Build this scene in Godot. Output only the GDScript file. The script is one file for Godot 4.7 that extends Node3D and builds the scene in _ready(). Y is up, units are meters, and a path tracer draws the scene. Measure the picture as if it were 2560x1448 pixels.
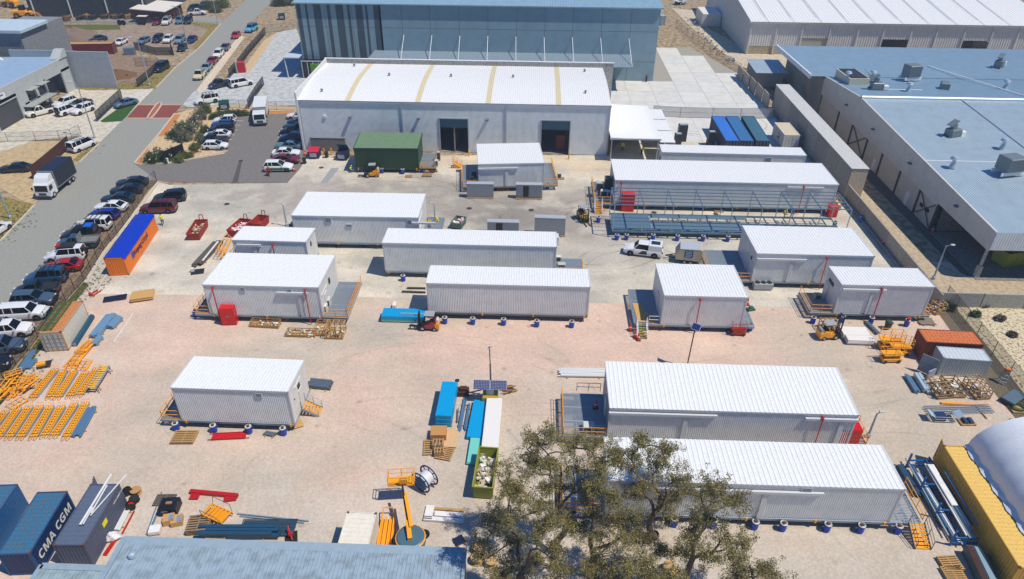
extends Node3D

var taken := {}
var mats := {}
var cache := {}
var grime: NoiseTexture2D
var streak: NoiseTexture2D
var fine: NoiseTexture2D
var rng := RandomNumberGenerator.new()
const NTH := ["first", "second", "third", "fourth", "fifth", "sixth", "seventh", "eighth", "ninth", "tenth", "eleventh", "twelfth", "thirteenth", "fourteenth"]


func _ready() -> void:
	rng.seed = 7
	var cam := Camera3D.new()
	cam.name = "camera"
	cam.position = Vector3(0, 49.26, 0)
	cam.rotation_degrees = Vector3(-33.466, 1.7007, 0.4977)
	cam.fov = 44.67
	cam.near = 0.5
	cam.far = 2000.0
	add_child(cam)
	cam.current = true
	var env := Environment.new()
	env.background_mode = Environment.BG_SKY
	var sky_mat := ProceduralSkyMaterial.new()
	sky_mat.sky_top_color = Color(0.2, 0.45, 0.76)
	sky_mat.sky_horizon_color = Color(0.65, 0.79, 0.9)
	sky_mat.sky_curve = 0.12
	sky_mat.ground_bottom_color = Color(0.45, 0.4, 0.35)
	sky_mat.ground_horizon_color = Color(0.62, 0.66, 0.68)
	sky_mat.energy_multiplier = 1.0
	var sky := Sky.new()
	sky.sky_material = sky_mat
	env.sky = sky
	env.background_energy_multiplier = 0.85
	env.tonemap_mode = Environment.TONE_MAPPER_LINEAR
	env.tonemap_exposure = 0.91
	env.sdfgi_enabled = true
	env.ssao_enabled = true
	env.ssil_enabled = true
	env.fog_enabled = true
	env.fog_density = 0.00045
	env.fog_light_color = Color(0.74, 0.83, 0.92)
	var we := WorldEnvironment.new()
	we.name = "world_environment"
	we.environment = env
	add_child(we)
	var sun := DirectionalLight3D.new()
	sun.name = "sun"
	sun.light_energy = 1.6
	sun.light_color = Color(1.0, 0.965, 0.91)
	sun.light_angular_distance = 0.5
	sun.shadow_enabled = true
	add_child(sun)
	sun.look_at_from_position(Vector3(52, 100, 17), Vector3.ZERO, Vector3.UP)
	make_textures()
	ground()
	buildings()
	huts()
	steel_frame()
	containers()
	cars()
	plant_machines()
	yard_props()
	more_props()
	fences()
	people()
	shrubs()
	trees()


func V(x: float, y: float, z: float) -> Vector3:
	return Vector3(x, y, z)


func W(x: float, y: float) -> Vector2:
	return Vector2(x, y)


func C(r: float, g: float, b: float, a := 1.0) -> Color:
	return Color(r, g, b, a)


class MB:
	var v := PackedVector3Array()
	var n := PackedVector3Array()
	var c := PackedColorArray()
	var col := Color(1, 1, 1)
	var colored := false

	func tri(a: Vector3, b: Vector3, d: Vector3) -> void:
		var m := (b - a).cross(d - a).normalized()
		v.append(a); v.append(d); v.append(b)
		n.append(m); n.append(m); n.append(m)
		if colored:
			c.append(col); c.append(col); c.append(col)

	func quad(a: Vector3, b: Vector3, d: Vector3, e: Vector3) -> void:
		tri(a, b, d)
		tri(a, d, e)

	func tri_n(a: Vector3, b: Vector3, d: Vector3, na: Vector3, nb: Vector3, nd: Vector3) -> void:
		v.append(a); v.append(d); v.append(b)
		n.append(na); n.append(nd); n.append(nb)
		if colored:
			c.append(col); c.append(col); c.append(col)

	func hexa(p: Array) -> void:  # p: 4 bottom (ccw from above), 4 top
		quad(p[4], p[5], p[6], p[7])
		quad(p[3], p[2], p[1], p[0])
		for i in 4:
			var j := (i + 1) % 4
			quad(p[i], p[j], p[4 + j], p[4 + i])

	func box(at: Vector3, s: Vector3, b := Basis.IDENTITY) -> void:
		var h := s * 0.5
		var p := []
		for y in [-h.y, h.y]:
			for q in [[-1, 1], [1, 1], [1, -1], [-1, -1]]:
				p.append(at + b * Vector3(q[0] * h.x, y, q[1] * h.z))
		hexa(p)

	func cbox(at: Vector3, s: Vector3, ch := 0.05, b := Basis.IDENTITY) -> void:  # box with chamfered top edges
		var h := s * 0.5
		var p := []
		for l in [[-h.y, 0.0], [h.y - ch, 0.0], [h.y, ch]]:
			for q in [[-1, 1], [1, 1], [1, -1], [-1, -1]]:
				p.append(at + b * Vector3(q[0] * (h.x - l[1]), l[0], q[1] * (h.z - l[1])))
		hexa(p.slice(0, 8))
		hexa(p.slice(4, 12))

	func bar(p: Vector3, q: Vector3, w: float, h := -1.0) -> void:
		if h < 0.0:
			h = w
		var d := q - p
		var l := d.length()
		if l < 0.001:
			return
		d /= l
		var up := Vector3.UP if absf(d.y) < 0.95 else Vector3.BACK
		var s := d.cross(up).normalized()
		up = s.cross(d).normalized()
		box((p + q) * 0.5, Vector3(l, h, w), Basis(d, up, s))

	func tube(p: Vector3, q: Vector3, r: float, k := 8, r2 := -1.0, caps := true) -> void:
		if r2 < 0.0:
			r2 = r
		var d := (q - p).normalized()
		var up := Vector3.UP if absf(d.y) < 0.9 else Vector3.RIGHT
		var s := d.cross(up).normalized()
		up = s.cross(d).normalized()
		for i in k:
			var a := TAU * i / k
			var e := TAU * (i + 1) / k
			var na := s * cos(a) + up * sin(a)
			var nb := s * cos(e) + up * sin(e)
			tri_n(p + na * r, q + nb * r2, p + nb * r, na, nb, nb)
			tri_n(p + na * r, q + na * r2, q + nb * r2, na, na, nb)
			if caps:
				tri(q, q + nb * r2, q + na * r2)
				tri(p, p + na * r, p + nb * r)

	func pipe(pts: Array, r: float, k := 6) -> void:
		for i in pts.size() - 1:
			tube(pts[i], pts[i + 1], r, k)

	func lathe(prof: Array, k := 12, at := Vector3.ZERO) -> void:  # prof of Vector2(radius, y) from bottom up
		for j in prof.size() - 1:
			var a: Vector2 = prof[j]
			var b: Vector2 = prof[j + 1]
			var t := (b - a).normalized()
			var nr := Vector2(t.y, -t.x)
			for i in k:
				var x := TAU * i / k
				var y := TAU * (i + 1) / k
				var dx := Vector3(cos(x), 0, -sin(x))
				var dy := Vector3(cos(y), 0, -sin(y))
				var nx := dx * nr.x + Vector3.UP * nr.y
				var ny := dy * nr.x + Vector3.UP * nr.y
				if a.x > 0.0005:
					tri_n(at + dx * a.x + Vector3.UP * a.y, at + dy * a.x + Vector3.UP * a.y, at + dy * b.x + Vector3.UP * b.y, nx, ny, ny)
				if b.x > 0.0005:
					tri_n(at + dx * a.x + Vector3.UP * a.y, at + dy * b.x + Vector3.UP * b.y, at + dx * b.x + Vector3.UP * b.y, nx, ny, nx)

	func corr(o: Vector3, u: Vector3, w: Vector3, pitch := 0.27, depth := 0.05, narrow := false) -> void:
		# ribbed sheet: repeats along u, ribs run along w, stands out along u x w
		var k := maxi(1, roundi(u.length() / pitch))
		var s := u / k
		var m := u.cross(w).normalized() * depth
		var f := [0.0, 0.62, 0.72, 0.9, 1.0] if narrow else [0.0, 0.34, 0.5, 0.84, 1.0]
		for i in k:
			var p := o + s * i
			var a: Vector3 = p
			var b: Vector3 = p + s * f[1]
			var d: Vector3 = p + s * f[2] + m
			var e: Vector3 = p + s * f[3] + m
			var g: Vector3 = p + s
			quad(a, b, b + w, a + w)
			quad(b, d, d + w, b + w)
			quad(d, e, e + w, d + w)
			quad(e, g, g + w, e + w)

	func loft(rings: Array, closed := true, caps := true) -> void:
		var m: int = rings[0].size()
		var nr := rings.size()
		var nn := []
		for i in nr:
			var row := []
			for j in m:
				var i0 := maxi(i - 1, 0)
				var i1 := mini(i + 1, nr - 1)
				var j0 := (j - 1 + m) % m if closed else maxi(j - 1, 0)
				var j1 := (j + 1) % m if closed else mini(j + 1, m - 1)
				var t: Vector3 = rings[i1][j] - rings[i0][j]
				var s: Vector3 = rings[i][j1] - rings[i][j0]
				row.append(s.cross(t).normalized())
			nn.append(row)
		for i in nr - 1:
			for j in (m if closed else m - 1):
				var k := (j + 1) % m
				tri_n(rings[i][j], rings[i][k], rings[i + 1][k], nn[i][j], nn[i][k], nn[i + 1][k])
				tri_n(rings[i][j], rings[i + 1][k], rings[i + 1][j], nn[i][j], nn[i + 1][k], nn[i + 1][j])
		if caps:
			for e in [0, nr - 1]:
				var ctr := Vector3.ZERO
				for p in rings[e]:
					ctr += p / m
				for j in m:
					var k := (j + 1) % m
					if e == 0:
						tri(ctr, rings[e][k], rings[e][j])
					else:
						tri(ctr, rings[e][j], rings[e][k])

	func poly(pts: Array, y: float) -> void:  # flat sheet of Vector2(x, z)
		var pp := PackedVector2Array(pts)
		var ix := Geometry2D.triangulate_polygon(pp)
		for i in range(0, ix.size(), 3):
			var a := pp[ix[i]]
			var b := pp[ix[i + 1]]
			var d := pp[ix[i + 2]]
			var va := Vector3(a.x, y, a.y)
			var vb := Vector3(b.x, y, b.y)
			var vd := Vector3(d.x, y, d.y)
			if (vb - va).cross(vd - va).y < 0.0:
				tri(va, vd, vb)
			else:
				tri(va, vb, vd)

	func prism(pts: Array, y0: float, y1: float) -> void:  # upright walls round a polygon of Vector2(x, z), closed on top
		poly(pts, y1)
		var area := 0.0
		for i in pts.size():
			var p: Vector2 = pts[i]
			var q: Vector2 = pts[(i + 1) % pts.size()]
			area += p.x * q.y - q.x * p.y
		for i in pts.size():
			var p: Vector2 = pts[i]
			var q: Vector2 = pts[(i + 1) % pts.size()]
			if area > 0.0:
				var t := p
				p = q
				q = t
			quad(Vector3(p.x, y0, p.y), Vector3(q.x, y0, q.y), Vector3(q.x, y1, q.y), Vector3(p.x, y1, p.y))

	func side(pts: Array, z0: float, z1: float) -> void:  # polygon of Vector2(x, y) pulled along z
		var pp := PackedVector2Array(pts)
		if Geometry2D.is_polygon_clockwise(pp):
			pp.reverse()
		var ix := Geometry2D.triangulate_polygon(pp)
		for i in range(0, ix.size(), 3):
			var t := [pp[ix[i]], pp[ix[i + 1]], pp[ix[i + 2]]]
			var q := []
			for p in t:
				q.append(Vector3(p.x, p.y, z1))
			if (q[1] - q[0]).cross(q[2] - q[0]).z < 0.0:
				q.reverse()
			tri(q[0], q[1], q[2])
			var o := Vector3(0, 0, z0 - z1)
			tri(q[0] + o, q[2] + o, q[1] + o)
		for i in pp.size():
			var a := pp[i]
			var b := pp[(i + 1) % pp.size()]
			quad(Vector3(b.x, b.y, z1), Vector3(a.x, a.y, z1), Vector3(a.x, a.y, z0), Vector3(b.x, b.y, z0))

	func mesh() -> ArrayMesh:
		var arr := []
		arr.resize(Mesh.ARRAY_MAX)
		arr[Mesh.ARRAY_VERTEX] = v
		arr[Mesh.ARRAY_NORMAL] = n
		if colored:
			arr[Mesh.ARRAY_COLOR] = c
		var am := ArrayMesh.new()
		am.add_surface_from_arrays(Mesh.PRIMITIVE_TRIANGLES, arr)
		return am


func numbered(called: String) -> String:
	var k: int = taken.get(called,0)
	taken[called] = k + 1
	return called if k == 0 else "%s_%03d" % [called,k]


func tag(o: Node3D,label: String,category: String,group := "",kind := "") -> Node3D:
	o.set_meta("label",label)
	o.set_meta("category",category)
	if group:
		o.set_meta("group",group)
	if kind:
		o.set_meta("kind",kind)
	return o


func thing(called: String,label: String,category: String,at := Vector3.ZERO,turn := .0,group := "") -> Node3D:
	var o := Node3D.new()
	o.name = numbered(called)
	add_child(o)
	o.position = at
	o.rotation.y = turn
	tag(o,label,category,group)
	return o


func part(parent: Node3D,called: String,m,mat: Material,at := Vector3.ZERO,turn := .0) -> MeshInstance3D:
	var o := MeshInstance3D.new()
	var k := 0
	var nm := called
	while parent.has_node(NodePath(nm)):
		k += 1
		nm = "%s_%03d" % [called,k]
	o.name = nm
	o.mesh = m.mesh() if m is MB else m
	o.material_override = mat
	parent.add_child(o)
	o.position = at
	o.rotation.y = turn
	return o


func single(called: String,label: String,category: String,m,mat: Material,at := Vector3.ZERO,turn := .0,group := "") -> MeshInstance3D:
	var o := part(self,numbered(called),m,mat,at,turn)
	tag(o,label,category,group)
	return o


func structure(called: String,m,mat: Material) -> MeshInstance3D:
	var o := part(self,called,m,mat)
	o.set_meta("kind","structure")
	return o


func make_textures() -> void:
	grime = noise_tex(3,.012,512,[.0,.45,1.0],[C(.92,.915,.905),C(.97,.97,.968),C(1,1,1)],4)
	streak = noise_tex(5,.03,512,[.0,.4,.55,1.0],[C(.8,.785,.76),C(.91,.905,.895),C(.965,.965,.96),C(1,1,1)],5)
	fine = noise_tex(11,.12,512,[.0,.5,1.0],[C(.84,.835,.83),C(.95,.95,.95),C(1,1,1)],3)


func noise_tex(sd: int,freq: float,size: int,offs: Array,cols: Array,oct := 4) -> NoiseTexture2D:
	var fn := FastNoiseLite.new()
	fn.seed = sd
	fn.frequency = freq
	fn.fractal_octaves = oct
	var g := Gradient.new()
	g.offsets = PackedFloat32Array(offs)
	g.colors = PackedColorArray(cols)
	var t := NoiseTexture2D.new()
	t.width = size
	t.height = size
	t.seamless = true
	t.noise = fn
	t.color_ramp = g
	return t


func mt(key: String,col: Color,rough := .6,metal := .0,tex: Texture2D = null,scale := .2) -> StandardMaterial3D:
	if mats.has(key):
		return mats[key]
	var m := StandardMaterial3D.new()
	m.resource_name = key
	m.albedo_color = col
	m.roughness = rough
	m.metallic = metal
	if tex:
		m.albedo_texture = tex
		m.uv1_triplanar = true
		m.uv1_world_triplanar = true
		m.uv1_scale = Vector3.ONE * scale
	mats[key] = m
	return m


func paint(col: Color) -> StandardMaterial3D:  # car paint under a clear coat
	var key := "paint_" + col.to_html(false)
	if mats.has(key):
		return mats[key]
	var m := mt(key,col,.35)
	m.clearcoat_enabled = true
	m.clearcoat = .8
	m.clearcoat_roughness = .08
	return m


func steel() -> Material:
	return mt("galvanised",C(.62,.67,.71),.5,.35,grime,.5)


func yellow() -> Material:
	return mt("safety_yellow",C(.95,.64,.04),.5,.0,grime,.6)


func timber() -> Material:
	return mt("timber",C(.72,.57,.36),.85,.0,streak,.8)


func white() -> Material:
	return mt("white_paint",C(.88,.88,.87),.5,.0,grime,.12)


func black() -> Material:
	return mt("black_plastic",C(.07,.07,.075),.7)


func glass() -> Material:
	return mt("dark_glass",C(.03,.045,.055),.08)


func rubber() -> Material:
	return mt("rubber",C(.06,.06,.06),.85)


func sheet(pts: Array,y: float,box: Rect2) -> ArrayMesh:
	var pp := PackedVector2Array(pts)
	var ix := Geometry2D.triangulate_polygon(pp)
	var st := SurfaceTool.new()
	st.begin(Mesh.PRIMITIVE_TRIANGLES)
	for i in range(0,ix.size(),3):
		var t := [pp[ix[i]],pp[ix[i + 1]],pp[ix[i + 2]]]
		if (t[1] - t[0]).cross(t[2] - t[0]) < .0:
			t.reverse()
		for p in t:
			st.set_normal(Vector3.UP)
			st.set_uv(W((p.x - box.position.x) / box.size.x,(p.y - box.position.y) / box.size.y))
			st.add_vertex(V(p.x,y,p.y))
	return st.commit()


func map_material(key: String,im: Image,rough := .95,detail := .7) -> StandardMaterial3D:
	var m := StandardMaterial3D.new()
	m.resource_name = key
	m.albedo_texture = ImageTexture.create_from_image(im)
	m.roughness = rough
	m.detail_enabled = true
	m.detail_blend_mode = BaseMaterial3D.BLEND_MODE_MUL
	m.detail_albedo = fine
	m.detail_uv_layer = BaseMaterial3D.DETAIL_UV_2
	m.uv2_triplanar = true
	m.uv2_world_triplanar = true
	m.uv2_scale = Vector3.ONE * detail
	mats[key] = m
	return m


func fnoise(sd: int,f: float,o := 3) -> FastNoiseLite:
	var n := FastNoiseLite.new()
	n.seed = sd
	n.frequency = f
	n.fractal_octaves = o
	return n


func ground_map(box: Rect2,ppm: float,base: Color,pink: Color,stains: Array,tracks: Array,spots: int,sd: int,amp := 1.0) -> Image:
	var w := int(box.size.x * ppm)
	var h := int(box.size.y * ppm)
	var im := Image.create(w,h,false,Image.FORMAT_RGB8)
	var r := RandomNumberGenerator.new()
	r.seed = sd
	var big := fnoise(sd,.03,3)
	var mid := fnoise(sd + 1,.16,3)
	var run := fnoise(sd + 2,.12,3)
	var tone := PackedFloat32Array()
	tone.resize(w * h)
	tone.fill(1.0)
	for t in tracks:  # each: centre x,centre z,radius,from angle,to angle,strength
		for off in [.0,1.75]:
			var rad: float = t[2] + off
			var steps := int(absf(t[4] - t[3]) * rad * ppm * 1.2)
			for i in steps:
				var a := lerpf(t[3],t[4],float(i) / steps)
				var px := t[0] + cos(a) * rad as float
				var pz := t[1] + sin(a) * rad as float
				var s: float = t[5] * clampf(.5 + 1.3 * mid.get_noise_2d(px * .7,pz * .7 + 40.0),.0,1.0)
				var ix := int((px - box.position.x) * ppm)
				var iz := int((pz - box.position.y) * ppm)
				for dx in [-1,0,1]:
					var jx: int = ix + dx
					if jx >= 0 and jx < w and iz >= 0 and iz < h:
						tone[iz * w + jx] *= 1.0 - s * (.5 if dx else 1.0)
	for k in spots:
		var cx := r.randi_range(2,w - 3)
		var cz := r.randi_range(2,h - 3)
		var rr := r.randf_range(.6,2.6)
		var s := r.randf_range(-.14,.06)
		for dz in range(-3,4):
			for dx in range(-3,4):
				if dx * dx + dz * dz <= rr * rr and cx + dx >= 0 and cx + dx < w and cz + dz >= 0 and cz + dz < h:
					tone[(cz + dz) * w + cx + dx] *= 1.0 + s
	for j in h:
		var z := box.position.y + (j + .5) / ppm
		for i in w:
			var x := box.position.x + (i + .5) / ppm
			var b := big.get_noise_2d(x,z)
			var m := mid.get_noise_2d(x,z)
			var q := run.get_noise_2d(x * .35,z * 1.6)
			var k := tone[j * w + i] * (1.0 + amp * (.07 * b + .07 * m + .07 * q)) * (1.0 + (r.randf() - .5) * .12)
			var c := base.lerp(pink,clampf(.5 + 1.4 * b + .5 * q,.0,1.0))
			for s in stains:  # each: x,z,radius x,radius z,colour,strength
				var dx: float = (x - s[0]) / s[2]
				var dz: float = (z - s[1]) / s[3]
				var d := dx * dx + dz * dz
				if d < 1.6:
					var e := clampf((1.25 - d + 1.5 * m + .9 * q) * .9,.0,1.0)
					c = c.lerp(s[4],e * s[5])
			im.set_pixel(i,j,C(clampf(c.r * k,0,1),clampf(c.g * k,0,1),clampf(c.b * k,0,1)))
	return im


func flat(called: String,pts: Array,y: float,mat: Material) -> MeshInstance3D:
	var b := MB.new()
	b.poly(pts,y)
	return structure(called,b,mat)


func kerb(called: String,pts: Array,w := .3,h := .12) -> void:
	var b := MB.new()
	for i in pts.size() - 1:
		var p := V(pts[i].x,0,pts[i].y)
		var q := V(pts[i + 1].x,0,pts[i + 1].y)
		b.bar(p + Vector3.UP * (h * .5 - .03),q + Vector3.UP * (h * .5 - .03),w,h + .06)
	structure(numbered(called),b,mt("kerb",C(.78,.74,.67),.9,.0,fine,.4))


func ground() -> void:
	var earth := mt("earth",C(.66,.6,.5),1.0,.0,noise_tex(21,.02,1024,[.0,.4,.6,1.0],[C(.62,.58,.5),C(.82,.78,.72),C(.95,.93,.9),C(1,1,1)],6),.03)
	flat("ground",[W(-600,40),W(600,40),W(600,-900),W(-600,-900)],-.06,earth)
	# the gravel yard in front and the concrete yard behind it
	var gb := Rect2(-64,-84,130,66)
	var gtracks := [[-12,-40,14,3.4,6.0,.045],[-10,-44,19,3.3,5.9,.036],[30,-80,24,1.2,2.9,.045],[24,-84,30,1.1,2.7,.036],[2,-30,22,4.0,5.6,.036],[-25,-25,26,4.2,5.9,.036],[10,-96,36,.9,2.3,.032],[-40,-90,30,.3,1.5,.036],[36,-42,9,2.6,5.0,.045],[-14,-56,7,.0,5.5,.032]]
	var gim := ground_map(gb,8.0,C(.785,.735,.665),C(.815,.715,.64),[[-8.0,-36.0,26.0,7.0,C(.775,.74,.685),.6],[18.0,-33.0,22.0,5.0,C(.77,.73,.675),.6],[36.0,-55.0,12.0,16.0,C(.745,.69,.61),.5],[-3.0,-63.0,18.0,4.0,C(.815,.705,.63),.6],[-50.0,-52.0,9.0,9.0,C(.77,.72,.655),.5]],gtracks,400,31,.7)
	var gmat := map_material("yard_gravel",gim,1.0,1.1)
	structure("yard_gravel",sheet([W(-64,-18),W(66,-18),W(66,-84),W(-64,-84)],-.034,gb),gmat)
	var cb := Rect2(-58,-146,112,84)
	var cim := ground_map(cb,7.0,C(.765,.745,.69),C(.795,.76,.69),[[-16.0,-100.0,30.0,9.0,C(.6,.57,.53),.85],[2.0,-93.0,14.0,7.0,C(.57,.54,.505),.8],[-35.0,-98.0,10.0,7.0,C(.65,.62,.585),.6],[6.0,-84.0,8.0,4.0,C(.74,.7,.65),.5],[-6.0,-115.5,20.0,4.5,C(.8,.715,.6),.6],[12.0,-113.0,10.0,4.0,C(.82,.735,.615),.6],[-30.0,-84.0,14.0,7.0,C(.8,.765,.7),.5]],[[-30,-96,9,.2,3.0,.14],[-8,-104,14,.4,2.6,.12],[8,-92,11,.6,3.4,.12],[14,-78,7,3.0,6.0,.1],[-22,-90,16,4.0,6.1,.1],[-6,-82,9,.3,2.4,.08],[0,-110,12,.3,2.9,.12],[-34,-108,16,.2,1.3,.12]],500,57,1.3)
	var cmat := map_material("yard_concrete",cim,.92,.9)
	structure("yard_concrete",sheet([W(-61.36,-103.87),W(-58.69,-102.77),W(-40.03,-104.47),W(-39.58,-109.77),W(-39.81,-116),W(13.41,-118.76),W(21.46,-138.99),W(48.85,-142.39),W(49.12,-102.26),W(50.19,-82.43),W(51.25,-75.01),W(47.69,-71.98),W(32.73,-72.07),W(26.88,-72.07),W(7.36,-71.97),W(-22.2,-71.96),W(-43.49,-71.44),W(-56.97,-71.1)],-.026,cb),cmat)
	# site roads
	var asphalt := mt("asphalt_road",C(.57,.57,.54),.95,.0,noise_tex(41,.03,1024,[.0,.35,.6,1.0],[C(.92,.92,.91),C(.96,.96,.955),C(.98,.98,.975),C(1,1,1)],6),.05)
	flat("road",[W(-74.14,-83.4),W(-76.09,-94.72),W(-78.11,-110.68),W(-79.41,-120.13),W(-82.37,-141.75),W(-83.53,-151.59),W(-85.97,-166.74),W(-87.36,-184.28),W(-91.91,-211.23),W(-96.42,-243.94),W(-102.05,-271.44),W(-90.59,-272.3),W(-87.24,-247.81),W(-82.41,-199.64),W(-74,-150.18),W(-73.16,-141.01),W(-72.56,-136.18),W(-70.49,-124.19),W(-68.54,-110.82),W(-62.12,-105.23),W(-64.68,-98.35),W(-65.97,-91.9),W(-64.32,-78.35),W(-62.97,-66.28),W(-61.7,-53.89),W(-71.52,-67.31)],-.018,asphalt)
	var carpark := mt("asphalt_carpark",C(.47,.455,.44),.95,.0,noise_tex(43,.03,1024,[.0,.35,.6,1.0],[C(.84,.83,.82),C(.92,.915,.91),C(.97,.97,.965),C(1,1,1)],6),.06)
	flat("car_park",[W(-68.54,-110.82),W(-62.36,-111.83),W(-60.27,-113.51),W(-60.3,-118.25),W(-61.75,-126.1),W(-62.33,-132.58),W(-62.44,-136.02),W(-56.85,-138.72),W(-47.97,-138.01),W(-39.81,-116),W(-39.58,-109.77),W(-40.03,-104.47),W(-59.15,-103.82),W(-61.64,-104.47)],-.014,carpark)
	var strip := MB.new()
	strip.poly([W(-51.14,-113.28),W(-50.59,-113.31),W(-48.13,-104.22),W(-49.04,-104.18)],-.009)
	structure("asphalt_patch",strip,mt("asphalt_patch",C(.33,.32,.31),.95,.0,fine,.6))
	flat("concrete_drain",[W(-34.34,-110.71),W(-32.99,-110.78),W(-33.49,-104.65),W(-34.66,-104.59)],-.012,mt("drain_concrete",C(.6,.62,.63),.9,.0,fine,.5))
	# verges
	var dirt := mt("verge_dirt",C(.6,.51,.41),1.0,.0,noise_tex(47,.03,512,[.0,.4,.7,1.0],[C(.66,.64,.6),C(.85,.84,.82),C(.97,.96,.95),C(1,1,1)],5),.1)
	flat("verge_parking",[W(-61.5,-104.17),W(-61.26,-100.55),W(-59.39,-88.94),W(-58.65,-81.91),W(-57.07,-74.04),W(-56.83,-69.42),W(-55.48,-59.65),W(-54.78,-54.5),W(-52.53,-41.34),W(-61.7,-53.89),W(-62.97,-66.28),W(-64.32,-78.35),W(-65.97,-91.9),W(-64.68,-98.35),W(-62.25,-105.23)],-.022,dirt)
	flat("verge_grass_strip",[W(-57.02,-73.86),W(-55.96,-73.15),W(-55.35,-67.53),W(-54.04,-58.17),W(-53.28,-52.7),W(-51.82,-41.37),W(-52.53,-41.34),W(-54.7,-54.38),W(-55.4,-59.51),W(-56.73,-69.26)],-.016,mt("thin_grass",C(.42,.42,.2),1.0,.0,noise_tex(53,.05,512,[.0,.42,.52,1.0],[C(1.0,.9,.9),C(.9,.86,.7),C(.55,.68,.4),C(.4,.55,.3)],4),.12))
	kerb("yard_kerb",[W(-60.96,-103.58),W(-58.68,-87.88),W(-58.05,-81.07),W(-56.47,-73.5)])
	kerb("yard_kerb",[W(-54.91,-75.68),W(-54.28,-71.94)])
	var orange_soil := mt("orange_mulch",C(.76,.5,.26),1.0,.0,fine,.5)
	var pale := mt("pale_sand",C(.8,.7,.55),1.0,.0,streak,.1)
	flat("verge_planting",[W(-68.7,-111.16),W(-70.4,-123.99),W(-72.35,-135.71),W(-68.86,-139.76),W(-64.52,-141.49),W(-57.92,-141.86),W(-48.81,-140.87),W(-47.97,-138.01),W(-56.68,-138.24),W(-62.02,-135.35),W(-61.93,-132.15),W(-61.29,-125.71),W(-59.94,-117.9),W(-56.3,-116.97),W(-54.88,-117.23),W(-54.83,-115.95),W(-59.98,-112.82),W(-62.07,-111.16),W(-67.14,-110.38)],-.01,pale)
	flat("mulch_strip",[W(-70.15,-123.6),W(-72.23,-135.25),W(-70.96,-135.32),W(-69.17,-124.47),W(-69.52,-123.23)],-.004,orange_soil)
	flat("mulch_strip_near",[W(-68.66,-111.51),W(-70.12,-118.12),W(-69.06,-117.42),W(-67.44,-110.71)],-.004,orange_soil)
	flat("mulch_bed",[W(-63.21,-137.17),W(-60,-138.3),W(-49.06,-138.91),W(-48.51,-137.03),W(-58.28,-135.78),W(-61.41,-133.31),W(-60.17,-122.12),W(-59.87,-114.24),W(-60.86,-114.91),W(-62.41,-127.75)],-.005,orange_soil)
	kerb("planting_kerb",[W(-68.25,-110.67),W(-62.07,-111.16),W(-60.05,-112.99),W(-55.89,-115.89),W(-54.67,-117.06),W(-56.37,-117.71),W(-59.86,-117.71),W(-61.21,-125.51),W(-62.09,-132.36),W(-62.02,-135.35),W(-56.68,-138.24),W(-47.97,-138.01)],.25,.12)
	kerb("planting_kerb",[W(-68.55,-110.99),W(-70.4,-123.99),W(-72.35,-135.71)])
	# road crossing of red bricks with an island
	var red_brick := mt("red_paving",C(.56,.29,.24),.9,.0,noise_tex(61,.2,256,[.0,.5,1.0],[C(.7,.68,.66),C(.9,.88,.87),C(1,1,1)],3),.5)
	flat("brick_crossing",[W(-82.08,-140.26),W(-73.22,-140.76),W(-72.07,-133.41),W(-80.79,-132.93)],-.013,red_brick)
	var crossing_edges := MB.new()
	crossing_edges.poly([W(-82.27,-141),W(-73.29,-141.5),W(-73.22,-140.76),W(-82.08,-140.26)],-.009)
	crossing_edges.poly([W(-80.79,-132.93),W(-72.07,-133.41),W(-72.01,-132.73),W(-80.69,-132.25)],-.009)
	structure("crossing_edge_strips",crossing_edges,mt("pale_paving",C(.7,.62,.53),.9,.0,fine,.5))
	var isle := [W(-76.47,-132.48),W(-75.9,-132.29),W(-75.87,-133.43),W(-76.21,-135.74),W(-76.88,-138.82),W(-77.46,-141.02),W(-78.08,-141.99),W(-78.49,-141.97),W(-78.39,-140.47),W(-77.79,-137.56),W(-77.1,-134.52)]
	var ib := MB.new()
	ib.prism(isle,-.05,.08)
	var island := structure("traffic_island",ib,mt("orange_paving",C(.68,.36,.24),.9,.0,fine,.6))
	var ik := MB.new()
	for i in isle.size():
		var p: Vector2 = isle[i]
		var q: Vector2 = isle[(i + 1) % isle.size()]
		ik.bar(V(p.x,.04,p.y),V(q.x,.04,q.y),.28,.2)
	part(island,"kerb",ik,mt("kerb",C(.78,.74,.67)))
	# left side of the road
	kerb("road_kerb",[W(-74.14,-83.4),W(-76.09,-94.72)],.3,.1)
	kerb("road_kerb",[W(-78.11,-110.68),W(-79.12,-119.17)],.3,.1)
	kerb("road_kerb",[W(-83.53,-151.59),W(-85.97,-166.74),W(-87.36,-184.28),W(-91.91,-211.23)],.3,.1)
	var conc := mt("apron_concrete",C(.8,.77,.7),.92,.0,streak,.05)
	flat("forecourt_concrete",[W(-103.43,-107.18),W(-100.64,-124.02),W(-100.75,-131.61),W(-100.61,-150.05),W(-97,-149.14),W(-83.71,-151.02),W(-82.37,-141.75),W(-79.41,-120.13),W(-81.02,-120.63),W(-85.37,-122.79),W(-91.56,-120.46),W(-98.95,-105.77)],-.012,conc)
	flat("parking_bay_concrete",[W(-101.08,-104.06),W(-99.3,-115.28),W(-96.63,-119.02),W(-89.15,-120.2),W(-82.98,-120.52),W(-80.2,-119.11),W(-78.29,-111.01),W(-76.26,-94.99),W(-78.31,-95.57),W(-85.13,-100.25),W(-88.94,-87.89)],-.014,mt("sandy_concrete",C(.74,.65,.49),.95,.0,streak,.06))
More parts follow.
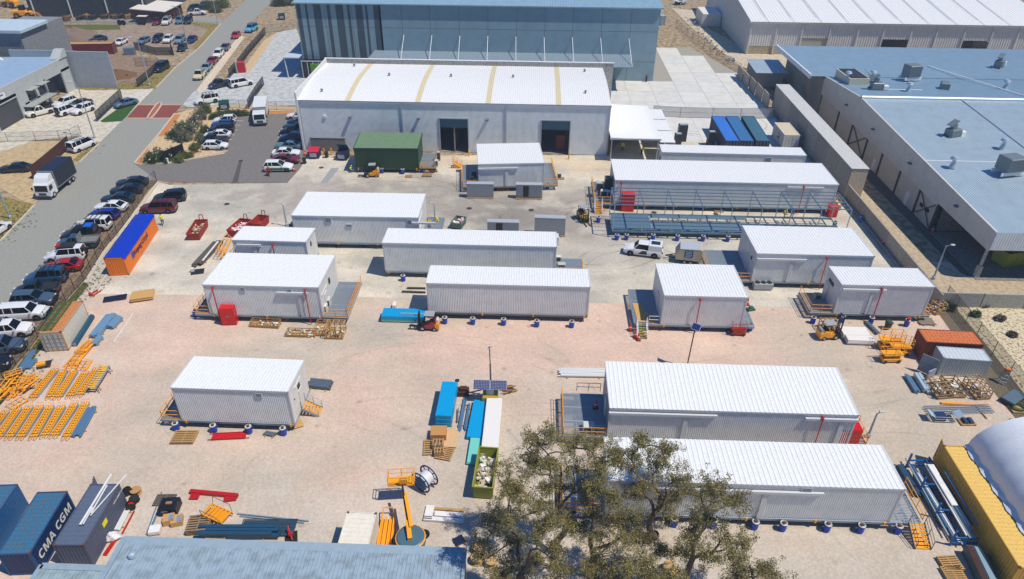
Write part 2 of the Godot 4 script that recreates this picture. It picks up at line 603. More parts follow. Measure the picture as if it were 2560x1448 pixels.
	flat("lawn",[W(-82.93,-142.74),W(-85.38,-142.86),W(-84.99,-130.67),W(-84.11,-130.05),W(-80.89,-130.89),W(-81.17,-133.37)],-.004,mt("lawn_green",C(.2,.36,.06),1.0,.0,noise_tex(67,.06,256,[.0,.5,1.0],[C(.6,.7,.6),C(.85,.9,.8),C(1,1,1)],3),.4))
	flat("driveway_apron",[W(-83.71,-151.02),W(-87.66,-145.87),W(-87.22,-143.79),W(-82.37,-141.75)],-.009,mt("apron_light",C(.82,.8,.75),.9,.0,streak,.08))
	var scrub := mt("dry_scrub_ground",C(.58,.52,.33),1.0,.0,noise_tex(71,.04,512,[.0,.4,.55,1.0],[C(.5,.6,.36),C(.72,.75,.5),C(1,.95,.85),C(1,.98,.94)],5),.08)
	flat("scrub_corner",[W(-73.79,-79.48),W(-74.43,-83.84),W(-76.21,-94.72),W(-78.31,-95.57),W(-83.29,-97.43),W(-82.04,-88.22)],-.01,scrub)
	flat("scrub_verge",[W(-78.29,-111.01),W(-79.47,-119.54),W(-80.61,-119.87),W(-79.74,-111.46)],-.006,scrub)
	flat("scrub_verge_far",[W(-83.83,-151.86),W(-86.21,-167.06),W(-87.82,-168.3),W(-89.63,-165.86),W(-89.77,-156.16),W(-90.42,-153.77),W(-101.25,-151.99),W(-99.88,-149.53),W(-88.48,-150.74)],-.009,scrub)
	flat("scrub_island",[W(-91.95,-210.73),W(-87.1,-183.9),W(-89.58,-185.32),W(-92.61,-203.52),W(-100.18,-210.68),W(-100.61,-213.14)],-.007,scrub)
	var builders := mt("builders_yard_ground",C(.56,.47,.39),1.0,.0,streak,.045)
	flat("builders_yard",[W(-123.47,-171.3),W(-116.39,-178.26),W(-103.14,-180.59),W(-99.52,-176.34),W(-86.4,-168.38),W(-89.63,-165.86),W(-89.77,-156.16),W(-90.56,-154.06),W(-101.84,-152.25),W(-109.34,-158.96)],-.016,builders)
	flat("gravel_lot",[W(-144.2,-202.48),W(-120.52,-208.83),W(-92.73,-209.7),W(-87.51,-184.66),W(-94.06,-181.16),W(-125.78,-178.44),W(-134.8,-189.78)],-.02,mt("gravel_lot",C(.6,.53,.46),1.0,.0,streak,.03))
	flat("grass_lot",[W(-145.2,-203.35),W(-137.01,-206.77),W(-120.05,-207.89),W(-117.26,-202.38),W(-127.83,-200.76),W(-133.47,-196.78),W(-134.25,-190.66),W(-137.88,-192.99)],-.014,mt("wild_grass",C(.35,.37,.14),1.0,.0,noise_tex(73,.05,512,[.0,.45,.6,1.0],[C(.7,.75,.55),C(.95,1,.8),C(1,.95,.8),C(1,.98,.92)],5),.06))
	flat("side_street",[W(-106.53,-215.8),W(-101.75,-220.31),W(-94.56,-218.16),W(-92.32,-211.69),W(-92.73,-209.7),W(-104.97,-210.85),W(-106.27,-209.78),W(-121.49,-210.74),W(-144.92,-210.18),W(-146.68,-213.09)],-.013,mt("asphalt_road",C(.5,.5,.5)))
	# warehouse drive and rear concrete apron
	flat("warehouse_drive",[W(-68.69,-207.44),W(-72.62,-201.62),W(-67.01,-163.02),W(-64.4,-144.56),W(-64.52,-141.49),W(-57.42,-140.4),W(-47.99,-142.41),W(-49.55,-172.3),W(-60.41,-186.35)],-.014,mt("drive_concrete",C(.74,.75,.75),.9,.0,streak,.04))
	flat("crossover_drive",[W(-74.33,-149.88),W(-73.08,-141.01),W(-71.31,-139.62),W(-64.52,-141.49),W(-64.35,-145.6),W(-65.91,-165.32),W(-70.57,-167.66),W(-70.84,-158.16)],-.011,mt("drive_concrete",C(.74,.75,.75)))
	flat("sand_verge",[W(-74.12,-150.45),W(-81.94,-198.33),W(-79.7,-196.72),W(-74.98,-168.06),W(-72.73,-153.64),W(-71.84,-148.11)],-.009,mt("white_sand",C(.84,.78,.69),1.0,.0,streak,.12))
	flat("sand_strip",[W(-70.01,-169.36),W(-73.39,-193.7),W(-72.62,-201.62),W(-70.52,-188.91),W(-67.01,-163.02)],-.008,pale)
	var slab_mat := [mt("slab_a",C(.82,.82,.8),.9,.0,grime,.05),mt("slab_b",C(.8,.8,.785),.9,.0,grime,.06),mt("slab_c",C(.815,.81,.785),.9,.0,grime,.045)]
	var bed := MB.new()
	bed.poly([W(13,-121),W(48.6,-121),W(48.6,-170),W(41,-193),W(27,-193),W(13,-165)],-.03)
	var apron := structure("rear_apron",bed,mt("slab_joint",C(.6,.58,.54),1.0))
	for j in 9:
		for i in 6:
			var x0 := 15.0 + i * 5.6
			var z0 := -126.0 - j * 7.4
			if (z0 - 7.4 < -163.2 and x0 < 26.5) or x0 + 5.6 > 49.5 - maxf(.0,(-z0 - 163.0) * .32):
				continue
			var sl := MB.new()
			sl.box(V(2.77,-.012,-3.67),V(5.54,.034,7.34))
			part(apron,"slab",sl,slab_mat[(i * 2 + j) % 3],V(x0,0,z0))
	var skid := MB.new()
	var sn := fnoise(77,.2)
	for ring in [[30.5,-136.5,8.5],[31.5,-136.5,10.2],[32.2,-136.8,11.4],[33.5,-136.6,12.6]]:
		for i in 60:
			var a := -1.9 + i * .065
			if sn.get_noise_2d(a * 20.0,ring[2]) < -.12:
				continue
			var p := V(ring[0] + cos(a) * ring[2],.008,ring[1] + sin(a) * ring[2] * .62)
			var q := V(ring[0] + cos(a + .066) * ring[2],.008,ring[1] + sin(a + .066) * ring[2] * .62)
			skid.bar(p,q,.16,.002)
	part(apron,"tyre_marks",skid,mt("tyre_mark",C(.63,.62,.6),.95))
	# right: lane beside the factory,sand lot
	flat("factory_lane",[W(50.89,-174.92),W(53.7,-153.88),W(55.81,-118.79),W(56.21,-107.3),W(57.18,-79.47),W(56.31,-75.24),W(73.41,-74.68),W(87.97,-96.39),W(66.85,-95.37),W(59.64,-95.03),W(59.33,-165.76)],-.02,mt("lane_asphalt",C(.36,.33,.3),.95,.0,streak,.07))
	flat("lane_concrete",[W(52.02,-108.62),W(53.74,-110.28),W(54.25,-84.39),W(57.68,-80.46),W(71.94,-80.14),W(71.63,-72.04),W(51.98,-76.58)],-.012,mt("lane_concrete",C(.72,.65,.54),.9,.0,streak,.09))
	flat("far_yard_concrete",[W(43.7,-241.55),W(53.2,-237.55),W(50.08,-215.24),W(56.49,-189.72),W(70.19,-190.56),W(64.6,-172.41),W(53.95,-171.78),W(50.32,-176.59),W(45.39,-214.93)],-.022,mt("far_concrete",C(.78,.73,.64),.95,.0,streak,.05))
	flat("sand_lot",[W(52.32,-74.43),W(73.89,-75.41),W(50.92,-41.17),W(51.85,-57.17),W(52.25,-64.21)],-.016,mt("sand_lot",C(.8,.75,.64),1.0,.0,noise_tex(79,.05,512,[.0,.33,.42,1.0],[C(.45,.45,.36),C(.68,.66,.55),C(.97,.96,.94),C(1,1,1)],5),.09))
	flat("fence_strip_soil",[W(51.98,-76.58),W(52.42,-74.44),W(52.34,-64.21),W(51.9,-57.11),W(51.54,-47.51),W(49.29,-47.42),W(48.82,-56.13),W(49.88,-73.62)],-.012,mt("dark_soil",C(.42,.38,.31),1.0,.0,streak,.2))
	# parking-bay lines and covers
	var bay := mt("line_paint",C(.85,.83,.78),.8)
	for p in [V(-58.03,0,-132.36),V(-57.63,0,-129.95),V(-57.16,0,-127.4),V(-56.94,0,-124.91),V(-56.5,0,-122.52),V(-56.29,0,-120.18),V(-47.07,0,-132.96),V(-46.39,0,-129.04),V(-45.76,0,-124.9),V(-45.2,0,-120.57)]:
		var b := MB.new()
		b.box(p + V(0,-.006,0),V(1.5,.004,.12))
		structure(numbered("bay_line"),b,bay)
	for p in [V(-46.99,0,-96.42),V(-.04,0,-96.68),V(-9.55,0,-96.76),V(-12.64,0,-110.65),V(-36.09,0,-110.79),V(-50.74,0,-112.95),V(28.04,0,-96.72),V(18.67,0,-96.79),V(9.35,0,-96.61),V(52.49,0,-108.65)]:
		var b := MB.new()
		b.lathe([W(.42,-.03),W(.42,-.004),W(.36,.0),W(0,.0)],14,p)
		structure(numbered("manhole_cover"),b,mt("cast_iron",C(.24,.23,.22),.8,.0,fine,1.0))


func ribbed_front(b: MB,x0: float,x1: float,y0: float,y1: float,z: float,holes: Array,pitch := .2,depth := .04) -> void:
	# front wall facing +z with door holes given as [xa,xb,top]
	var x := x0
	for h in holes:
		b.corr(V(x,y0,z),V(h[0] - x,0,0),V(0,y1 - y0,0),pitch,depth)
		b.corr(V(h[0],h[2],z),V(h[1] - h[0],0,0),V(0,y1 - h[2],0),pitch,depth)
		x = h[1]
	b.corr(V(x,y0,z),V(x1 - x,0,0),V(0,y1 - y0,0),pitch,depth)


func buildings() -> void:
	var cool := mt("pale_cladding",C(.88,.91,.92),.5,.0,grime,.08)
	var roofw := mt("white_roof",C(.9,.905,.9),.45,.0,grime,.3)
	var dark := mt("interior_concrete",C(.52,.51,.49),.9)
	var conc := mt("tilt_concrete",C(.72,.71,.68),.9,.0,streak,.1)
	white_warehouse(cool,roofw,dark,conc)
	grey_warehouse(dark)
	right_side(cool,roofw,dark,conc)
	left_side(dark)
	near_roof()


func roof_y(t: float) -> float:
	return 9.12 + (.95 * sin(clampf(t / .56,.0,1.0) * PI * .5) if t < .56 else .95 - (t - .56) * .9)


func white_warehouse(cool: Material,roofw: Material,dark: Material,conc: Material) -> void:
	var w := thing("white_warehouse","white ribbed warehouse with a curved roof and two open roller doors","warehouse",V(0,0,-118.7))
	var b := MB.new()
	ribbed_front(b,-41,13.2,0,8.7,0,[[-16.5,-11.5,6.2],[1.4,6.35,6.2]])
	part(w,"front_wall",b,cool)
	b = MB.new()
	b.corr(V(-41,0,-20),V(0,0,20),V(0,9.0,0),.3,.04)
	b.corr(V(13.2,0,0),V(0,0,-20),V(0,9.0,0),.3,.04)
	part(w,"end_walls",b,cool)
	b = MB.new()
	b.box(V(-13.9,8.92,.12),V(54.4,.4,.2))
	part(w,"eave_gutter",b,mt("gutter",C(.7,.72,.75),.5))
	# roof: a shallow arch in ribbed sheets,translucent strips let in
	var prof := []
	for i in 11:
		var t := i / 10.0
		prof.append(W(.25 - t * 20.6,roof_y(t)))
	var strips := [-32.3,-20.1,-7.9,4.2]
	var rb := MB.new()
	var sb := []
	var x := -41.0
	for s in strips + [13.2]:
		for i in 10:
			var a: Vector2 = prof[i]
			var c: Vector2 = prof[i + 1]
			var x1: float = s - .45 if s < 13.0 else s
			rb.corr(V(x,a.y,a.x),V(x1 - x,0,0),V(0,c.y - a.y,c.x - a.x),.38,.035,true)
		x = s + .45
	part(w,"roof",rb,roofw)
	for s in strips:
		var t := MB.new()
		for i in 10:
			var a: Vector2 = prof[i]
			var c: Vector2 = prof[i + 1]
			t.corr(V(s - .45,a.y + .004,a.x),V(.9,0,0),V(0,c.y - a.y,c.x - a.x),.3,.035,true)
		part(w,"roof_light",t,mt("aged_fibreglass",C(.83,.78,.63),.6,.0,grime,.3))
	for p in [[-37.5,-3.2],[-27,-11.5],[-15.5,-11.6],[-4,-11.8],[9,-4.5],[9.5,-17],[-35,-18]]:
		var v := MB.new()
		v.lathe([W(.16,0),W(.16,.3),W(.24,.34),W(.2,.5),W(0,.55)],10)
		part(w,"roof_vent",v,mt("vent_grey",C(.5,.5,.5)),V(p[0],roof_y((.25 - p[1]) / 20.6),p[1]))
	b = MB.new()
	b.side([W(.5,.0),W(.5,10.5),W(-20.6,10.55),W(-20.6,0)],0,.3)
	var pl := part(w,"parapet_end",b,mt("white_panel",C(.86,.86,.86),.6,.0,grime,.1))
	pl.rotation.y = -PI / 2
	pl.position = V(-41.0,0,0)
	for k in 9:
		b = MB.new()
		b.box(V(0,5.2,0),V(6.22,10.4 + (.12 if k % 3 == 1 else .0),.25))
		part(w,"rear_panel",b,conc,V(-38.0 + k * 6.27,0,-20.6))
	b = MB.new()
	b.box(V(-13,10.56,-20.6),V(56.8,.12,.45))
	part(w,"rear_capping",b,roofw)
	for xx in [-40.9,-23.0,-4.8,13.1]:
		b = MB.new()
		b.box(V(xx,4.4,.12),V(.22,8.8,.2))
		part(w,"downpipe",b,mt("downpipe",C(.66,.68,.71),.5))
	for xx in [-14.0,3.87]:
		b = MB.new()
		b.box(V(xx,5.35,-.3),V(4.95,1.7,.12))
		part(w,"roller_door",b,mt("roller_blue",C(.16,.37,.46),.5,.0,grime,.4))
		b = MB.new()
		for s in [-2.55,2.55]:
			b.box(V(xx + s,3.1,.06),V(.18,6.2,.24))
		b.box(V(xx,6.28,.06),V(5.28,.18,.24))
		part(w,"door_frame",b,mt("door_frame",C(.62,.65,.68),.5))
	b = MB.new()
	b.box(V(-14,.0,-10),V(54,.05,19.8))
	b.box(V(-14,4.5,-20.2),V(54,9,.3))
	b.box(V(-14.0,4.2,-6),V(.2,8.4,11.5))
	part(w,"interior",b,dark)
	b = MB.new()
	b.box(V(4.9,1.5,-2.4),V(1.6,3.0,2.0))
	part(w,"rust_red_cabinet",b,mt("rust_red",C(.4,.16,.1),.8,.0,grime,.5))
	for xx in [-32.1,-20.1,-8.1]:
		b = MB.new()
		b.box(V(xx,6.25,.35),V(.5,.28,.6))
		b.box(V(xx,6.1,.08),V(.16,.3,.14))
		part(w,"wall_lamp",b,mt("lamp_grey",C(.45,.46,.47),.5))
	b = MB.new()
	b.box(V(-36.6,6.2,.1),V(.5,.45,.2))
	part(w,"junction_box",b,cool)
	b = MB.new()
	b.box(V(-36.6,1.15,.25),V(6.1,2.3,.4))
	b.box(V(-36.6,2.34,.25),V(6.3,.1,.5))
	part(w,"block_screen",b,mt("grey_block",C(.5,.49,.48),.9,.0,streak,.3))
	b = MB.new()
	b.side([W(0,0),W(0,6.5),W(-3.2,6.5),W(-3.2,0)],0,.25)
	var gp := part(w,"green_panel",b,mt("lime_panel",C(.42,.68,.05),.5),V(-41.3,2.8,-21.0))
	# lean-to canopy on the right of the warehouse
	var c := thing("lean_to_canopy","low white canopy with open bays on the right end of the ribbed warehouse","canopy",V(13.3,0,-116))
	b = MB.new()
	b.corr(V(0,4.4,-17.5),V(0,0,17.6),V(8.6,-.25,0),.45,.035,true)
	b.box(V(4.3,4.13,-8.7),V(8.5,.12,17.4))
	part(c,"roof",b,roofw)
	b = MB.new()
	b.box(V(4.3,4.2,.14),V(8.8,.26,.16))
	part(c,"gutter",b,mt("gutter",C(.7,.72,.75)))
	for k in 3:
		b = MB.new()
		b.box(V(0,0,0),V(2.6,.1,5.4))
		b.box(V(1.2,-1.7,0),V(.1,3.3,5.3))
		part(c,"side_roof_panel",b,roofw,V(9.95,3.55,-3.0 - k * 5.75))
	for xx in [.3,8.3]:
		for zz in [-.3,-8.0]:
			b = MB.new()
			b.box(V(xx,2.05,zz),V(.2,4.1,.2))
			part(c,"post",b,mt("door_frame",C(.62,.65,.68)))
	b = MB.new()
	b.box(V(4.3,2,-12),V(8.4,4.0,.2))
	part(c,"back_wall",b,dark)


func grey_warehouse(dark: Material) -> void:
	var w := thing("grey_warehouse","tall blue-grey panelled warehouse with dark stripes and a stayed awning","warehouse",V(0,0,-163))
	var pm := [mt("blue_grey_a",C(.54,.65,.69),.8,.0,grime,.05),mt("blue_grey_b",C(.55,.66,.7),.8,.0,grime,.05)]
	var edges := [-53.5,-47.0,-41.0,-34.9,-29.9,-23.6,-17.1,-10.7,-4.3,1.95,8.15,14.55,20.9,27.2]
	var rows := [.0,4.3,10.9,16.0]
	for i in edges.size() - 1:
		for j in 3:
			var b := MB.new()
			var wx: float = edges[i + 1] - edges[i] - .07
			var wy: float = rows[j + 1] - rows[j] - .07
			b.box(Vector3.ZERO,V(wx,wy,.3))
			part(w,"panel",b,pm[(i + j) % 2],V((edges[i] + edges[i + 1]) * .5,(rows[j] + rows[j + 1]) * .5,-.15))
	var b := MB.new()
	b.box(V(-13.15,8,-.45),V(80.6,15.9,.3))
	b.box(V(-13.15,7.9,-69.8),V(80.6,15.8,.3))
	for xx in [-53.3,27.0]:
		b.box(V(xx,8,-35),V(.3,15.9,69.5))
	part(w,"core_walls",b,mt("joint_grey",C(.36,.45,.5),.9))
	var sm := mt("stripe_grey",C(.28,.35,.39),.8,.0,grime,.05)
	for s in [[-53.3,.9],[-51.4,.5],[-49.6,1.7],[-46.6,.8],[-44.6,1.7],[-42.0,.6],[-40.2,1.6],[-38.0,.5],[-36.2,1.6],[-35.0,.4]]:
		b = MB.new()
		b.box(V(s[0] + s[1] * .5 + .1,8.0,.006),V(s[1],15.96,.012))
		part(w,"stripe",b,sm)
	b = MB.new()
	b.corr(V(-54,16.05,.5),V(81.8,0,0),V(0,2.4,-36),.6,.04,true)
	b.corr(V(27.8,16.05,-71),V(-81.8,0,0),V(0,2.4,35),.6,.04,true)
	b.box(V(-13.1,15.92,.3),V(81.8,.22,.5))
	part(w,"roof",b,mt("blue_roof",C(.55,.68,.75),.45,.1,grime,.05))
	b = MB.new()
	b.hexa([V(-35.9,5.75,0),V(-37.5,5.3,8.6),V(21.2,5.3,8.6),V(20.6,5.75,0),V(-35.9,5.9,0),V(-37.5,5.45,8.6),V(21.2,5.45,8.6),V(20.6,5.9,0)])
	b.corr(V(-37.4,5.47,8.6),V(58.4,0,0),V(.8,.45,-8.6),.6,.03,true)
	part(w,"awning",b,mt("awning_grey",C(.52,.59,.64),.5,.1,grime,.1))
	for i in 9:
		var t := MB.new()
		var xx := -29.7 + i * 6.31
		t.tube(V(xx,9.4,0),V(xx + .25,5.5,8.0),.09,6)
		part(w,"stay_rod",t,mt("rod_white",C(.8,.82,.84),.5))
	b = MB.new()
	b.box(V(14.2,1.9,.05),V(3.0,3.8,.12))
	part(w,"door",b,mt("door_grey",C(.22,.24,.27),.6))
	b = MB.new()
	b.box(V(25.6,.7,.6),V(.35,1.4,.35))
	part(w,"bollard",b,mt("bollard_red",C(.35,.08,.08),.6))
	# glazed entry and blue canopy at the left corner
	b = MB.new()
	b.box(V(-50.6,1.9,1.2),V(5.4,3.8,2.2))
	part(w,"glazed_entry",b,glass())
	b = MB.new()
	for k in 5:
		b.box(V(-53.2 + k * 1.3,1.9,2.34),V(.14,3.8,.1))
	b.box(V(-50.6,3.85,2.3),V(5.5,.16,.2))
	part(w,"entry_frame",b,mt("frame_pale",C(.75,.77,.78),.5))
	b = MB.new()
	b.box(V(-55.4,4.6,.4),V(3.6,.2,4.4))
	part(w,"entry_canopy",b,mt("canopy_blue",C(.72,.76,.8),.5))
	b = MB.new()
	b.tube(V(-56.8,0,2.2),V(-57.0,4.5,2.4),.14,8)
	part(w,"canopy_post",b,mt("rod_white",C(.8,.82,.84)))


func right_side(cool: Material,roofw: Material,dark: Material,conc: Material) -> void:
	var w := thing("bay_warehouse","long pale warehouse with ribbed bays and dark doors beyond the blue roofs","warehouse",V(0,0,-188))
	var b := MB.new()
	var rise := 3.6
	ribbed_front(b,54.5,130,2.0,8,0,[[67.9,74.8,4.15],[88.2,95.0,4.15],[108.4,115.3,4.15]],.6,.06)
	part(w,"front_cladding",b,mt("pale_cladding_far",C(.86,.86,.84),.6,.0,grime,.1))
	b = MB.new()
	ribbed_front(b,54.5,130,0,2.0,-.02,[[67.9,74.8,2.0],[88.2,95.0,2.0],[108.4,115.3,2.0]],2.0,.0)
	part(w,"plinth",b,mt("cream_block",C(.76,.7,.57),.9,.0,streak,.1))
	b = MB.new()
	b.side([W(0,0),W(0,8),W(-26,8 + rise),W(-52,8),W(-52,0)],0,.3)
	var e := part(w,"end_wall",b,mt("pale_cladding_far",C(.78,.77,.73)),V(54.5,0,0))
	e.rotation.y = -PI / 2
	b = MB.new()
	b.corr(V(54.2,8.05,.6),V(76,0,0),V(0,rise,-26.6),.8,.05,true)
	b.corr(V(130.2,8.05,-52.6),V(-76,0,0),V(0,rise,26.6),.8,.05,true)
	b.box(V(92,7.85,.3),V(76,.3,.5))
	part(w,"roof",b,roofw)
	for k in 10:
		var t := MB.new()
		t.corr(V(57.8 + k * 6.7,8.06,.5),V(.9,0,0),V(0,rise,-26.4),.45,.06,true)
		part(w,"roof_light",t,mt("roof_light_grey",C(.74,.76,.77),.5))
	for xx in [54.6,61.1,67.6,74.6,81.6,88.0,94.9,101.3,108.2,115.1,121.5]:
		b = MB.new()
		b.box(V(xx,3.9,.16),V(.3,7.8,.3))
		part(w,"downpipe",b,mt("downpipe_white",C(.82,.83,.83),.6))
	for k in [[71.35,0],[91.6,1],[111.85,1]]:
		b = MB.new()
		b.box(V(k[0],2.05,-7.0 if k[1] else -.15),V(6.9,4.2,.1))
		part(w,"door",b,mt("bay_interior",C(.5,.49,.47),.9) if k[1] else mt("cream_roller",C(.74,.71,.63),.6))
	b = MB.new()
	b.cbox(V(51.2,1.75,-34),V(5.4,3.5,9.5),.1)
	part(w,"side_shed",b,mt("shed_pale",C(.86,.86,.84),.6,.0,grime,.1))
	# factory with the blue roofs
	var f := thing("blue_roof_factory","large factory with pale blue ribbed roofs and rooftop coolers on the right","factory",V(58.2,0,0))
	var blue := mt("pale_blue_roof",C(.66,.735,.77),.4,.15,grime,.05)
	b = MB.new()
	b.corr(V(-.1,7.05,-79.4),V(72,0,0),V(0,1.95,-46.2),.34,.035,true)
	part(f,"near_roof",b,blue)
	b = MB.new()
	b.corr(V(-.1,9.0,-125.8),V(72,0,0),V(0,-1.5,-17.6),.34,.035,true)
	b.corr(V(-2.9,7.6,-143),V(75,0,0),V(0,-.4,-25),.34,.035,true)
	part(f,"far_roof",b,mt("mid_blue_roof",C(.56,.67,.74),.4,.15,grime,.05))
	b = MB.new()
	b.tube(V(0,9.0,-125.6),V(72,9.0,-125.6),.45,10)
	part(f,"ridge_vent",b,mt("ridge_metal",C(.7,.76,.8),.4,.4))
	for xx in [17.5,36.0]:
		b = MB.new()
		b.bar(V(xx,7.13,-79.4),V(xx,9.08,-125.5),.3,.06)
		part(f,"roof_joint_cap",b,mt("joint_cap",C(.5,.57,.65),.5))
	b = MB.new()
	b.bar(V(0,7.95,-100.0),V(72,7.95,-100.0),.18,.1)
	b.bar(V(4,8.45,-132.5),V(14,8.45,-132.5),.2,.1)
	b.bar(V(24,7.6,-152),V(31,8.95,-127),.2,.1)
	part(f,"roof_cable_tray",b,roofw)
	# the west wall: a deep fascia over panels and braces
	b = MB.new()
	b.side([W(-79.5,4.4),W(-79.5,7.15),W(-125.6,9.1),W(-143.2,7.6),W(-143.2,4.0),W(-93,4.0),W(-93,4.4)],0,.22)
	var fas := part(f,"fascia",b,mt("fascia_pale",C(.8,.79,.75),.6,.0,grime,.08))
	fas.rotation.y = -PI / 2
	fas.position.x = .1
	b = MB.new()
	b.box(V(36,5.8,-79.42),V(72,2.4,.16))
	b.corr(V(0,4.6,-79.3),V(72,0,0),V(0,2.5,0),.34,.03,true)
	part(f,"front_fascia",b,cool)
	var zz := [-93.0,-98.5,-105.5,-112.5,-119.0,-126.0,-133.0,-143.0]
	for i in zz.size() - 1:
		var wm := MB.new()
		wm.box(V(.25,2.1,(zz[i] + zz[i + 1]) * .5),V(.2,4.2,absf(zz[i + 1] - zz[i]) - .35))
		part(f,"wall_panel",wm,mt("wall_pale",C(.77,.75,.7),.7,.0,grime,.08))
		var cm := MB.new()
		cm.box(V(.1,2.1,zz[i]),V(.3,4.3,.3))
		part(f,"column",cm,mt("column_dark",C(.25,.27,.27),.6))
	for i in [0,4]:
		b = MB.new()
		b.tube(V(.0,.3,zz[i] - .3),V(.0,4.0,zz[i + 1] + .3),.08,6)
		b.tube(V(.0,4.0,zz[i] - .3),V(.0,.3,zz[i + 1] + .3),.08,6)
		part(f,"cross_brace",b,mt("column_dark",C(.25,.27,.27)))
	for q in [[-95.2,2.2],[-97.0,2.1]]:
		b = MB.new()
		b.box(V(.12,q[1],q[0]),V(.1,.55,.95))
		part(f,"window",b,glass())
	for q in [-101.5,-114.5]:
		b = MB.new()
		b.box(V(.13,1.05,q),V(.08,2.1,1.0))
		part(f,"door",b,roofw)
	for q in [-88.5,-103.0,-117.5,-130.0]:
		b = MB.new()
		b.box(V(-.35,6.2,q),V(.5,.18,.6))
		part(f,"wall_lamp",b,mt("lamp_blue_grey",C(.3,.38,.45),.5))
	b = MB.new()
	b.box(V(37,3.0,-93),V(72,6.0,.3))
	b.box(V(36,.02,-86),V(72,.06,13))
	part(f,"loading_bay_back",b,mt("bay_back",C(.52,.5,.47),.9,.0,streak,.1))
	for xx in [.4,14.0]:
		b = MB.new()
		b.box(V(xx,3.4,-80.3),V(.28,3.4,.28))
		b.box(V(xx,.85,-80.3),V(.55,1.7,.55))
		part(f,"post",b,conc)
	b = MB.new()
	b.box(V(.2,3.4,-155.5),V(.3,6.8,24))
	part(f,"rear_wall",b,mt("rear_wall_pale",C(.62,.61,.58),.8))
	b = MB.new()
	b.bar(V(-2.9,7.0,-167.8),V(-2.9,7.4,-143.4),.3,.9)
	part(f,"rear_fascia",b,cool)
	for k in 7:
		b = MB.new()
		b.bar(V(-2.6,6.8,-144 - k * .5),V(-1.4,.2 + k * .4,-144.5 - k),.14)
		part(f,"escape_stair_strut",b,mt("strut_grey",C(.55,.55,.52),.6))
	# rooftop machines on the factory
	var kit := mt("cooler_grey",C(.45,.5,.52),.5,.2,grime,.4)
	for q in [[V(73.39,8.3,-140.53),2.6,2.2,"large square grey rooftop cooler near the ridge pipe of the blue roof"],[V(68,8.2,-95.81),2.8,2.0,"square grey rooftop cooler on a white frame on the near blue roof"]]:
		var t := thing("rooftop_cooler",q[3],"air cooler",V(q[0].x,q[0].y - .1,q[0].z),.25,"coolers on the blue roof")
		b = MB.new()
		b.cbox(V(0,.5 + q[2] * .5,0),V(q[1],q[2],q[1] * .85),.1)
		part(t,"casing",b,kit)
		b = MB.new()
		for s in [-1.0,1.0]:
			b.bar(V(-q[1] * .7,.2,s * .9),V(q[1] * .7,.2,s * .9),.16,.5)
		part(t,"frame",b,roofw)
		b = MB.new()
		for k in 7:
			b.box(V(0,.8 + k * q[2] * .12,q[1] * .43),V(q[1] * .9,.05,.04))
		part(t,"louvre",b,mt("louvre_dark",C(.3,.34,.35)))
	var ducts := [[V(63.5,8.6,-132.27),"white tapered duct fan beside two vents at the left end of the ridge pipe"],[V(66.59,8.3,-109.42),"grey cooler with an upturned hood alone on the near blue roof"],[V(96.73,7.8,-151.89),"hooded grey cooler beside a cream box on the far blue roof"],[V(76.88,8.3,-133.99),"small dark cooler on skids behind the ridge pipe"]]
	for i in ducts.size():
		var p: Vector3 = ducts[i][0]
		var t := thing("hooded_cooler",ducts[i][1],"air cooler",V(p.x,p.y - .1,p.z),.4 * i,"coolers on the blue roof")
		b = MB.new()
		b.cbox(V(0,.8,0),V(2.0,1.1,1.5),.12)
		b.bar(V(-1.3,.15,.6),V(1.3,.15,.6),.12,.3)
		b.bar(V(-1.3,.15,-.6),V(1.3,.15,-.6),.12,.3)
		part(t,"casing",b,kit)
		if i < 3:
			b = MB.new()
			b.box(V(-.3,1.7,0),V(.7,.9,.7))
			b.box(V(-.7,2.35,0),V(1.5,.14,1.0),Basis(Vector3.BACK,.5))
			part(t,"hood",b,kit)
			b = MB.new()
			b.cbox(V(1.5,.5,.4),V(.9,.8,.8),.06)
			part(t,"side_unit",b,roofw)
	var vents := [[V(59.91,8.7,-137.13),"leftmost round roof cowl on the blue roof"],[V(65.09,8.6,-138.27),"round roof cowl behind the hooded fan on the blue roof"],[V(68.9,8.6,-131.17),"round roof cowl in front of the square cooler"],[V(71.9,8.2,-104.65),"round roof cowl near the right edge of the near blue roof"],[V(61.04,8,-97.6),"pair of low cream vents on the near blue roof"],[V(88.69,8.2,-134.98),"small cream fan box near the right end of the ridge pipe"]]
	for q in vents:
		var t := thing("roof_cowl",q[1],"roof vent",V(q[0].x,q[0].y - .1,q[0].z),.0,"cowls on the blue roof")
		b = MB.new()
		b.lathe([W(.5,0),W(.25,.9),W(.25,1.3)],10)
		part(t,"stack",b,mt("ridge_metal",C(.7,.76,.8)))
		b = MB.new()
		b.lathe([W(.25,1.3),W(.65,1.4),W(.45,1.75),W(0,1.85)],10)
		part(t,"cap",b,mt("ridge_metal",C(.7,.76,.8)))
	var tank := thing("rooftop_chiller","long cream chiller with a dark top and slatted wings on the blue roof","chiller",V(59.8,7.5,-139.0),.05)
	b = MB.new()
	b.box(V(1.8,.9,0),V(3.8,1.9,6.5))
	part(tank,"casing",b,mt("cream_casing",C(.78,.76,.68),.6,.0,grime,.3))
	b = MB.new()
	b.box(V(1.8,1.9,0),V(3.2,.12,6.0))
	part(tank,"fan_deck",b,mt("fan_deck_dark",C(.12,.14,.17)))
	for k in 4:
		b = MB.new()
		b.box(V(5.6,1.1 + k * .18,1.6 - k * .9),V(2.4,.1,.8),Basis(Vector3.BACK,-.5))
		part(tank,"slat",b,mt("cream_casing",C(.78,.76,.68)))
	b = MB.new()
	b.tube(V(5.2,0,0),V(5.2,1.3,0),.12,6)
	part(tank,"slat_leg",b,mt("cream_casing",C(.78,.76,.68)))
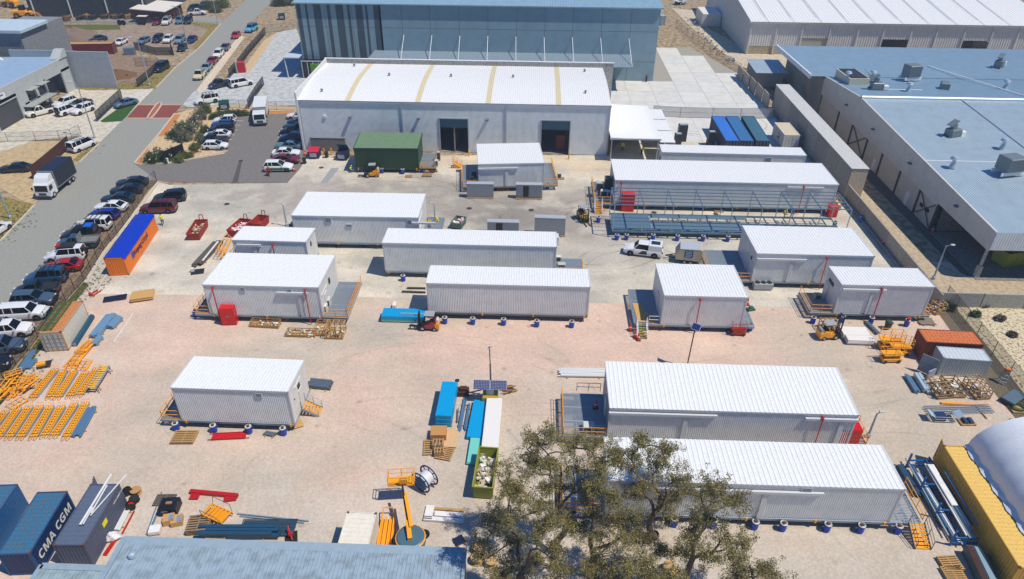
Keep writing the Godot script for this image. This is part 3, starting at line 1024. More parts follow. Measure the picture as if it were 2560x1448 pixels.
	# narrow walled store and the concrete boundary wall
	var s := thing("narrow_store","long narrow concrete store with a white ribbed top beside the yard","store",V(49.6,0,0))
	for k in 8:
		b = MB.new()
		b.box(V(.1,2.5,0),V(.2,5.0,5.25))
		part(s,"panel",b,mt("panel_warm_%d" % (k % 3),C(.66 - .03 * (k % 3),.63 - .03 * (k % 3),.58 - .02 * (k % 3)),.95,.0,streak,.15),V(0,0,-106 - k * 5.3))
	b = MB.new()
	b.box(V(1.3,2.5,-103.4),V(2.55,5.0,.2))
	b.box(V(1.3,2.5,-145.6),V(2.55,5.0,.2))
	b.box(V(2.5,2.5,-124.5),V(.2,5.0,42))
	part(s,"end_walls",b,mt("cream_render",C(.78,.73,.64),.9,.0,streak,.2))
	b = MB.new()
	b.corr(V(-.1,5.02,-103.2),V(2.8,0,0),V(0,0,-42.6),.35,.04)
	part(s,"top_sheeting",b,mt("sheet_grey_white",C(.8,.8,.78),.6,.0,grime,.2))
	var wl := thing("boundary_wall","low concrete panel wall along the right edge of the yard","wall",V(49.75,0,0))
	for k in 6:
		b = MB.new()
		b.cbox(V(0,1.2,0),V(.22,2.4,5.15),.02)
		part(wl,"panel",b,mt("panel_warm_%d" % (k % 3),C(.66,.63,.58)),V(0,0,-105.6 + 5.0 + k * 5.2))
	b = MB.new()
	b.tube(V(-.5,.35,-103),V(-.5,.35,-74),.12,8)
	part(wl,"service_pipe",b,mt("pipe_grey",C(.42,.46,.5),.5))
	var w2 := thing("rear_boundary_wall","low concrete panel wall beside the pale apron behind the blue containers","wall",V(48.3,0,0))
	for k in 5:
		b = MB.new()
		b.cbox(V(k * -.3,1.4,0),V(.22,2.8,4.4),.02)
		part(w2,"panel",b,mt("panel_warm_%d" % (k % 3),C(.66,.63,.58)),V(.4,0,-147.5 - k * 4.45))
	var fw := thing("sand_lot_wall","grey concrete panel wall at the back of the sand lot","wall",V(50.2,0,-73.2))
	for k in 5:
		b = MB.new()
		b.cbox(V(2.6,1.0,0),V(5.1,2.0,.2),.02)
		part(fw,"panel",b,mt("panel_cool_%d" % (k % 2),C(.62 + .05 * (k % 2),.62 + .05 * (k % 2),.6 + .03 * (k % 2)),.95,.0,streak,.2),V(k * 5.2,0,k * .02))
	var sh := thing("grey_lean_shed","small grey roofed shed behind the low wall by the blue roof factory","shed",V(49.5,0,-160))
	b = MB.new()
	b.box(V(3.2,1.6,0),V(6.0,3.2,.2))
	b.box(V(.2,1.6,-4),V(.2,3.2,8))
	part(sh,"walls",b,mt("shed_wall",C(.6,.6,.58),.8,.0,grime,.2))
	b = MB.new()
	b.corr(V(-.2,3.3,.6),V(7.4,0,0),V(0,.5,-9.5),.4,.04)
	part(sh,"roof",b,mt("pale_blue_roof",C(.66,.735,.77)))


func left_side(dark: Material) -> void:
	var w := thing("grey_unit","low pale grey workshop with dark roller doors and window hoods","workshop",V(-100.6,0,0))
	var wall := mt("unit_grey",C(.7,.72,.72),.7,.0,grime,.1)
	var b := MB.new()
	# wall facing the road at x = 0,openings cut out of it
	var holes := [[-131.6,-124.4,.0,4.2],[-137.2,-134.6,2.4,4.5],[-140.6,-138.2,2.4,4.5],[-138.4,-132.4,.0,1.9],[-147.0,-141.2,.0,4.9]]
	b.box(V(-.15,6.0,-135.8),V(.3,2.0,28.4))
	b.box(V(-.15,4.73,-137.2),V(.3,.54,25.8))
	b.box(V(-.15,2.5,-123.1),V(.3,5.0,2.6))
	b.box(V(-.15,4.6,-128),V(.3,.8,7.2))
	b.box(V(-.15,2.23,-132.0),V(.3,4.46,.8))
	b.box(V(-.15,3.2,-133.5),V(.3,2.52,2.2))
	b.box(V(-.15,3.2,-137.7),V(.3,2.52,1.0))
	b.box(V(-.15,2.15,-136.9),V(.3,.5,7.4))
	b.box(V(-.15,2.4,-140.9),V(.3,4.8,.6))
	b.box(V(-.15,2.5,-148.5),V(.3,5.0,3.0))
	part(w,"front_wall",b,wall)
	b = MB.new()
	b.box(V(-12,3.5,-121.7),V(24,7,.3))
	part(w,"side_wall",b,mt("unit_grey_cool",C(.62,.66,.69),.7,.0,grime,.1))
	b = MB.new()
	b.box(V(-6,4.1,-150.1),V(12,8.2,.3))
	part(w,"side_wall",b,mt("unit_grey_cool",C(.62,.66,.69),.7,.0,grime,.1))
	b = MB.new()
	b.corr(V(-26,6.4,-150.1),V(0,0,28.4),V(25.7,.5,0),.5,.04,true)
	part(w,"roof",b,mt("unit_roof",C(.6,.7,.8),.45,.1,grime,.06))
	b = MB.new()
	b.hexa([V(-2,7.0,-147.5),V(.2,7.0,-147.5),V(.2,7.0,-150.3),V(-2,7.0,-150.3),V(-1.7,8.6,-149.4),V(.2,8.6,-149.4),V(.2,8.6,-150.3),V(-1.7,8.6,-150.3)])
	part(w,"corner_fin",b,wall)
	for h in [[-128,7.2,2.1,4.2,-.25],[-144.1,5.8,2.45,4.9,-2.0]]:
		b = MB.new()
		b.box(V(h[4],h[2],h[0]),V(.1,h[3],h[1]))
		part(w,"roller_door",b,mt("door_charcoal",C(.27,.28,.29),.6,.0,grime,.3))
	b = MB.new()
	b.box(V(-.5,1.0,-135.4),V(.1,2.0,6.0))
	part(w,"shopfront_glazing",b,mt("shop_glass",C(.1,.12,.13),.1))
	for q in [-133.5,-134.7,-135.9,-137.1]:
		b = MB.new()
		b.box(V(-.42,1.0,q),V(.1,2.0,.1))
		part(w,"mullion",b,mt("frame_pale",C(.75,.77,.78)))
	for q in [-135.9,-139.4]:
		b = MB.new()
		b.box(V(-.25,3.45,q),V(.08,2.0,2.4))
		part(w,"window",b,glass())
		b = MB.new()
		b.box(V(.6,4.55,q),V(1.3,.1,2.8))
		part(w,"window_hood",b,mt("hood_grey",C(.6,.62,.6),.6))
	b = MB.new()
	b.box(V(.9,2.0,-136.6),V(2.0,.14,8.6))
	part(w,"shop_awning",b,mt("hood_grey",C(.6,.62,.6)))
	b = MB.new()
	b.box(V(.03,5.6,-127.0),V(.08,1.0,3.6))
	part(w,"sign_board",b,mt("sign_white",C(.86,.87,.87),.6))
	b = MB.new()
	b.box(V(.08,5.15,-126.6),V(.03,.2,1.6))
	b.box(V(.08,5.8,-127.6),V(.03,.25,1.2))
	part(w,"sign_lettering",b,mt("sign_blue",C(.2,.35,.5),.6))
	b = MB.new()
	b.box(V(4.0,3.9,-151.2),V(9.6,7.8,.3))
	part(w,"wing_wall",b,mt("wing_grey",C(.64,.67,.7),.8,.0,grime,.1))
	# taller grey block with overhanging white roofs behind it
	var t := thing("grey_tower_block","tall grey concrete block with overhanging white roof slabs at the left edge","building",V(-111,0,-152))
	b = MB.new()
	b.box(V(-4.5,5.4,-9),V(9,10.8,16))
	part(t,"wall",b,mt("raw_concrete",C(.52,.54,.56),.9,.0,streak,.12))
	b = MB.new()
	b.cbox(V(-6.0,11.3,-5.5),V(13.4,.7,10),.1)
	part(t,"roof_slab",b,mt("slab_pale_blue",C(.72,.79,.84),.5,.0,grime,.1))
	b = MB.new()
	b.cbox(V(-8.0,9.4,5.5),V(9.0,.6,5.5),.1)
	part(t,"lower_roof_slab",b,white())
	b = MB.new()
	b.bar(V(-5.0,9.0,4.4),V(-1.2,5.5,4.2),.6,.8)
	part(t,"raking_fin",b,white())
	# charcoal shed with red annex
	var c := thing("charcoal_shed","wide charcoal metal shed with white downpipes at the top left","shed",V(-132,0,-216))
	b = MB.new()
	b.corr(V(-19,0,0),V(36,0,0),V(0,11,0),.6,.05)
	part(c,"wall",b,mt("charcoal_cladding",C(.19,.21,.23),.6,.0,grime,.1))
	for k in 4:
		b = MB.new()
		b.box(V(-17.6 + k * 11.2,5.2,.2),V(.28,10.4,.28))
		part(c,"downpipe",b,mt("downpipe_white",C(.82,.83,.83)))
	b = MB.new()
	b.box(V(4.4,.8,.1),V(3.0,1.6,.2))
	part(c,"door",b,mt("door_slate",C(.12,.16,.2),.6))
	b = MB.new()
	b.box(V(-1,5.5,-15),V(35.8,10.9,29.6))
	part(c,"body",b,mt("charcoal_body",C(.2,.22,.24)))
	var a := thing("red_annex","dark red brick annex with a white sloping roof beside the charcoal shed","annex",V(-112.5,0,-216.5))
	b = MB.new()
	b.hexa([V(-4.5,0,5.5),V(4.6,0,5.5),V(4.6,0,-6),V(-4.5,0,-6),V(-4.5,3.7,5.5),V(4.6,3.0,5.5),V(4.6,3.0,-6),V(-4.5,3.7,-6)])
	part(a,"wall",b,mt("dark_red_brick",C(.33,.11,.11),.85,.0,grime,.3))
	b = MB.new()
	b.hexa([V(-4.9,3.8,6.2),V(5.2,3.1,6.2),V(5.2,3.1,-6.5),V(-4.9,3.8,-6.5),V(-4.9,4.0,6.2),V(5.2,3.3,6.2),V(5.2,3.3,-6.5),V(-4.9,4.0,-6.5)])
	part(a,"roof",b,mt("annex_roof",C(.84,.82,.78),.6))
	b = MB.new()
	b.box(V(-1.4,2.1,6.6),V(2.8,.12,2.0))
	part(a,"door_canopy",b,mt("annex_roof",C(.84,.82,.78)))
	for k in 4:
		b = MB.new()
		b.box(V(4.65,1.4,3.5 - k * 2.6),V(.1,2.0,1.1))
		part(a,"window",b,glass())


func near_roof() -> void:
	var r := thing("front_shed","pale blue ribbed metal roof of the nearest shed along the bottom edge","shed",V(-29.5,0,-32.4))
	var bl := mt("weathered_blue_roof",C(.6,.68,.73),.5,.1,streak,.06)
	var b := MB.new()
	b.corr(V(.3,4.85,14),V(24.9,0,0),V(0,.12,-13.55),.28,.03,true)
	part(r,"roof",b,bl)
	b = MB.new()
	b.hexa([V(0,4.7,.6),V(25.4,4.7,.6),V(25.4,4.7,-.05),V(0,4.7,-.05),V(0,4.98,.6),V(25.4,4.98,.6),V(25.4,5.1,-.05),V(0,5.1,-.05)])
	b.box(V(25.3,4.95,7),V(.22,.3,13.9))
	b.box(V(.1,4.95,7),V(.4,.34,13.9))
	part(r,"barge_flashing",b,mt("flashing_blue",C(.58,.66,.71),.5,.1,grime,.2))
	b = MB.new()
	b.box(V(12.7,2.35,.1),V(25.2,4.7,.2))
	b.box(V(25.1,2.35,7),V(.2,4.7,13.8))
	b.box(V(.1,2.35,7),V(.2,4.7,13.8))
	part(r,"wall",b,mt("shed_wall_grey",C(.5,.55,.58),.7))
	b = MB.new()
	b.lathe([W(.22,0),W(.3,.15),W(.26,.4),W(0,.5)],12,V(1.4,4.95,1.6))
	part(r,"roof_vent",b,mt("ridge_metal",C(.7,.76,.8)))
	b = MB.new()
	b.corr(V(-5.2,4.1,14),V(5.3,0,0),V(0,.1,-11.8),.28,.03,true)
	part(r,"lower_roof",b,mt("weathered_green_blue",C(.6,.69,.71),.5,.1,streak,.06))
	b = MB.new()
	b.box(V(-2.6,4.15,2.1),V(5.4,.26,.5))
	b.box(V(-5.3,4.15,8),V(.35,.26,12))
	b.box(V(-2.6,2.05,2.3),V(5.2,4.0,.2))
	b.box(V(-5.2,2.05,8),V(.2,4.0,11.6))
	part(r,"lower_flashing",b,mt("flashing_blue",C(.58,.66,.71)))


func rail_run(pts: Array,kick := true) -> MB:
	# yellow pipe handrail along points on a deck
	var b := MB.new()
	for i in pts.size() - 1:
		var p: Vector3 = pts[i]
		var q: Vector3 = pts[i + 1]
		for h in [1.05,.55]:
			b.tube(p + Vector3.UP * h,q + Vector3.UP * h,.032,6)
		if kick:
			b.bar(p + Vector3.UP * .08,q + Vector3.UP * .08,.02,.14)
		var k := maxi(1,roundi(p.distance_to(q) / 1.3))
		for j in k + 1:
			var a := p.lerp(q,float(j) / k)
			b.tube(a,a + Vector3.UP * 1.05,.032,6)
	return b


func grating(x0: float,x1: float,z0: float,z1: float,y: float,across := true) -> MB:
	var b := MB.new()
	for p in [[x0,z0,x1,z0],[x0,z1,x1,z1],[x0,z0,x0,z1],[x1,z0,x1,z1]]:
		b.bar(V(p[0],y - .13,p[1]),V(p[2],y - .13,p[3]),.1,.26)
	var k := 3
	for i in k - 1:
		var z := lerpf(z0,z1,(i + 1.0) / k)
		b.bar(V(x0,y - .1,z),V(x1,y - .1,z),.1,.18)
	if across:
		var m := int(absf(z1 - z0) / .16)
		for i in m:
			var z := lerpf(z0,z1,(i + .5) / m)
			b.bar(V(x0,y - .02,z),V(x1,y - .02,z),.09,.04)
	return b


func stairs(parent: Node3D,top: Vector3,dir: Vector3,n: int,width: float,treadm: Material,railm: Material,rails := true) -> void:
	# a flight from top going down along dir to the ground
	var s := dir.cross(Vector3.UP).normalized() * width * .5
	var rise := top.y / n
	var foot := top + dir * .27 * n - Vector3.UP * top.y
	var f := Node3D.new()
	f.name = "stair" if not parent.has_node("stair") else "stair_001"
	parent.add_child(f)
	var b := MB.new()
	for g in [-1.0,1.0]:
		b.bar(top + s * g,foot + s * g,.06,.24)
	part(f,"stringers",b,railm)
	for i in n:
		b = MB.new()
		b.box(Vector3.ZERO,V(.25,.05,width - .06) if absf(dir.x) > .5 else V(width - .06,.05,.25))
		part(f,"tread",b,treadm,top + dir * .27 * (i + .5) - Vector3.UP * rise * (i + .6))
	if rails:
		b = MB.new()
		for g in [-1.0,1.0]:
			for h in [.95,.5]:
				b.tube(top + s * g + Vector3.UP * h,foot + s * g + Vector3.UP * h,.03,6)
			for e in [top,(top + foot) * .5,foot]:
				b.tube(e + s * g,e + s * g + Vector3.UP * .95,.03,6)
		part(f,"handrail",b,railm)


func hut(called: String,label: String,at: Vector3,yaw: float,ln: float,dp: float,hf: float,hb: float,o := {}) -> Node3D:
	var t := thing(called,label,o.get("cat","portable building"),at,yaw,"portable buildings standing in the yard")
	var dk: float = o.get("deck",.95)
	var cw: Material = o.get("wall",mt("hut_wall",C(.9,.91,.905),.5,.0,grime,.1))
	var cr: Material = o.get("roof",mt("hut_roof",C(.895,.905,.905),.45,.0,grime,.4))
	var tr := mt("hut_trim",C(.78,.79,.8),.5) if not o.has("wall") else cw
	var b := MB.new()
	b.corr(V(.06,dk,-.06),V(ln - .12,0,0),V(0,hf - dk - .03,0),o.get("pitch",.185),.045)
	part(t,"front_wall",b,cw)
	b = MB.new()
	b.box(V(ln * .5,(dk + hb) * .5,-dp + .05),V(ln - .1,hb - dk - .04,.08))
	part(t,"rear_wall",b,cw)
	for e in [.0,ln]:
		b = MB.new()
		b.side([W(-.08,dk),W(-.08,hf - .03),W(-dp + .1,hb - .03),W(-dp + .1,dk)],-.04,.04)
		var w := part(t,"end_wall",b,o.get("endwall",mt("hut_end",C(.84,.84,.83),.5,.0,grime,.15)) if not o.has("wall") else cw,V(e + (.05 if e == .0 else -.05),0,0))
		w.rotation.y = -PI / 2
	b = MB.new()
	b.corr(V(-.06,hf,.07),V(ln + .12,0,0),V(0,hb - hf,-dp - .13),o.get("rpitch",.3),.03,true)
	part(t,"roof",b,cr)
	b = MB.new()
	b.box(V(ln * .5,hf - .1,.03),V(ln + .1,.17,.08))
	for e in [-.05,ln + .05]:
		b.bar(V(e,hf - .05,.1),V(e,hb - .05,-dp - .05),.1,.2)
	part(t,"eave_trim",b,tr)
	for e in [.03,ln - .03]:
		b = MB.new()
		b.box(V(e,(dk + hf) * .5,-.03),V(.14,hf - dk - .1,.14))
		part(t,"corner_trim",b,tr)
	var xl: float = -o.get("pl",.0)
	var xr: float = ln + o.get("pr",.0)
	b = MB.new()
	for z in [-.02,-dp + .1]:
		b.box(V((xl + xr) * .5,dk - .17,z),V(xr - xl,.28,.12))
		b.box(V((xl + xr) * .5,dk - .04,z + .05),V(xr - xl,.06,.1))
	var k := int((xr - xl) / 1.6)
	for i in k + 1:
		var x := lerpf(xl + .06,xr - .06,float(i) / k)
		b.box(V(x,dk - .17,-dp * .5),V(.1,.22,dp - .2))
	b.box(V(ln * .5,dk - .02,-dp * .5),V(ln - .1,.04,dp - .2))
	part(t,"base_frame",b,o.get("base",steel()))
	for i in maxi(2,int(ln / 4.0)):
		b = MB.new()
		b.box(V(lerpf(.4,ln - .4,float(i) / (maxi(2,int(ln / 4.0)) - 1)),dk - .16,.09),V(.16,.36,.1))
		part(t,"lifting_lug",b,yellow())
	for d in o.get("duct",[]):  # [x0,x1,y]
		b = MB.new()
		b.box(V((d[0] + d[1]) * .5,d[2],.12),V(d[1] - d[0],.26,.22))
		part(t,"cable_duct",b,tr)
		b = MB.new()
		b.box(V(d[1] - (d[1] - d[0]) * .28,(d[2] + dk) * .5,.07),V(.42,d[2] - dk,.12))
		part(t,"duct_drop",b,tr)
	for d in o.get("win",[]):  # [x,y,w,h]
		b = MB.new()
		b.box(V(d[0],d[1],.03),V(d[2] + .16,d[3] + .16,.1))
		var fr := part(t,"window",b,tr)
		b = MB.new()
		b.box(V(d[0],d[1],.085),V(d[2],d[3],.02))
		part(fr,"pane",b,mt("pane_pale",C(.42,.5,.56),.1))
	for x in o.get("pipe",[]):
		b = MB.new()
		b.pipe([V(x,hf - .35,.02),V(x,hf - .4,.3),V(x,dk - .2,.3),V(x + .05,.12,.35)],.06,8)
		b.lathe([W(.16,0),W(.16,.12),W(.1,.2)],8,V(x,hf - .5,.22))
		part(t,"red_pipe",b,mt("fire_red",C(.75,.06,.06),.5))
	for d in o.get("ends",[]):  # [side,z,y,w,h,kind] things on an end wall
		b = MB.new()
		var x := -.02 if d[0] == 0 else ln + .02
		b.box(V(x,d[2],d[1]),V(.12 if d[5] != "air_unit" else .7,d[4],d[3]))
		var em := glass() if d[5] == "window" else (mt("door_white",C(.8,.8,.79),.5) if d[5] == "door" else (mt("dark_fitting",C(.16,.17,.17),.6) if d[5] == "fitting" else tr))
		part(t,d[5],b,em)
	if o.has("pl"):
		b = grating(xl,-.02,-.06,-dp + .06,dk,o.get("grate",true))
		part(t,"walkway",b,steel())
		if o.get("rl",true):
			part(t,"handrail",rail_run([V(-.15,dk,-.06),V(xl + .05,dk,-.06),V(xl + .05,dk,-dp + o.get("gapl",.1))]),yellow())
	if o.has("pr"):
		b = grating(ln + .02,xr,-.06,-dp + .06,dk,o.get("grate",true))
		part(t,"walkway",b,steel())
		if o.get("rr",true):
			part(t,"handrail",rail_run([V(ln + .15,dk,-.06),V(xr - .05,dk,-.06),V(xr - .05,dk,-dp + o.get("gapr",.1))]),yellow())
	for p in o.get("ply",[]):  # loose boards [x,z,w,d,turn]
		b = MB.new()
		b.box(V(p[0],dk + .03,p[1]),V(p[2],.03,p[3]),Basis(Vector3.UP,p[4]))
		part(t,"plywood_sheet",b,mt("plywood",C(.8,.63,.38),.85,.0,streak,.5))
	for a in o.get("boxes",[]):  # equipment cabinets on the walkway [x,z,w,h,d,tone]
		b = MB.new()
		b.cbox(V(a[0],dk + a[3] * .5,a[1]),V(a[2],a[3],a[4]),.04)
		var cab := part(t,"equipment_cabinet",b,mt("cabinet_%d" % int(a[5] * 100),C(a[5],a[5],a[5] * .97),.5,.0,grime,.4))
		b = MB.new()
		b.box(V(a[0],dk + a[3] * .55,a[1] + a[4] * .5 + .012),V(a[2] * .8,a[3] * .7,.02))
		part(cab,"grille",b,mt("grille_grey",C(.22,.24,.25),.6))
	return t


func drum_model(t: Node3D,pale := false) -> void:
	if not cache.has("drum"):
		var b := MB.new()
		b.lathe([W(.27,.0),W(.295,.04),W(.3,.28),W(.315,.31),W(.3,.34),W(.3,.55),W(.315,.58),W(.3,.61),W(.295,.8)],14)
		cache["drum"] = b.mesh()
		b = MB.new()
		b.lathe([W(.295,.8),W(.315,.82),W(.3,.86),W(.26,.86),W(.24,.8),W(.0,.8)],14)
		cache["drum_fill"] = b.mesh()
		b = MB.new()
		b.box(V(0,.87,0),V(.24,.2,.24))
		cache["drum_packer"] = b.mesh()
		b = MB.new()
		b.tube(V(-.42,.6,0),V(.42,.6,0),.03,6)
		cache["drum_bar"] = b.mesh()
	part(t,"barrel",cache["drum"],mt("drum_cyan",C(.05,.42,.72),.4,.0,grime,.6) if pale else mt("drum_blue",C(.02,.25,.68),.35,.0,grime,.6))
	part(t,"concrete_fill",cache["drum_fill"],mt("drum_fill",C(.82,.82,.8),.8,.0,fine,.8))
	part(t,"packer",cache["drum_packer"],mt("packer",C(.35,.24,.16),.9))
	part(t,"lifting_bar",cache["drum_bar"],mt("bar_grey",C(.4,.43,.46),.5))


func drums(where: String,pts: Array) -> void:
	for i in pts.size():
		var o := thing("blue_drum","%s blue drum from the left %s" % [NTH[i],where],"drum",pts[i] + V(0,0,-.12),rng.randf() * .6,"blue drums used as supports")
		drum_model(o)


func huts() -> void:
	var no_rail := {"rl": false}
	hut("portable_building","white hut standing alone at the lower left near the yellow stair frames",V(-33.25,0,-48.8),-.01,11.03,4.96,5.1,4.75,{"pl": 2.0,"win": [[8.2,4.55,.5,.35]],"ends": [[1,-2.6,2.1,.9,2.1,"door"],[1,-2.5,3.6,.5,.5,"fitting"],[1,-2.4,4.1,1.8,.2,"hood"],[1,-1.0,3.2,.1,.1,"fitting"]]})
	var h := get_node("portable_building") as Node3D
	stairs(h,V(11.05,.95,-2.7),V(1,0,0),6,1.3,mt("tread_yellow",C(.85,.6,.2),.6),steel())
	hut("portable_building","white hut with a red cabinet in front and yellow railed decks at both ends",V(-37.34,0,-66.27),0,13.29,7.63,5.1,4.75,{"pl": 1.9,"pr": 2.9,"grate": true,"win": [[4.5,4.6,.45,.35],[9.9,4.55,.45,.35]],"duct": [[8.4,12.0,4.25]],"pipe": [1.1,11.8],"ply": [[-.9,-3.0,1.1,4.6,.0]],"ends": [[1,-2.0,2.0,1.0,2.1,"door"],[1,-1.8,3.5,2.4,.2,"hood"],[1,-4.0,3.4,.5,.7,"fitting"]],"boxes": [[13.1,-1.2,.8,.9,.8,.82],[13.3,-2.4,.6,1.0,.9,.78]]})
	hut("portable_building","small white hut tucked close behind the hut with the red cabinet",V(-37.95,0,-76.98),-.01,9.46,4.11,4.9,4.6,{"pl": 1.6,"duct": [[.5,3.6,4.2]],"pipe": [5.2],"ends": [[1,-1.6,3.7,.3,.6,"fitting"],[1,-1.0,1.9,.35,.4,"fitting"]]})
	hut("portable_building","long white hut with two small window boxes behind the skip bins",V(-32.31,0,-83.76),.01,17.08,7.84,5,4.7,{"pl": 2.2,"pr": 2.6,"win": [[4.9,4.4,.7,.6],[15.9,4.3,.5,.6],[7.6,3.6,.7,.3]],"duct": [[16.2,19.4,4.2]],"ends": [[1,-2.0,4.0,3.4,.2,"hood"],[1,-1.5,1.9,1.0,2.0,"door"]],"boxes": [[-1.3,-1.0,1.0,1.5,.9,.72],[-.6,-2.2,.9,1.3,.8,.66],[-1.5,-3.2,.6,1.2,.6,.8],[20.6,-.6,.7,.6,.7,.82],[21.2,-.4,.6,.5,.6,.7]],"rl": false,"rr": false})
	hut("portable_building","long white hut directly behind the central hut with the red forklift",V(-18.67,0,-76.78),0,21.91,4.12,5.1,4.9,{"pr": 3.6,"grate": true,"pitch": .2,"gapr": 2.2,"boxes": [[22.4,-3.4,.7,.8,.6,.8],[22.8,-2.2,1.0,.4,.8,.7]],"ends": [[1,-3.4,4.2,1.2,1.2,"air_unit"]]})
	hut("portable_building","long unmarked white hut in the centre, red forklift at its left corner",V(-11.9,0,-67.9),0,18.83,3.97,5,4.9,{"pitch": .2,"base": mt("grey_channel",C(.5,.5,.5),.6)})
	var gw := mt("green_wall",C(.17,.3,.19),.5,.0,grime,.15)
	hut("green_hut","dark green ribbed hut with a pale green roof in front of the warehouse",V(-29.62,0,-109.1),.03,10.58,6.43,4.4,4.6,{"wall": gw,"roof": mt("green_roof",C(.42,.53,.4),.5,.0,grime,.1),"pr": 2.8,"base": gw,"deck": .85,"boxes": [[13.4,-1.0,.6,1.1,.6,.8],[13.6,-3.4,.6,1.6,.6,.7]]})
	var gh := get_node("green_hut") as Node3D
	stairs(gh,V(16.1,.85,-2.6),V(1,0,0),5,1.1,yellow(),yellow())
	hut("portable_building","short white hut in front of the warehouse between its two roller doors",V(-8.48,0,-102.61),.1,10.37,8.74,4.8,4.6,{"pl": 2.6,"pr": 2.3,"duct": [[-.1,6.2,4.0]],"boxes": [[-1.1,-1.4,.6,1.1,.6,.55],[-.7,-3.6,.9,1.2,.8,.6],[13.2,-2.6,.6,.9,.6,.75]]})
	hut("portable_building","low white hut with one square window in front of the blue containers",V(21.28,0,-109.97),-.01,23.35,3.27,4.4,4.4,{"win": [[17.4,3.4,.9,.9]],"ends": [[0,-1.2,2.6,.6,1.2,"fitting"]]})
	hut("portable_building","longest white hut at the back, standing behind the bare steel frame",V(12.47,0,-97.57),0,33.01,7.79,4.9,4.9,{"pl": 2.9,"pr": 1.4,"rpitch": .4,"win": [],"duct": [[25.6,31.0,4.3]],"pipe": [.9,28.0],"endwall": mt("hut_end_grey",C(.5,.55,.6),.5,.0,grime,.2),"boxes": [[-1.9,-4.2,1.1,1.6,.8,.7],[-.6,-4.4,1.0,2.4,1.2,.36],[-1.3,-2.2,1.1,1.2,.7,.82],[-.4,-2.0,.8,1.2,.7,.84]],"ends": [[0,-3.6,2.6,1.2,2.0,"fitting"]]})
	h = get_node("portable_building_%03d" % (taken["portable_building"] - 1)) as Node3D
	stairs(h,V(-2.3,.95,.0),V(0,0,1),6,1.1,mt("tread_yellow",C(.85,.6,.2)),white())
	hut("portable_building","white hut with a wide railed deck on its left beside the trailer",V(28.19,0,-76.5),0,14.34,7.57,5,4.8,{"pl": 5.2,"rpitch": .36,"duct": [[.1,6.2,4.2]],"pipe": [8.6],"ply": [[-4.7,-1.6,.9,2.8,.0]],"ends": [[0,-3.0,2.0,1.1,2.1,"door"],[0,-1.6,3.4,.4,.4,"fitting"]]})
	hut("portable_building","white hut with plywood on its left deck and white steps",V(15.3,0,-66.57),0,9.3,7.24,5,4.75,{"pl": 3.0,"pr": 1.5,"rr": false,"rl": false,"rpitch": .36,"pipe": [4.0],"ply": [[-2.2,-2.2,1.0,3.8,.06],[-1.2,-1.2,.6,2.4,.4]],"ends": [[0,-3.2,2.1,1.0,2.2,"door"]]})
	h = get_node("portable_building_%03d" % (taken["portable_building"] - 1)) as Node3D
	stairs(h,V(-2.2,.95,.05),V(0,0,1),6,1.1,mt("tread_olive",C(.55,.52,.25),.7),white())
	part(h,"handrail",rail_run([V(-1.4,.95,-.06),V(-.1,.95,-.06)],false),white())
	hut("portable_building","white hut at the right edge of the yard behind the yellow forklift",V(36.23,0,-69.76),0,10.5,4.27,5,4.8,{"pl": 2.8,"pr": .8,"rpitch": .36,"duct": [[.2,5.2,4.35]],"pipe": [4.6],"ends": [[0,-2.6,3.6,1.4,.4,"fitting"],[0,-3.4,2.0,1.0,2.1,"door"]],"boxes": [[-1.0,-3.0,.7,.7,.7,.6]]})
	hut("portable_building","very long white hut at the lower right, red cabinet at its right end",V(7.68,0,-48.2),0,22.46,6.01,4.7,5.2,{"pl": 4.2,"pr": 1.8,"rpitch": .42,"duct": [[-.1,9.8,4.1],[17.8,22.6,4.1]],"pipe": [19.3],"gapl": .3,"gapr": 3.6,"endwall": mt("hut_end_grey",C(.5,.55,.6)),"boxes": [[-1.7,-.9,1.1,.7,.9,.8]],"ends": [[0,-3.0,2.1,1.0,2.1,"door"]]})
	h = get_node("portable_building_%03d" % (taken["portable_building"] - 1)) as Node3D
	stairs(h,V(23.6,.95,-4.4),V(1,0,0),6,1.0,yellow(),yellow())
	part(h,"handrail",rail_run([V(-.2,.95,-6.4),V(-2.6,.95,-6.4)],false),mt("bare_rail",C(.32,.32,.33),.5))
	part(h,"handrail",rail_run([V(-1.5,.95,-.4),V(-.2,.95,-.4)],false),yellow())
	hut("portable_building","nearest very long white hut, partly hidden behind the gum trees",V(6.81,0,-39.4),0,23.67,4.67,5,5.05,{"pl": 3.6,"pr": 2.6,"rpitch": .42,"duct": [[1.0,17.4,4.2]],"win": [[16.0,4.55,.7,.35]],"rl": true,"gapr": .2,"rr": false})
	h = get_node("portable_building_%03d" % (taken["portable_building"] - 1)) as Node3D
	stairs(h,V(25.9,.95,.0),V(0,0,1),7,1.3,yellow(),mt("bare_rail",C(.32,.32,.33)))
	part(h,"handrail",rail_run([V(26.5,.95,-.3),V(26.5,.95,-4.0)]),yellow())
	drums("under the hut alone at the lower left",[V(-33.84,0,-48.3),V(-30.11,0,-48.18),V(-26.67,0,-48.17),V(-23.3,0,-48.09)])
	drums("under the hut behind the red cabinet",[V(-39.65,0,-66.91),V(-32.88,0,-67.21),V(-26.07,0,-67.11)])
	drums("under the long hut behind the skip bins",[V(-27.11,0,-84.5),V(-23.35,0,-84.45)])
	drums("under the long hut just behind the central hut",[V(-16.28,0,-75.81)])
	drums("under the central hut by the red forklift",[V(-13.35,0,-66.95),V(-9.88,0,-66.86),V(-6.57,0,-66.85),V(-2.94,0,-66.85),V(.97,0,-66.71),V(5.05,0,-66.73)])
	drums("under the green hut",[V(-28.7,0,-109.34),V(-25.31,0,-109.02),V(-21.77,0,-108.87),V(-18.73,0,-109.84)])
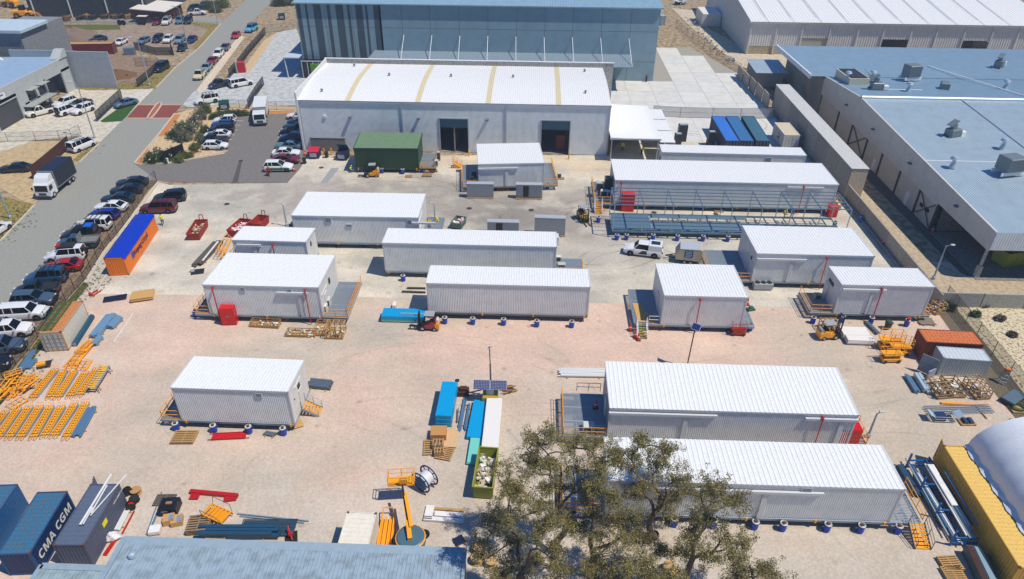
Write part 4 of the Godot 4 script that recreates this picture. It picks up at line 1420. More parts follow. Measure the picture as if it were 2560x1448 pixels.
	drums("under the short hut before the warehouse",[V(2.53,0,-104.32)])
	drums("in front of the bare steel frame",[V(9.97,0,-93.14),V(12.23,0,-87.94),V(13.6,0,-88.01),V(17.36,0,-88.19),V(20.8,0,-88.12),V(24.43,0,-88.18),V(27.93,0,-88.23)])
	drums("behind the bare steel frame",[V(11.81,0,-98.48),V(18.64,0,-98.4),V(22.21,0,-98.44),V(25.91,0,-98.22),V(29.67,0,-98.4),V(33.41,0,-98.45),V(37,0,-98.62),V(44.68,0,-93.31)])
	drums("under the hut with plywood on its deck",[V(14.15,0,-67.37),V(17.2,0,-67.11),V(20.42,0,-67.1),V(23.25,0,-67.06),V(25.89,0,-67.02)])
	drums("under the hut behind the yellow forklift",[V(33.72,0,-68.8),V(37.29,0,-69.2),V(40.65,0,-69.1),V(44.66,0,-68.72)])
	drums("between the two nearest long huts",[V(6.6,0,-48.39),V(9.34,0,-48.66),V(12.66,0,-48.69),V(15.98,0,-48.73),V(19.74,0,-48.73),V(22.02,0,-48.77),V(25.72,0,-48.87),V(31.51,0,-48.9)])
	drums("under the nearest long hut by the gum trees",[V(4.2,0,-39.21),V(7.08,0,-38.91),V(9.85,0,-39.02),V(12.63,0,-38.97),V(15.94,0,-38.94),V(19.38,0,-38.96),V(21.69,0,-38.89),V(25.36,0,-38.96),V(28.14,0,-38.95),V(31.23,0,-39)])
	var d := thing("pale_blue_drum","light blue drum standing by the low concrete wall","drum",V(49.25,0,-95.41))
	drum_model(d,true)
	d = thing("pale_blue_drum","light blue drum among the dark ones behind the steel frame","drum",V(21.36,0,-98.54))
	drum_model(d,true)


func steel_frame() -> void:
	var t := thing("unfinished_hut","bare blue-grey steel frame of an unfinished hut with an open floor","steel frame",V(11.6,0,-88.7))
	var fs := mt("primer_blue",C(.42,.53,.6),.5,.25,grime,.4)
	var ln := 32.6
	var dp := 5.4
	var top := 5.1
	var b := MB.new()
	for z in [.0,-dp * .55,-dp]:
		b.bar(V(0,.98,z),V(ln,.98,z),.14,.28)
	for i in 24:
		var x := ln * i / 23.0
		b.bar(V(x,.98,0),V(x,.98,-dp),.1,.2)
	part(t,"floor_frame",b,fs)
	for s in [[.1,5.6,-.4,-dp + .2],[5.8,22.0,-.4,-2.7],[5.8,20.0,-4.2,-dp + .2]]:
		b = MB.new()
		b.corr(V(s[0],1.1,s[2]),V(.0,0,s[3] - s[2]),V(s[0] - s[1],0,0),.2,.04)
		part(t,"floor_sheet",b,mt("deck_sheet",C(.36,.48,.56),.45,.3,grime,.3),V(s[1] - s[0],0,0))
	for i in 9:
		var x := ln * i / 8.0
		for z in [.0,-dp]:
			b = MB.new()
			b.bar(V(x,1.1,z),V(x,top,z),.1)
			part(t,"post",b,mt("post_grey",C(.66,.69,.7),.5,.3))
		b = MB.new()
		b.bar(V(x,top,0),V(x,top,-dp),.12,.16)
		part(t,"rafter",b,fs)
	for k in 6:
		b = MB.new()
		b.bar(V(0,top + .1,-dp * k / 5.0),V(ln,top + .1,-dp * k / 5.0),.09,.1)
		part(t,"purlin",b,fs)
	for i in 6:
		b = MB.new()
		b.box(V(3.8 + i * 5.0,.5,-dp * .55),V(.5,.7,.4))
		part(t,"prop",b,mt("prop_navy",C(.06,.14,.35),.5))


# ---------------------------------------------------------------- shipping containers
func container(called: String,label: String,at: Vector3,yaw: float,ln: float,wd: float,side_mat: Material,roof_mat: Material,o := {}) -> Node3D:
	# local x along the length,doors at +x; stands on y = 0
	var t := thing(called,label,o.get("cat","container"),at,yaw,o.get("group",""))
	var h: float = o.get("h",2.59)
	var hx := ln * .5
	var hz := wd * .5
	var b := MB.new()
	b.corr(V(-hx + .1,.14,hz - .05),V(ln - .2,0,0),V(0,h - .26,0),.28,.036)
	part(t,"side_panel",b,side_mat)
	b = MB.new()
	b.corr(V(hx - .1,.14,-hz + .05),V(-ln + .2,0,0),V(0,h - .26,0),.28,.036)
	part(t,"side_panel",b,side_mat)
	b = MB.new()
	b.corr(V(-hx + .05,.14,-hz + .1),V(0,0,wd - .2),V(0,h - .26,0),.28,.036)
	part(t,"end_panel",b,side_mat)
	b = MB.new()
	b.corr(V(-hx + .1,h - .06,hz - .06),V(ln - .2,0,0),V(0,0,-wd + .12),.42,.025)
	part(t,"roof",b,roof_mat)
	b = MB.new()
	for x in [-hx + .08,hx - .08]:
		for z in [-hz + .08,hz - .08]:
			b.box(V(x,h * .5,z),V(.15,h - .12,.15))
	for z in [-hz + .05,hz - .05]:
		for y in [.08,h - .07]:
			b.box(V(0,y,z),V(ln - .3,.13,.09))
	for x in [-hx + .05,hx - .05]:
		for y in [.08,h - .07]:
			b.box(V(x,y,0),V(.09,.13,wd - .3))
	part(t,"frame",b,o.get("frame",side_mat))
	if not cache.has("casting"):
		var cb := MB.new()
		cb.box(Vector3.ZERO,V(.19,.125,.19))
		cache["casting"] = cb.mesh()
	for x in [-hx + .09,hx - .09]:
		for z in [-hz + .09,hz - .09]:
			for y in [.06,h - .06]:
				part(t,"corner_casting",cache["casting"],o.get("castings",mt("rusty_casting",C(.42,.26,.17),.85,.0,fine,1.0)),V(x,y,z))
	for s in [-1,1]:
		var d := Node3D.new()
		d.name = "door" if s < 0 else "door_001"
		t.add_child(d)
		var ang: float = o.get("open_l",.0) if s < 0 else o.get("open_r",.0)
		d.position = V(hx - .04,0,s * (hz - .1))
		d.rotation.y = -ang * s
		var wz := (wd - .24) * .5
		b = MB.new()
		b.box(V(0,h * .5,-s * wz * .5),V(.06,h - .3,wz - .02))
		for y in [.7,1.25,1.8]:
			b.box(V(.04,y,-s * wz * .5),V(.03,.1,wz - .1))
		part(d,"leaf",b,o.get("door",side_mat))
		b = MB.new()
		for q in [.3,.75]:
			b.tube(V(.09,.2,-s * wz * q),V(.09,h - .2,-s * wz * q),.025,6)
		part(d,"lock_rod",b,mt("lock_rod",C(.62,.62,.6),.5,.3))
	b = MB.new()
	b.box(V(0,.12,0),V(ln - .3,.1,wd - .2))
	part(t,"floor",b,mt("container_floor",C(.3,.24,.18),.9))
	return t


func lettering(parent: Node3D,txt: String,size: float,mat: Material,at: Vector3,rot: Vector3,bold := true) -> void:
	var tm := TextMesh.new()
	var f := SystemFont.new()
	f.font_names = PackedStringArray(["Droid Sans"])
	f.font_weight = 700 if bold else 400
	tm.font = f
	tm.text = txt
	tm.font_size = 64
	tm.pixel_size = size / 46.0
	tm.depth = .01
	var o := part(parent,"lettering",tm,mat,at)
	o.rotation = rot


func rust_tex(key: String,col: Color,rust: Color,amount: float,sd: int) -> Material:
	if mats.has(key):
		return mats[key]
	var m := mt(key,C(1,1,1),.7,.0,noise_tex(sd,.035,512,[.0,amount,amount + .06,1.0],[rust,rust.lerp(col,.35),col,col.lightened(.06)],5),.28)
	return m


func containers() -> void:
	var og := mt("container_orange",C(.9,.47,.05),.5,.0,grime,.3)
	var c := container("orange_container","long orange container under a blue tarpaulin beside the fence",V(-54.07,0,-81.54),PI / 2 + .138,12.19,2.44,og,og,{"group": ""})
	var b := MB.new()
	var rings := []
	var tn := fnoise(5,.6)
	for i in 25:
		var x := -6.05 + 12.1 * i / 24.0
		var ring := []
		for q in [[-1.26,2.18],[-1.25,2.62],[-.6,2.68],[.0,2.64],[.6,2.68],[1.25,2.62],[1.26,2.2]]:
			ring.append(V(x,q[1] + .06 * tn.get_noise_2d(x * 2.0,q[0] * 3.0),q[0] + .02 * tn.get_noise_2d(x * 3.0 + 9.0,q[1])))
		rings.append(ring)
	b.loft(rings,false,false)
	part(c,"tarpaulin",b,mt("tarp_blue",C(.02,.2,.7),.35,.0,grime,.6))
	lettering(c,"Hapag-Lloyd",.66,mt("letter_navy",C(.12,.12,.3),.6),V(-.3,1.4,1.235),Vector3.ZERO)
	b = MB.new()
	b.box(V(-3.4,1.45,1.225),V(.75,.9,.01))
	part(c,"emblem",b,mt("emblem_blue",C(.2,.25,.6),.6))
	c = container("white_container","white container with a rusty top carrying green ladders, beside the fence",V(-52.7,0,-62.79),-PI / 2 + .14,6.06,2.44,mt("container_white",C(.84,.83,.79),.6,.0,streak,.3),rust_tex("roof_rust",C(.76,.5,.28),C(.6,.34,.15),.4,91),{"frame": mt("frame_tan",C(.72,.58,.4),.7),"door": mt("door_grey_white",C(.7,.71,.69),.6,.0,grime,.4)})
	for q in [[-.85,C(.16,.35,.2)],[-.1,C(.22,.42,.22)]]:
		var l := thing("green_ladder_frame","green ladder frame on the white container roof, %s the fence" % ("farther from" if q[0] < -.5 else "nearer to"),"ladder frame",V(-52.7,2.64,-62.79),-PI / 2 + .14,"ladder frames on the container roof")
		b = MB.new()
		for z in [.0,.62]:
			b.bar(V(-2.9,.06,-q[0] * 1.0 + z - .2),V(2.7,.06,-q[0] + z - .2),.07,.12)
		for k in 20:
			b.bar(V(-2.8 + k * .29,.06,-q[0] - .2),V(-2.8 + k * .29,.06,-q[0] + .42),.06,.06)
		l.set_meta("label","green ladder frame nearer the white side of the container roof" if q[0] < -.5 else "green ladder frame along the middle of the rusty container roof")
		part(l,"ladder",b,mt("ladder_%d" % int(q[1].r * 100),q[1],.6,.0,grime,.5))
	c = container("dark_container","dark grey-blue container with white poles lying on its roof",V(-35.22,0,-36.3),PI / 2 + .045,6.06,2.44,mt("container_slate",C(.3,.33,.42),.55,.0,grime,.3),mt("roof_slate",C(.34,.39,.47),.55,.0,grime,.3),{"open_l": 1.9,"open_r": .0})
	b = MB.new()
	b.box(V(-.2,1.65,1.225),V(.65,.5,.012))
	part(c,"yellow_placard",b,mt("placard_yellow",C(.9,.85,.03),.6))
	lettering(c,"MSKU 928871 4",.15,mt("letter_white",C(.86,.86,.84),.6),V(2.2,1.9,1.225),Vector3.ZERO)
	var bl := rust_tex("container_blue_worn",C(.05,.3,.5),C(.4,.24,.16),.28,93)
	var blr := rust_tex("container_blue_roof",C(.12,.4,.55),C(.45,.27,.18),.36,94)
	c = container("blue_container","blue container with large white lettering next to the dark container",V(-39.05,0,-35.35),PI / 2 + .085,6.06,2.44,mt("container_navy",C(.03,.17,.36),.55,.0,grime,.3),blr,{"frame": bl})
	lettering(c,"CMA CGM",.78,mt("letter_white",C(.86,.86,.84),.6),V(.1,1.3,1.225),Vector3.ZERO)
	container("blue_container","blue container cut off by the left edge, beside the lettered one",V(-43.6,0,-35.9),PI / 2 + .09,6.06,2.44,mt("container_mid_blue",C(.06,.33,.55),.55,.0,grime,.3),blr,{"frame": bl})
	var poles := [[V(-35.23,2.75,-40.24),V(-35.06,2.75,-35.06),.16],[V(-33.92,2.75,-40.25),V(-34.7,2.75,-35.93),.08],[V(-34.95,2.75,-39.03),V(-34.76,2.75,-36.16),.1],[V(-34.92,2.75,-36.71),V(-34.81,2.75,-35.07),.08]]
	for i in poles.size():
		var m := MB.new()
		m.bar(poles[i][0] + V(0,.02 * i,0),poles[i][1] + V(0,.02 * i,0),poles[i][2],.08)
		single("white_pole",["thickest and longest","thin rightmost","middle short","lowest short"][i] + " white pole on the dark container roof","pole",m,white(),Vector3.ZERO,.0,"white poles on the dark container")
	c = container("cream_container","cream white container at the bottom beside the boom lift",V(-13.14,0,-35.58),-1.58,3.48,2.44,mt("container_cream",C(.86,.84,.78),.6,.0,grime,.3),mt("roof_cream",C(.88,.86,.8),.6,.0,grime,.3),{"h": 2.59})
	var ru := rust_tex("container_rust",C(.5,.24,.13),C(.3,.13,.09),.42,95)
	var rr := rust_tex("container_rust_roof",C(.78,.42,.2),C(.42,.17,.1),.3,96)
	container("rusty_container","rusty orange container with open planked end near the right fence",V(46.37,0,-63.4),-.04,6.08,2.44,ru,rr,{"frame": ru})
	c = container("silver_store","silver metal store with its door swung open in front of the rusty container",V(46.61,0,-60.73),-.07,4.9,2.1,mt("zinc_sheet",C(.68,.74,.76),.45,.3,grime,.3),mt("zinc_roof",C(.8,.83,.84),.45,.1,grime,.3),{"h": 2.35,"cat": "store","castings": mt("zinc_dark",C(.5,.55,.58),.5)})
	var od := MB.new()
	od.box(V(0,1.15,0),V(1.7,2.2,.06))
	od.bar(V(-.8,.2,.05),V(.8,2.1,.05),.05)
	od.bar(V(-.8,1.15,.05),V(.8,1.15,.05),.05)
	part(c,"open_door",od,mt("zinc_dark",C(.5,.55,.58)),V(-3.6,0,.9),-.7)
	var ye := mt("container_yellow",C(.78,.62,.25),.6,.0,grime,.3)
	var yr := rust_tex("container_yellow_roof",C(.84,.69,.34),C(.62,.42,.16),.22,97)
	container("yellow_container","long mustard yellow container with one door open, carrying the white shelter",V(38.75,0,-40.3),PI / 2 - .02,12.6,2.4,ye,yr,{"h": 2.8,"open_l": 1.3,"frame": ye})
	container("blue_high_container","leftmost of three blue containers by the narrow store, brightest blue roof",V(35.34,0,-126.29),-1.57,12.71,2.44,mt("container_deep",C(.07,.16,.25),.6,.0,grime,.3),rust_tex("cr1",C(.1,.4,.75),C(.5,.3,.2),.2,98),{"h": 2.7,"frame": bl,"group": "blue containers by the narrow store"})
	container("blue_high_container","middle one of three blue containers by the narrow store",V(37.97,0,-126.43),-1.58,12.72,2.44,mt("container_deep",C(.07,.16,.25)),rust_tex("cr2",C(.08,.38,.6),C(.5,.3,.2),.25,99),{"h": 2.7,"frame": bl,"group": "blue containers by the narrow store"})
	container("blue_high_container","right one of three blue containers by the narrow store, teal rusty roof",V(40.95,0,-126.59),-1.6,12.75,2.44,mt("container_deep",C(.07,.16,.25)),rust_tex("cr3",C(.12,.36,.45),C(.5,.3,.2),.3,100),{"h": 2.7,"frame": bl,"group": "blue containers by the narrow store"})
	c = container("site_office","white site office box with a door between the blue containers and narrow store",V(46.78,0,-126.51),-1.56,6.54,2.8,mt("office_white",C(.82,.82,.8),.6,.0,grime,.3),mt("office_roof",C(.78,.74,.64),.7,.0,grime,.3),{"h": 2.7,"cat": "site office","castings": mt("casting_white",C(.75,.75,.73))})
	b = MB.new()
	b.box(V(.3,1.5,1.42),V(.9,.9,.05))
	part(c,"window",b,glass())
	var rd := mt("container_red",C(.45,.1,.06),.7,.0,grime,.2)
	container("red_container","long red container behind the flatbed truck at the upper left",V(-112.61,0,-178.07),.12,12.57,2.44,rd,mt("red_container_top",C(.72,.55,.38),.9,.0,streak,.2),{"frame": rd})
	container("pale_far_container","small pale blue container beside the corner of the grey warehouse",V(37.19,0,-219.01),.07,1.55,2.44,mt("far_pale_blue",C(.6,.68,.74),.6),mt("far_pale_blue",C(.6,.68,.74)))
	# white fabric shelter spanning from the yellow container to another one beyond the frame
	var d := thing("fabric_shelter","white arched fabric shelter resting on the yellow container","shelter",V(39.75,0,-46.6))
	container("yellow_container","yellow container on the far side of the white shelter, mostly out of frame",V(51.6,0,-40.3),PI / 2 - .02,12.6,2.4,ye,yr,{"h": 2.8,"frame": ye})
	rings = []
	var wn := fnoise(8,.8)
	for i in 37:
		var z := 12.4 * i / 36.0
		var ring := []
		var hoop := absf(fmod(z,2.06) / 2.06 - .5) * 2.0
		for k in 19:
			var a := PI * k / 18.0
			var r := 5.4 - .10 * (1.0 - hoop * hoop) + .025 * wn.get_noise_2d(z * 4.0,a * 6.0)
			ring.append(V(5.4 - cos(a) * r,2.85 + sin(a) * r * .72,z))
		rings.append(ring)
	b = MB.new()
	b.loft(rings,false,false)
	part(d,"fabric_cover",b,mt("fabric_white",C(.86,.88,.9),.6,.0,grime,.5))
	for i in 7:
		b = MB.new()
		var z := 2.06 * i
		for k in 18:
			var a := PI * k / 18.0
			var e := PI * (k + 1) / 18.0
			b.tube(V(5.4 - cos(a) * 5.24,2.8 + sin(a) * 5.24 * .72,z),V(5.4 - cos(e) * 5.24,2.8 + sin(e) * 5.24 * .72,z),.06,6,-1.0,false)
		part(d,"hoop",b,steel())
	b = MB.new()
	for i in 24:
		var z := 12.4 * i / 24.0
		b.quad(V(-.35 + .1 * sin(i * 1.7),2.86,z),V(-.35 + .1 * sin((i + 1) * 1.7),2.86,z + .52),V(.15,3.1 + .1 * sin(i * 2.3 + 2.3),z + .52),V(.15,3.1 + .1 * sin(i * 2.3),z))
	part(d,"loose_skirt",b,mt("skirt_white",C(.8,.82,.84),.35))


# ---------------------------------------------------------------- cars
const CARS := {
	# length,width,height,belt,hood,deck,rear base,rear top,front top,front base (along the length from the tail),wheel radius
	"sedan": [4.75,1.84,1.46,.93,.88,.98,.1,.27,.53,.7,.33],
	"hatch": [4.25,1.78,1.5,.95,.92,.98,.02,.13,.52,.72,.32],
	"suv": [4.75,1.9,1.74,1.1,1.06,1.1,.015,.09,.53,.7,.37],
	"wagon": [4.95,1.94,1.95,1.18,1.14,1.18,.015,.04,.58,.68,.41],
	"ute": [5.3,1.9,1.84,1.12,1.1,1.08,.4,.43,.63,.745,.4],
	"canopy": [5.3,1.9,1.86,1.12,1.1,1.12,.02,.05,.63,.745,.4],
	"tray": [5.3,1.88,1.8,1.08,1.06,.85,.44,.46,.62,.74,.39],
	"van": [4.9,1.92,2.0,1.2,1.1,1.2,.01,.03,.74,.9,.34],
}


func car_meshes(kind: String) -> Dictionary:
	if cache.has("car_" + kind):
		return cache["car_" + kind]
	var d: Array = CARS[kind]
	var L: float = d[0]
	var w: float = d[1] * .5
	var H: float = d[2]
	var belt: float = d[3]
	var out := {}
	var X := func(t: float) -> float: return (t - .5) * L
	# lower body
	var b := MB.new()
	var rings := []
	var nose := .62 if kind != "van" else .8
	for st in [[.0,.8],[.012,.93],[.06,1.0],[.16,1.0],[.3,1.0],[.45,1.0],[.6,1.0],[.7,1.0],[.8,.995],[.9,.97],[.965,.9],[.99,.8],[1.0,.66]]:
		var t: float = st[0]
		var top := belt
		if t > d[9]:
			top = lerpf(d[4] + .04,nose + .12,pow((t - d[9]) / (1.0 - d[9]),2.2))
		elif t < d[6]:
			top = d[5]
		if t < .013:
			top = minf(top,.92)
		var yb := .24 if t > .04 and t < .95 else .34
		var hw: float = w * st[1]
		rings.append([V(X.call(t),yb,-hw * .9),V(X.call(t),yb + .12,-hw),V(X.call(t),lerpf(yb,top,.6),-hw),V(X.call(t),top - .05,-hw * .95),V(X.call(t),top,-hw * .86),V(X.call(t),top + .025,0),V(X.call(t),top,hw * .86),V(X.call(t),top - .05,hw * .95),V(X.call(t),lerpf(yb,top,.6),hw),V(X.call(t),yb + .12,hw),V(X.call(t),yb,hw * .9)])
	b.loft(rings)
	out["body"] = b.mesh()
	# roof and pillars
	b = MB.new()
	var rw := w * .74
	var bw := w * .9
	var rb: float = X.call(d[6])
	var rt: float = X.call(d[7])
	var ft: float = X.call(d[8])
	var fb: float = X.call(d[9])
	var rr := []
	for st in [[rt - .03,.9,-.05],[rt + .08,1.0,-.015],[lerpf(rt,ft,.5),1.0,.015],[ft - .1,.98,-.01],[ft + .03,.9,-.05]]:
		var hw: float = rw * st[1]
		rr.append([V(st[0],H - .07,-hw - .02),V(st[0],H + st[2] - .02,-hw * .9),V(st[0],H + st[2],0),V(st[0],H + st[2] - .02,hw * .9),V(st[0],H - .07,hw + .02)])
	b.loft(rr,true)
	out["roof"] = b.mesh()
	b = MB.new()
	var mid := lerpf(rt,ft,.52)
	for s in [-1.0,1.0]:
		b.bar(V(fb,belt,s * bw),V(ft,H - .06,s * rw),.07)
		b.bar(V(rb,belt,s * bw),V(rt,H - .06,s * rw),.1)
		b.bar(V(mid + .05,belt,s * (bw + .005)),V(mid,H - .06,s * (rw + .005)),.07)
		if d[7] < .2:
			b.bar(V(lerpf(rt,mid,.42),belt,s * (bw + .005)),V(lerpf(rt,mid,.42),H - .06,s * (rw + .005)),.07)
	out["pillars"] = b.mesh()
	b = MB.new()
	b.quad(V(fb,belt,bw * .93),V(fb,belt,-bw * .93),V(ft,H - .06,-rw * .94),V(ft,H - .06,rw * .94))
	out["windscreen"] = b.mesh()
	b = MB.new()
	b.quad(V(rb,belt,-bw * .93),V(rb,belt,bw * .93),V(rt,H - .06,rw * .94),V(rt,H - .06,-rw * .94))
	out["rear_window"] = b.mesh()
	for s in [-1.0,1.0]:
		b = MB.new()
		var q := [V(rb,belt,s * bw * .985),V(fb,belt,s * bw * .985),V(ft,H - .06,s * rw * .985),V(rt,H - .06,s * rw * .985)]
		if s < .0:
			q.reverse()
		b.quad(q[0],q[1],q[2],q[3])
		out["side_%d" % int(s)] = b.mesh()
	# wheels
	var r: float = d[10]
	b = MB.new()
	b.lathe([W(r * .6,-.1),W(r * .95,-.1),W(r,-.07),W(r,.07),W(r * .95,.1),W(r * .62,.1)],16)
	out["tyre"] = b.mesh()
	b = MB.new()
	b.lathe([W(r * .62,.085),W(r * .5,.07),W(r * .2,.09),W(0,.095)],12)
	b.lathe([W(0,-.095),W(r * .2,-.09),W(r * .5,-.07),W(r * .62,-.085)],12)
	out["rim"] = b.mesh()
	b = MB.new()
	for x in [-.5 * L + .2 * L,.5 * L - .185 * L]:
		for s in [-1.0,1.0]:
			b.tube(V(x,r,s * (w - .2)),V(x,r,s * (w + .004)),r * 1.18,16)
	b.box(V(L * .5 - .06,.42,0),V(.12,.2,w * 1.1))
	b.box(V(-L * .5 + .05,.42,0),V(.12,.16,w * 1.5))
	out["trim"] = b.mesh()
	b = MB.new()
	b.box(Vector3.ZERO,V(.16,.14,.36))
	out["lamp"] = b.mesh()
	b = MB.new()
	b.box(Vector3.ZERO,V(.12,.16,.2))
	out["mirror"] = b.mesh()
	b = MB.new()
	b.box(Vector3.ZERO,V(.03,.12,.4))
	out["plate"] = b.mesh()
	cache["car_" + kind] = out
	return out


func car(kind: String,col: Color,label: String,at: Vector3,yaw: float,_ln: float,group := "",extra := "") -> Node3D:
	var called := {"sedan": "parked_car","hatch": "parked_car","suv": "parked_car","wagon": "four_wheel_drive","ute": "utility_truck","canopy": "utility_truck","tray": "utility_truck","van": "parked_van"}[kind] as String
	var t := thing(called,label,"van" if kind == "van" else ("ute" if called == "utility_truck" else "car"),at,yaw,group)
	var m := car_meshes(kind)
	var d: Array = CARS[kind]
	var L: float = d[0]
	var w: float = d[1] * .5
	var pm := paint(col)
	part(t,"body",m.body,pm)
	part(t,"roof",m.roof,pm)
	part(t,"pillars",m.pillars,pm)
	part(t,"windscreen",m.windscreen,glass())
	part(t,"rear_window",m.rear_window,glass())
	part(t,"side_window",m["side_-1"],glass())
	part(t,"side_window",m["side_1"],glass())
	part(t,"lower_trim",m.trim,black())
	var r: float = d[10]
	for x in [-L * .3,L * .315]:
		for s in [-1.0,1.0]:
			var wl := part(t,"wheel",m.tyre,rubber(),V(x,r,s * (w - .085)))
			wl.rotation.x = PI / 2
			part(wl,"rim",m.rim,mt("alloy",C(.6,.6,.61),.35,.6))
	for s in [-1.0,1.0]:
		part(t,"headlight",m.lamp,mt("headlight",C(.82,.84,.85),.15),V(L * .5 - .12,d[4] - .3,s * w * .66))
		part(t,"tail_light",m.lamp,mt("tail_light",C(.5,.02,.03),.25),V(-L * .5 + .07,d[5] - .22 if kind != "tray" else .7,s * w * .74))
		part(t,"mirror",m.mirror,pm,V((d[9] - .53) * L,d[3] + .08,s * (w + .08)))
	part(t,"number_plate",m.plate,mt("plate",C(.85,.85,.8),.5),V(L * .5 + .01,.45,0))
	var b := MB.new()
	if kind == "ute":
		b.box(V((.2 - .5) * L,1.095,0),V(L * .34,.02,w * 1.62))
		part(t,"tray_liner",b,mt("liner",C(.1,.1,.1),.8))
	elif kind == "tray":
		b.box(V((.19 - .5) * L,.98,0),V(L * .44,.08,w * 2.06))
		for s in [-1.0,1.0]:
			b.box(V((.19 - .5) * L,1.12,s * w * 1.02),V(L * .44,.24,.05))
		b.box(V(-L * .53,1.12,0),V(.05,.24,w * 2.0))
		b.box(V((.415 - .5) * L,1.5,0),V(.06,1.0,w * 1.8))
		part(t,"flat_tray",b,mt("alloy_tray",C(.58,.58,.56),.5,.4,grime,.5))
	if extra.contains("rack"):
		b = MB.new()
		for k in 4:
			b.box(V((.2 + .13 * k - .5) * L,d[2] + .1,0),V(.06,.05,w * 1.4))
		for s in [-1.0,1.0]:
			b.box(V(-.1 * L,d[2] + .1,s * w * .7),V(L * .45,.06,.06))
		part(t,"roof_rack",b,black())
	if extra.contains("bag"):
		b = MB.new()
		b.cbox(V(-.12 * L,d[2] + .2,0),V(L * .36,.34,w * 1.3),.12)
		part(t,"roof_bag",b,mt("roof_bag",C(.1,.1,.11),.8))
		b = MB.new()
		b.cbox(V(.1 * L,d[2] + .17,.2),V(.7,.25,.8),.08)
		part(t,"red_bag",b,mt("red_bag",C(.65,.04,.05),.7))
	if extra.contains("spare"):
		var sp := part(t,"spare_wheel",m.tyre,rubber(),V(-L * .5 - .1,.95,.25))
		sp.rotation.z = PI / 2
	if extra.contains("blue"):
		b = MB.new()
		b.cbox(V(-.3 * L,d[2] + .12,0),V(1.0,.2,1.2),.05)
		part(t,"roof_box",b,mt("roof_box_blue",C(.05,.35,.75),.5))
	if extra.contains("bull"):
		b = MB.new()
		b.pipe([V(L * .5 + .08,.45,-w * .85),V(L * .5 + .14,.85,-w * .6),V(L * .5 + .14,.95,w * .6),V(L * .5 + .08,.45,w * .85)],.05,6)
		b.box(V(L * .5 + .06,.5,0),V(.14,.3,w * 1.8))
		part(t,"bull_bar",b,black())
	if extra.contains("green"):
		for s in [-1.0,1.0]:
			b = MB.new()
			b.box(V(.02 * L,.62,s * (w + .003)),V(L * .78,.34,.012))
			part(t,"green_band",b,mt("band_green",C(.03,.42,.2),.4))
	if extra.contains("dark_side"):
		for s in [-1.0,1.0]:
			b = MB.new()
			b.side([W(-.1 * L,.45),W(.12 * L,.45),W(.02 * L,1.0),W(-.1 * L,1.0)],s * (w + .003),s * (w + .012))
			part(t,"dark_graphic",b,mt("graphic_dark",C(.16,.15,.18),.4))
		b = MB.new()
		b.cbox(V((.2 - .5) * L,1.5,0),V(L * .34,.85,w * 1.9),.06)
		var tb := part(t,"service_box",b,paint(C(.85,.86,.86)))
		b = MB.new()
		b.box(V((.2 - .5) * L,1.95,0),V(1.2,.04,.9))
		part(tb,"solar_panel",b,mt("solar_teal",C(.05,.22,.3),.15))
	return t


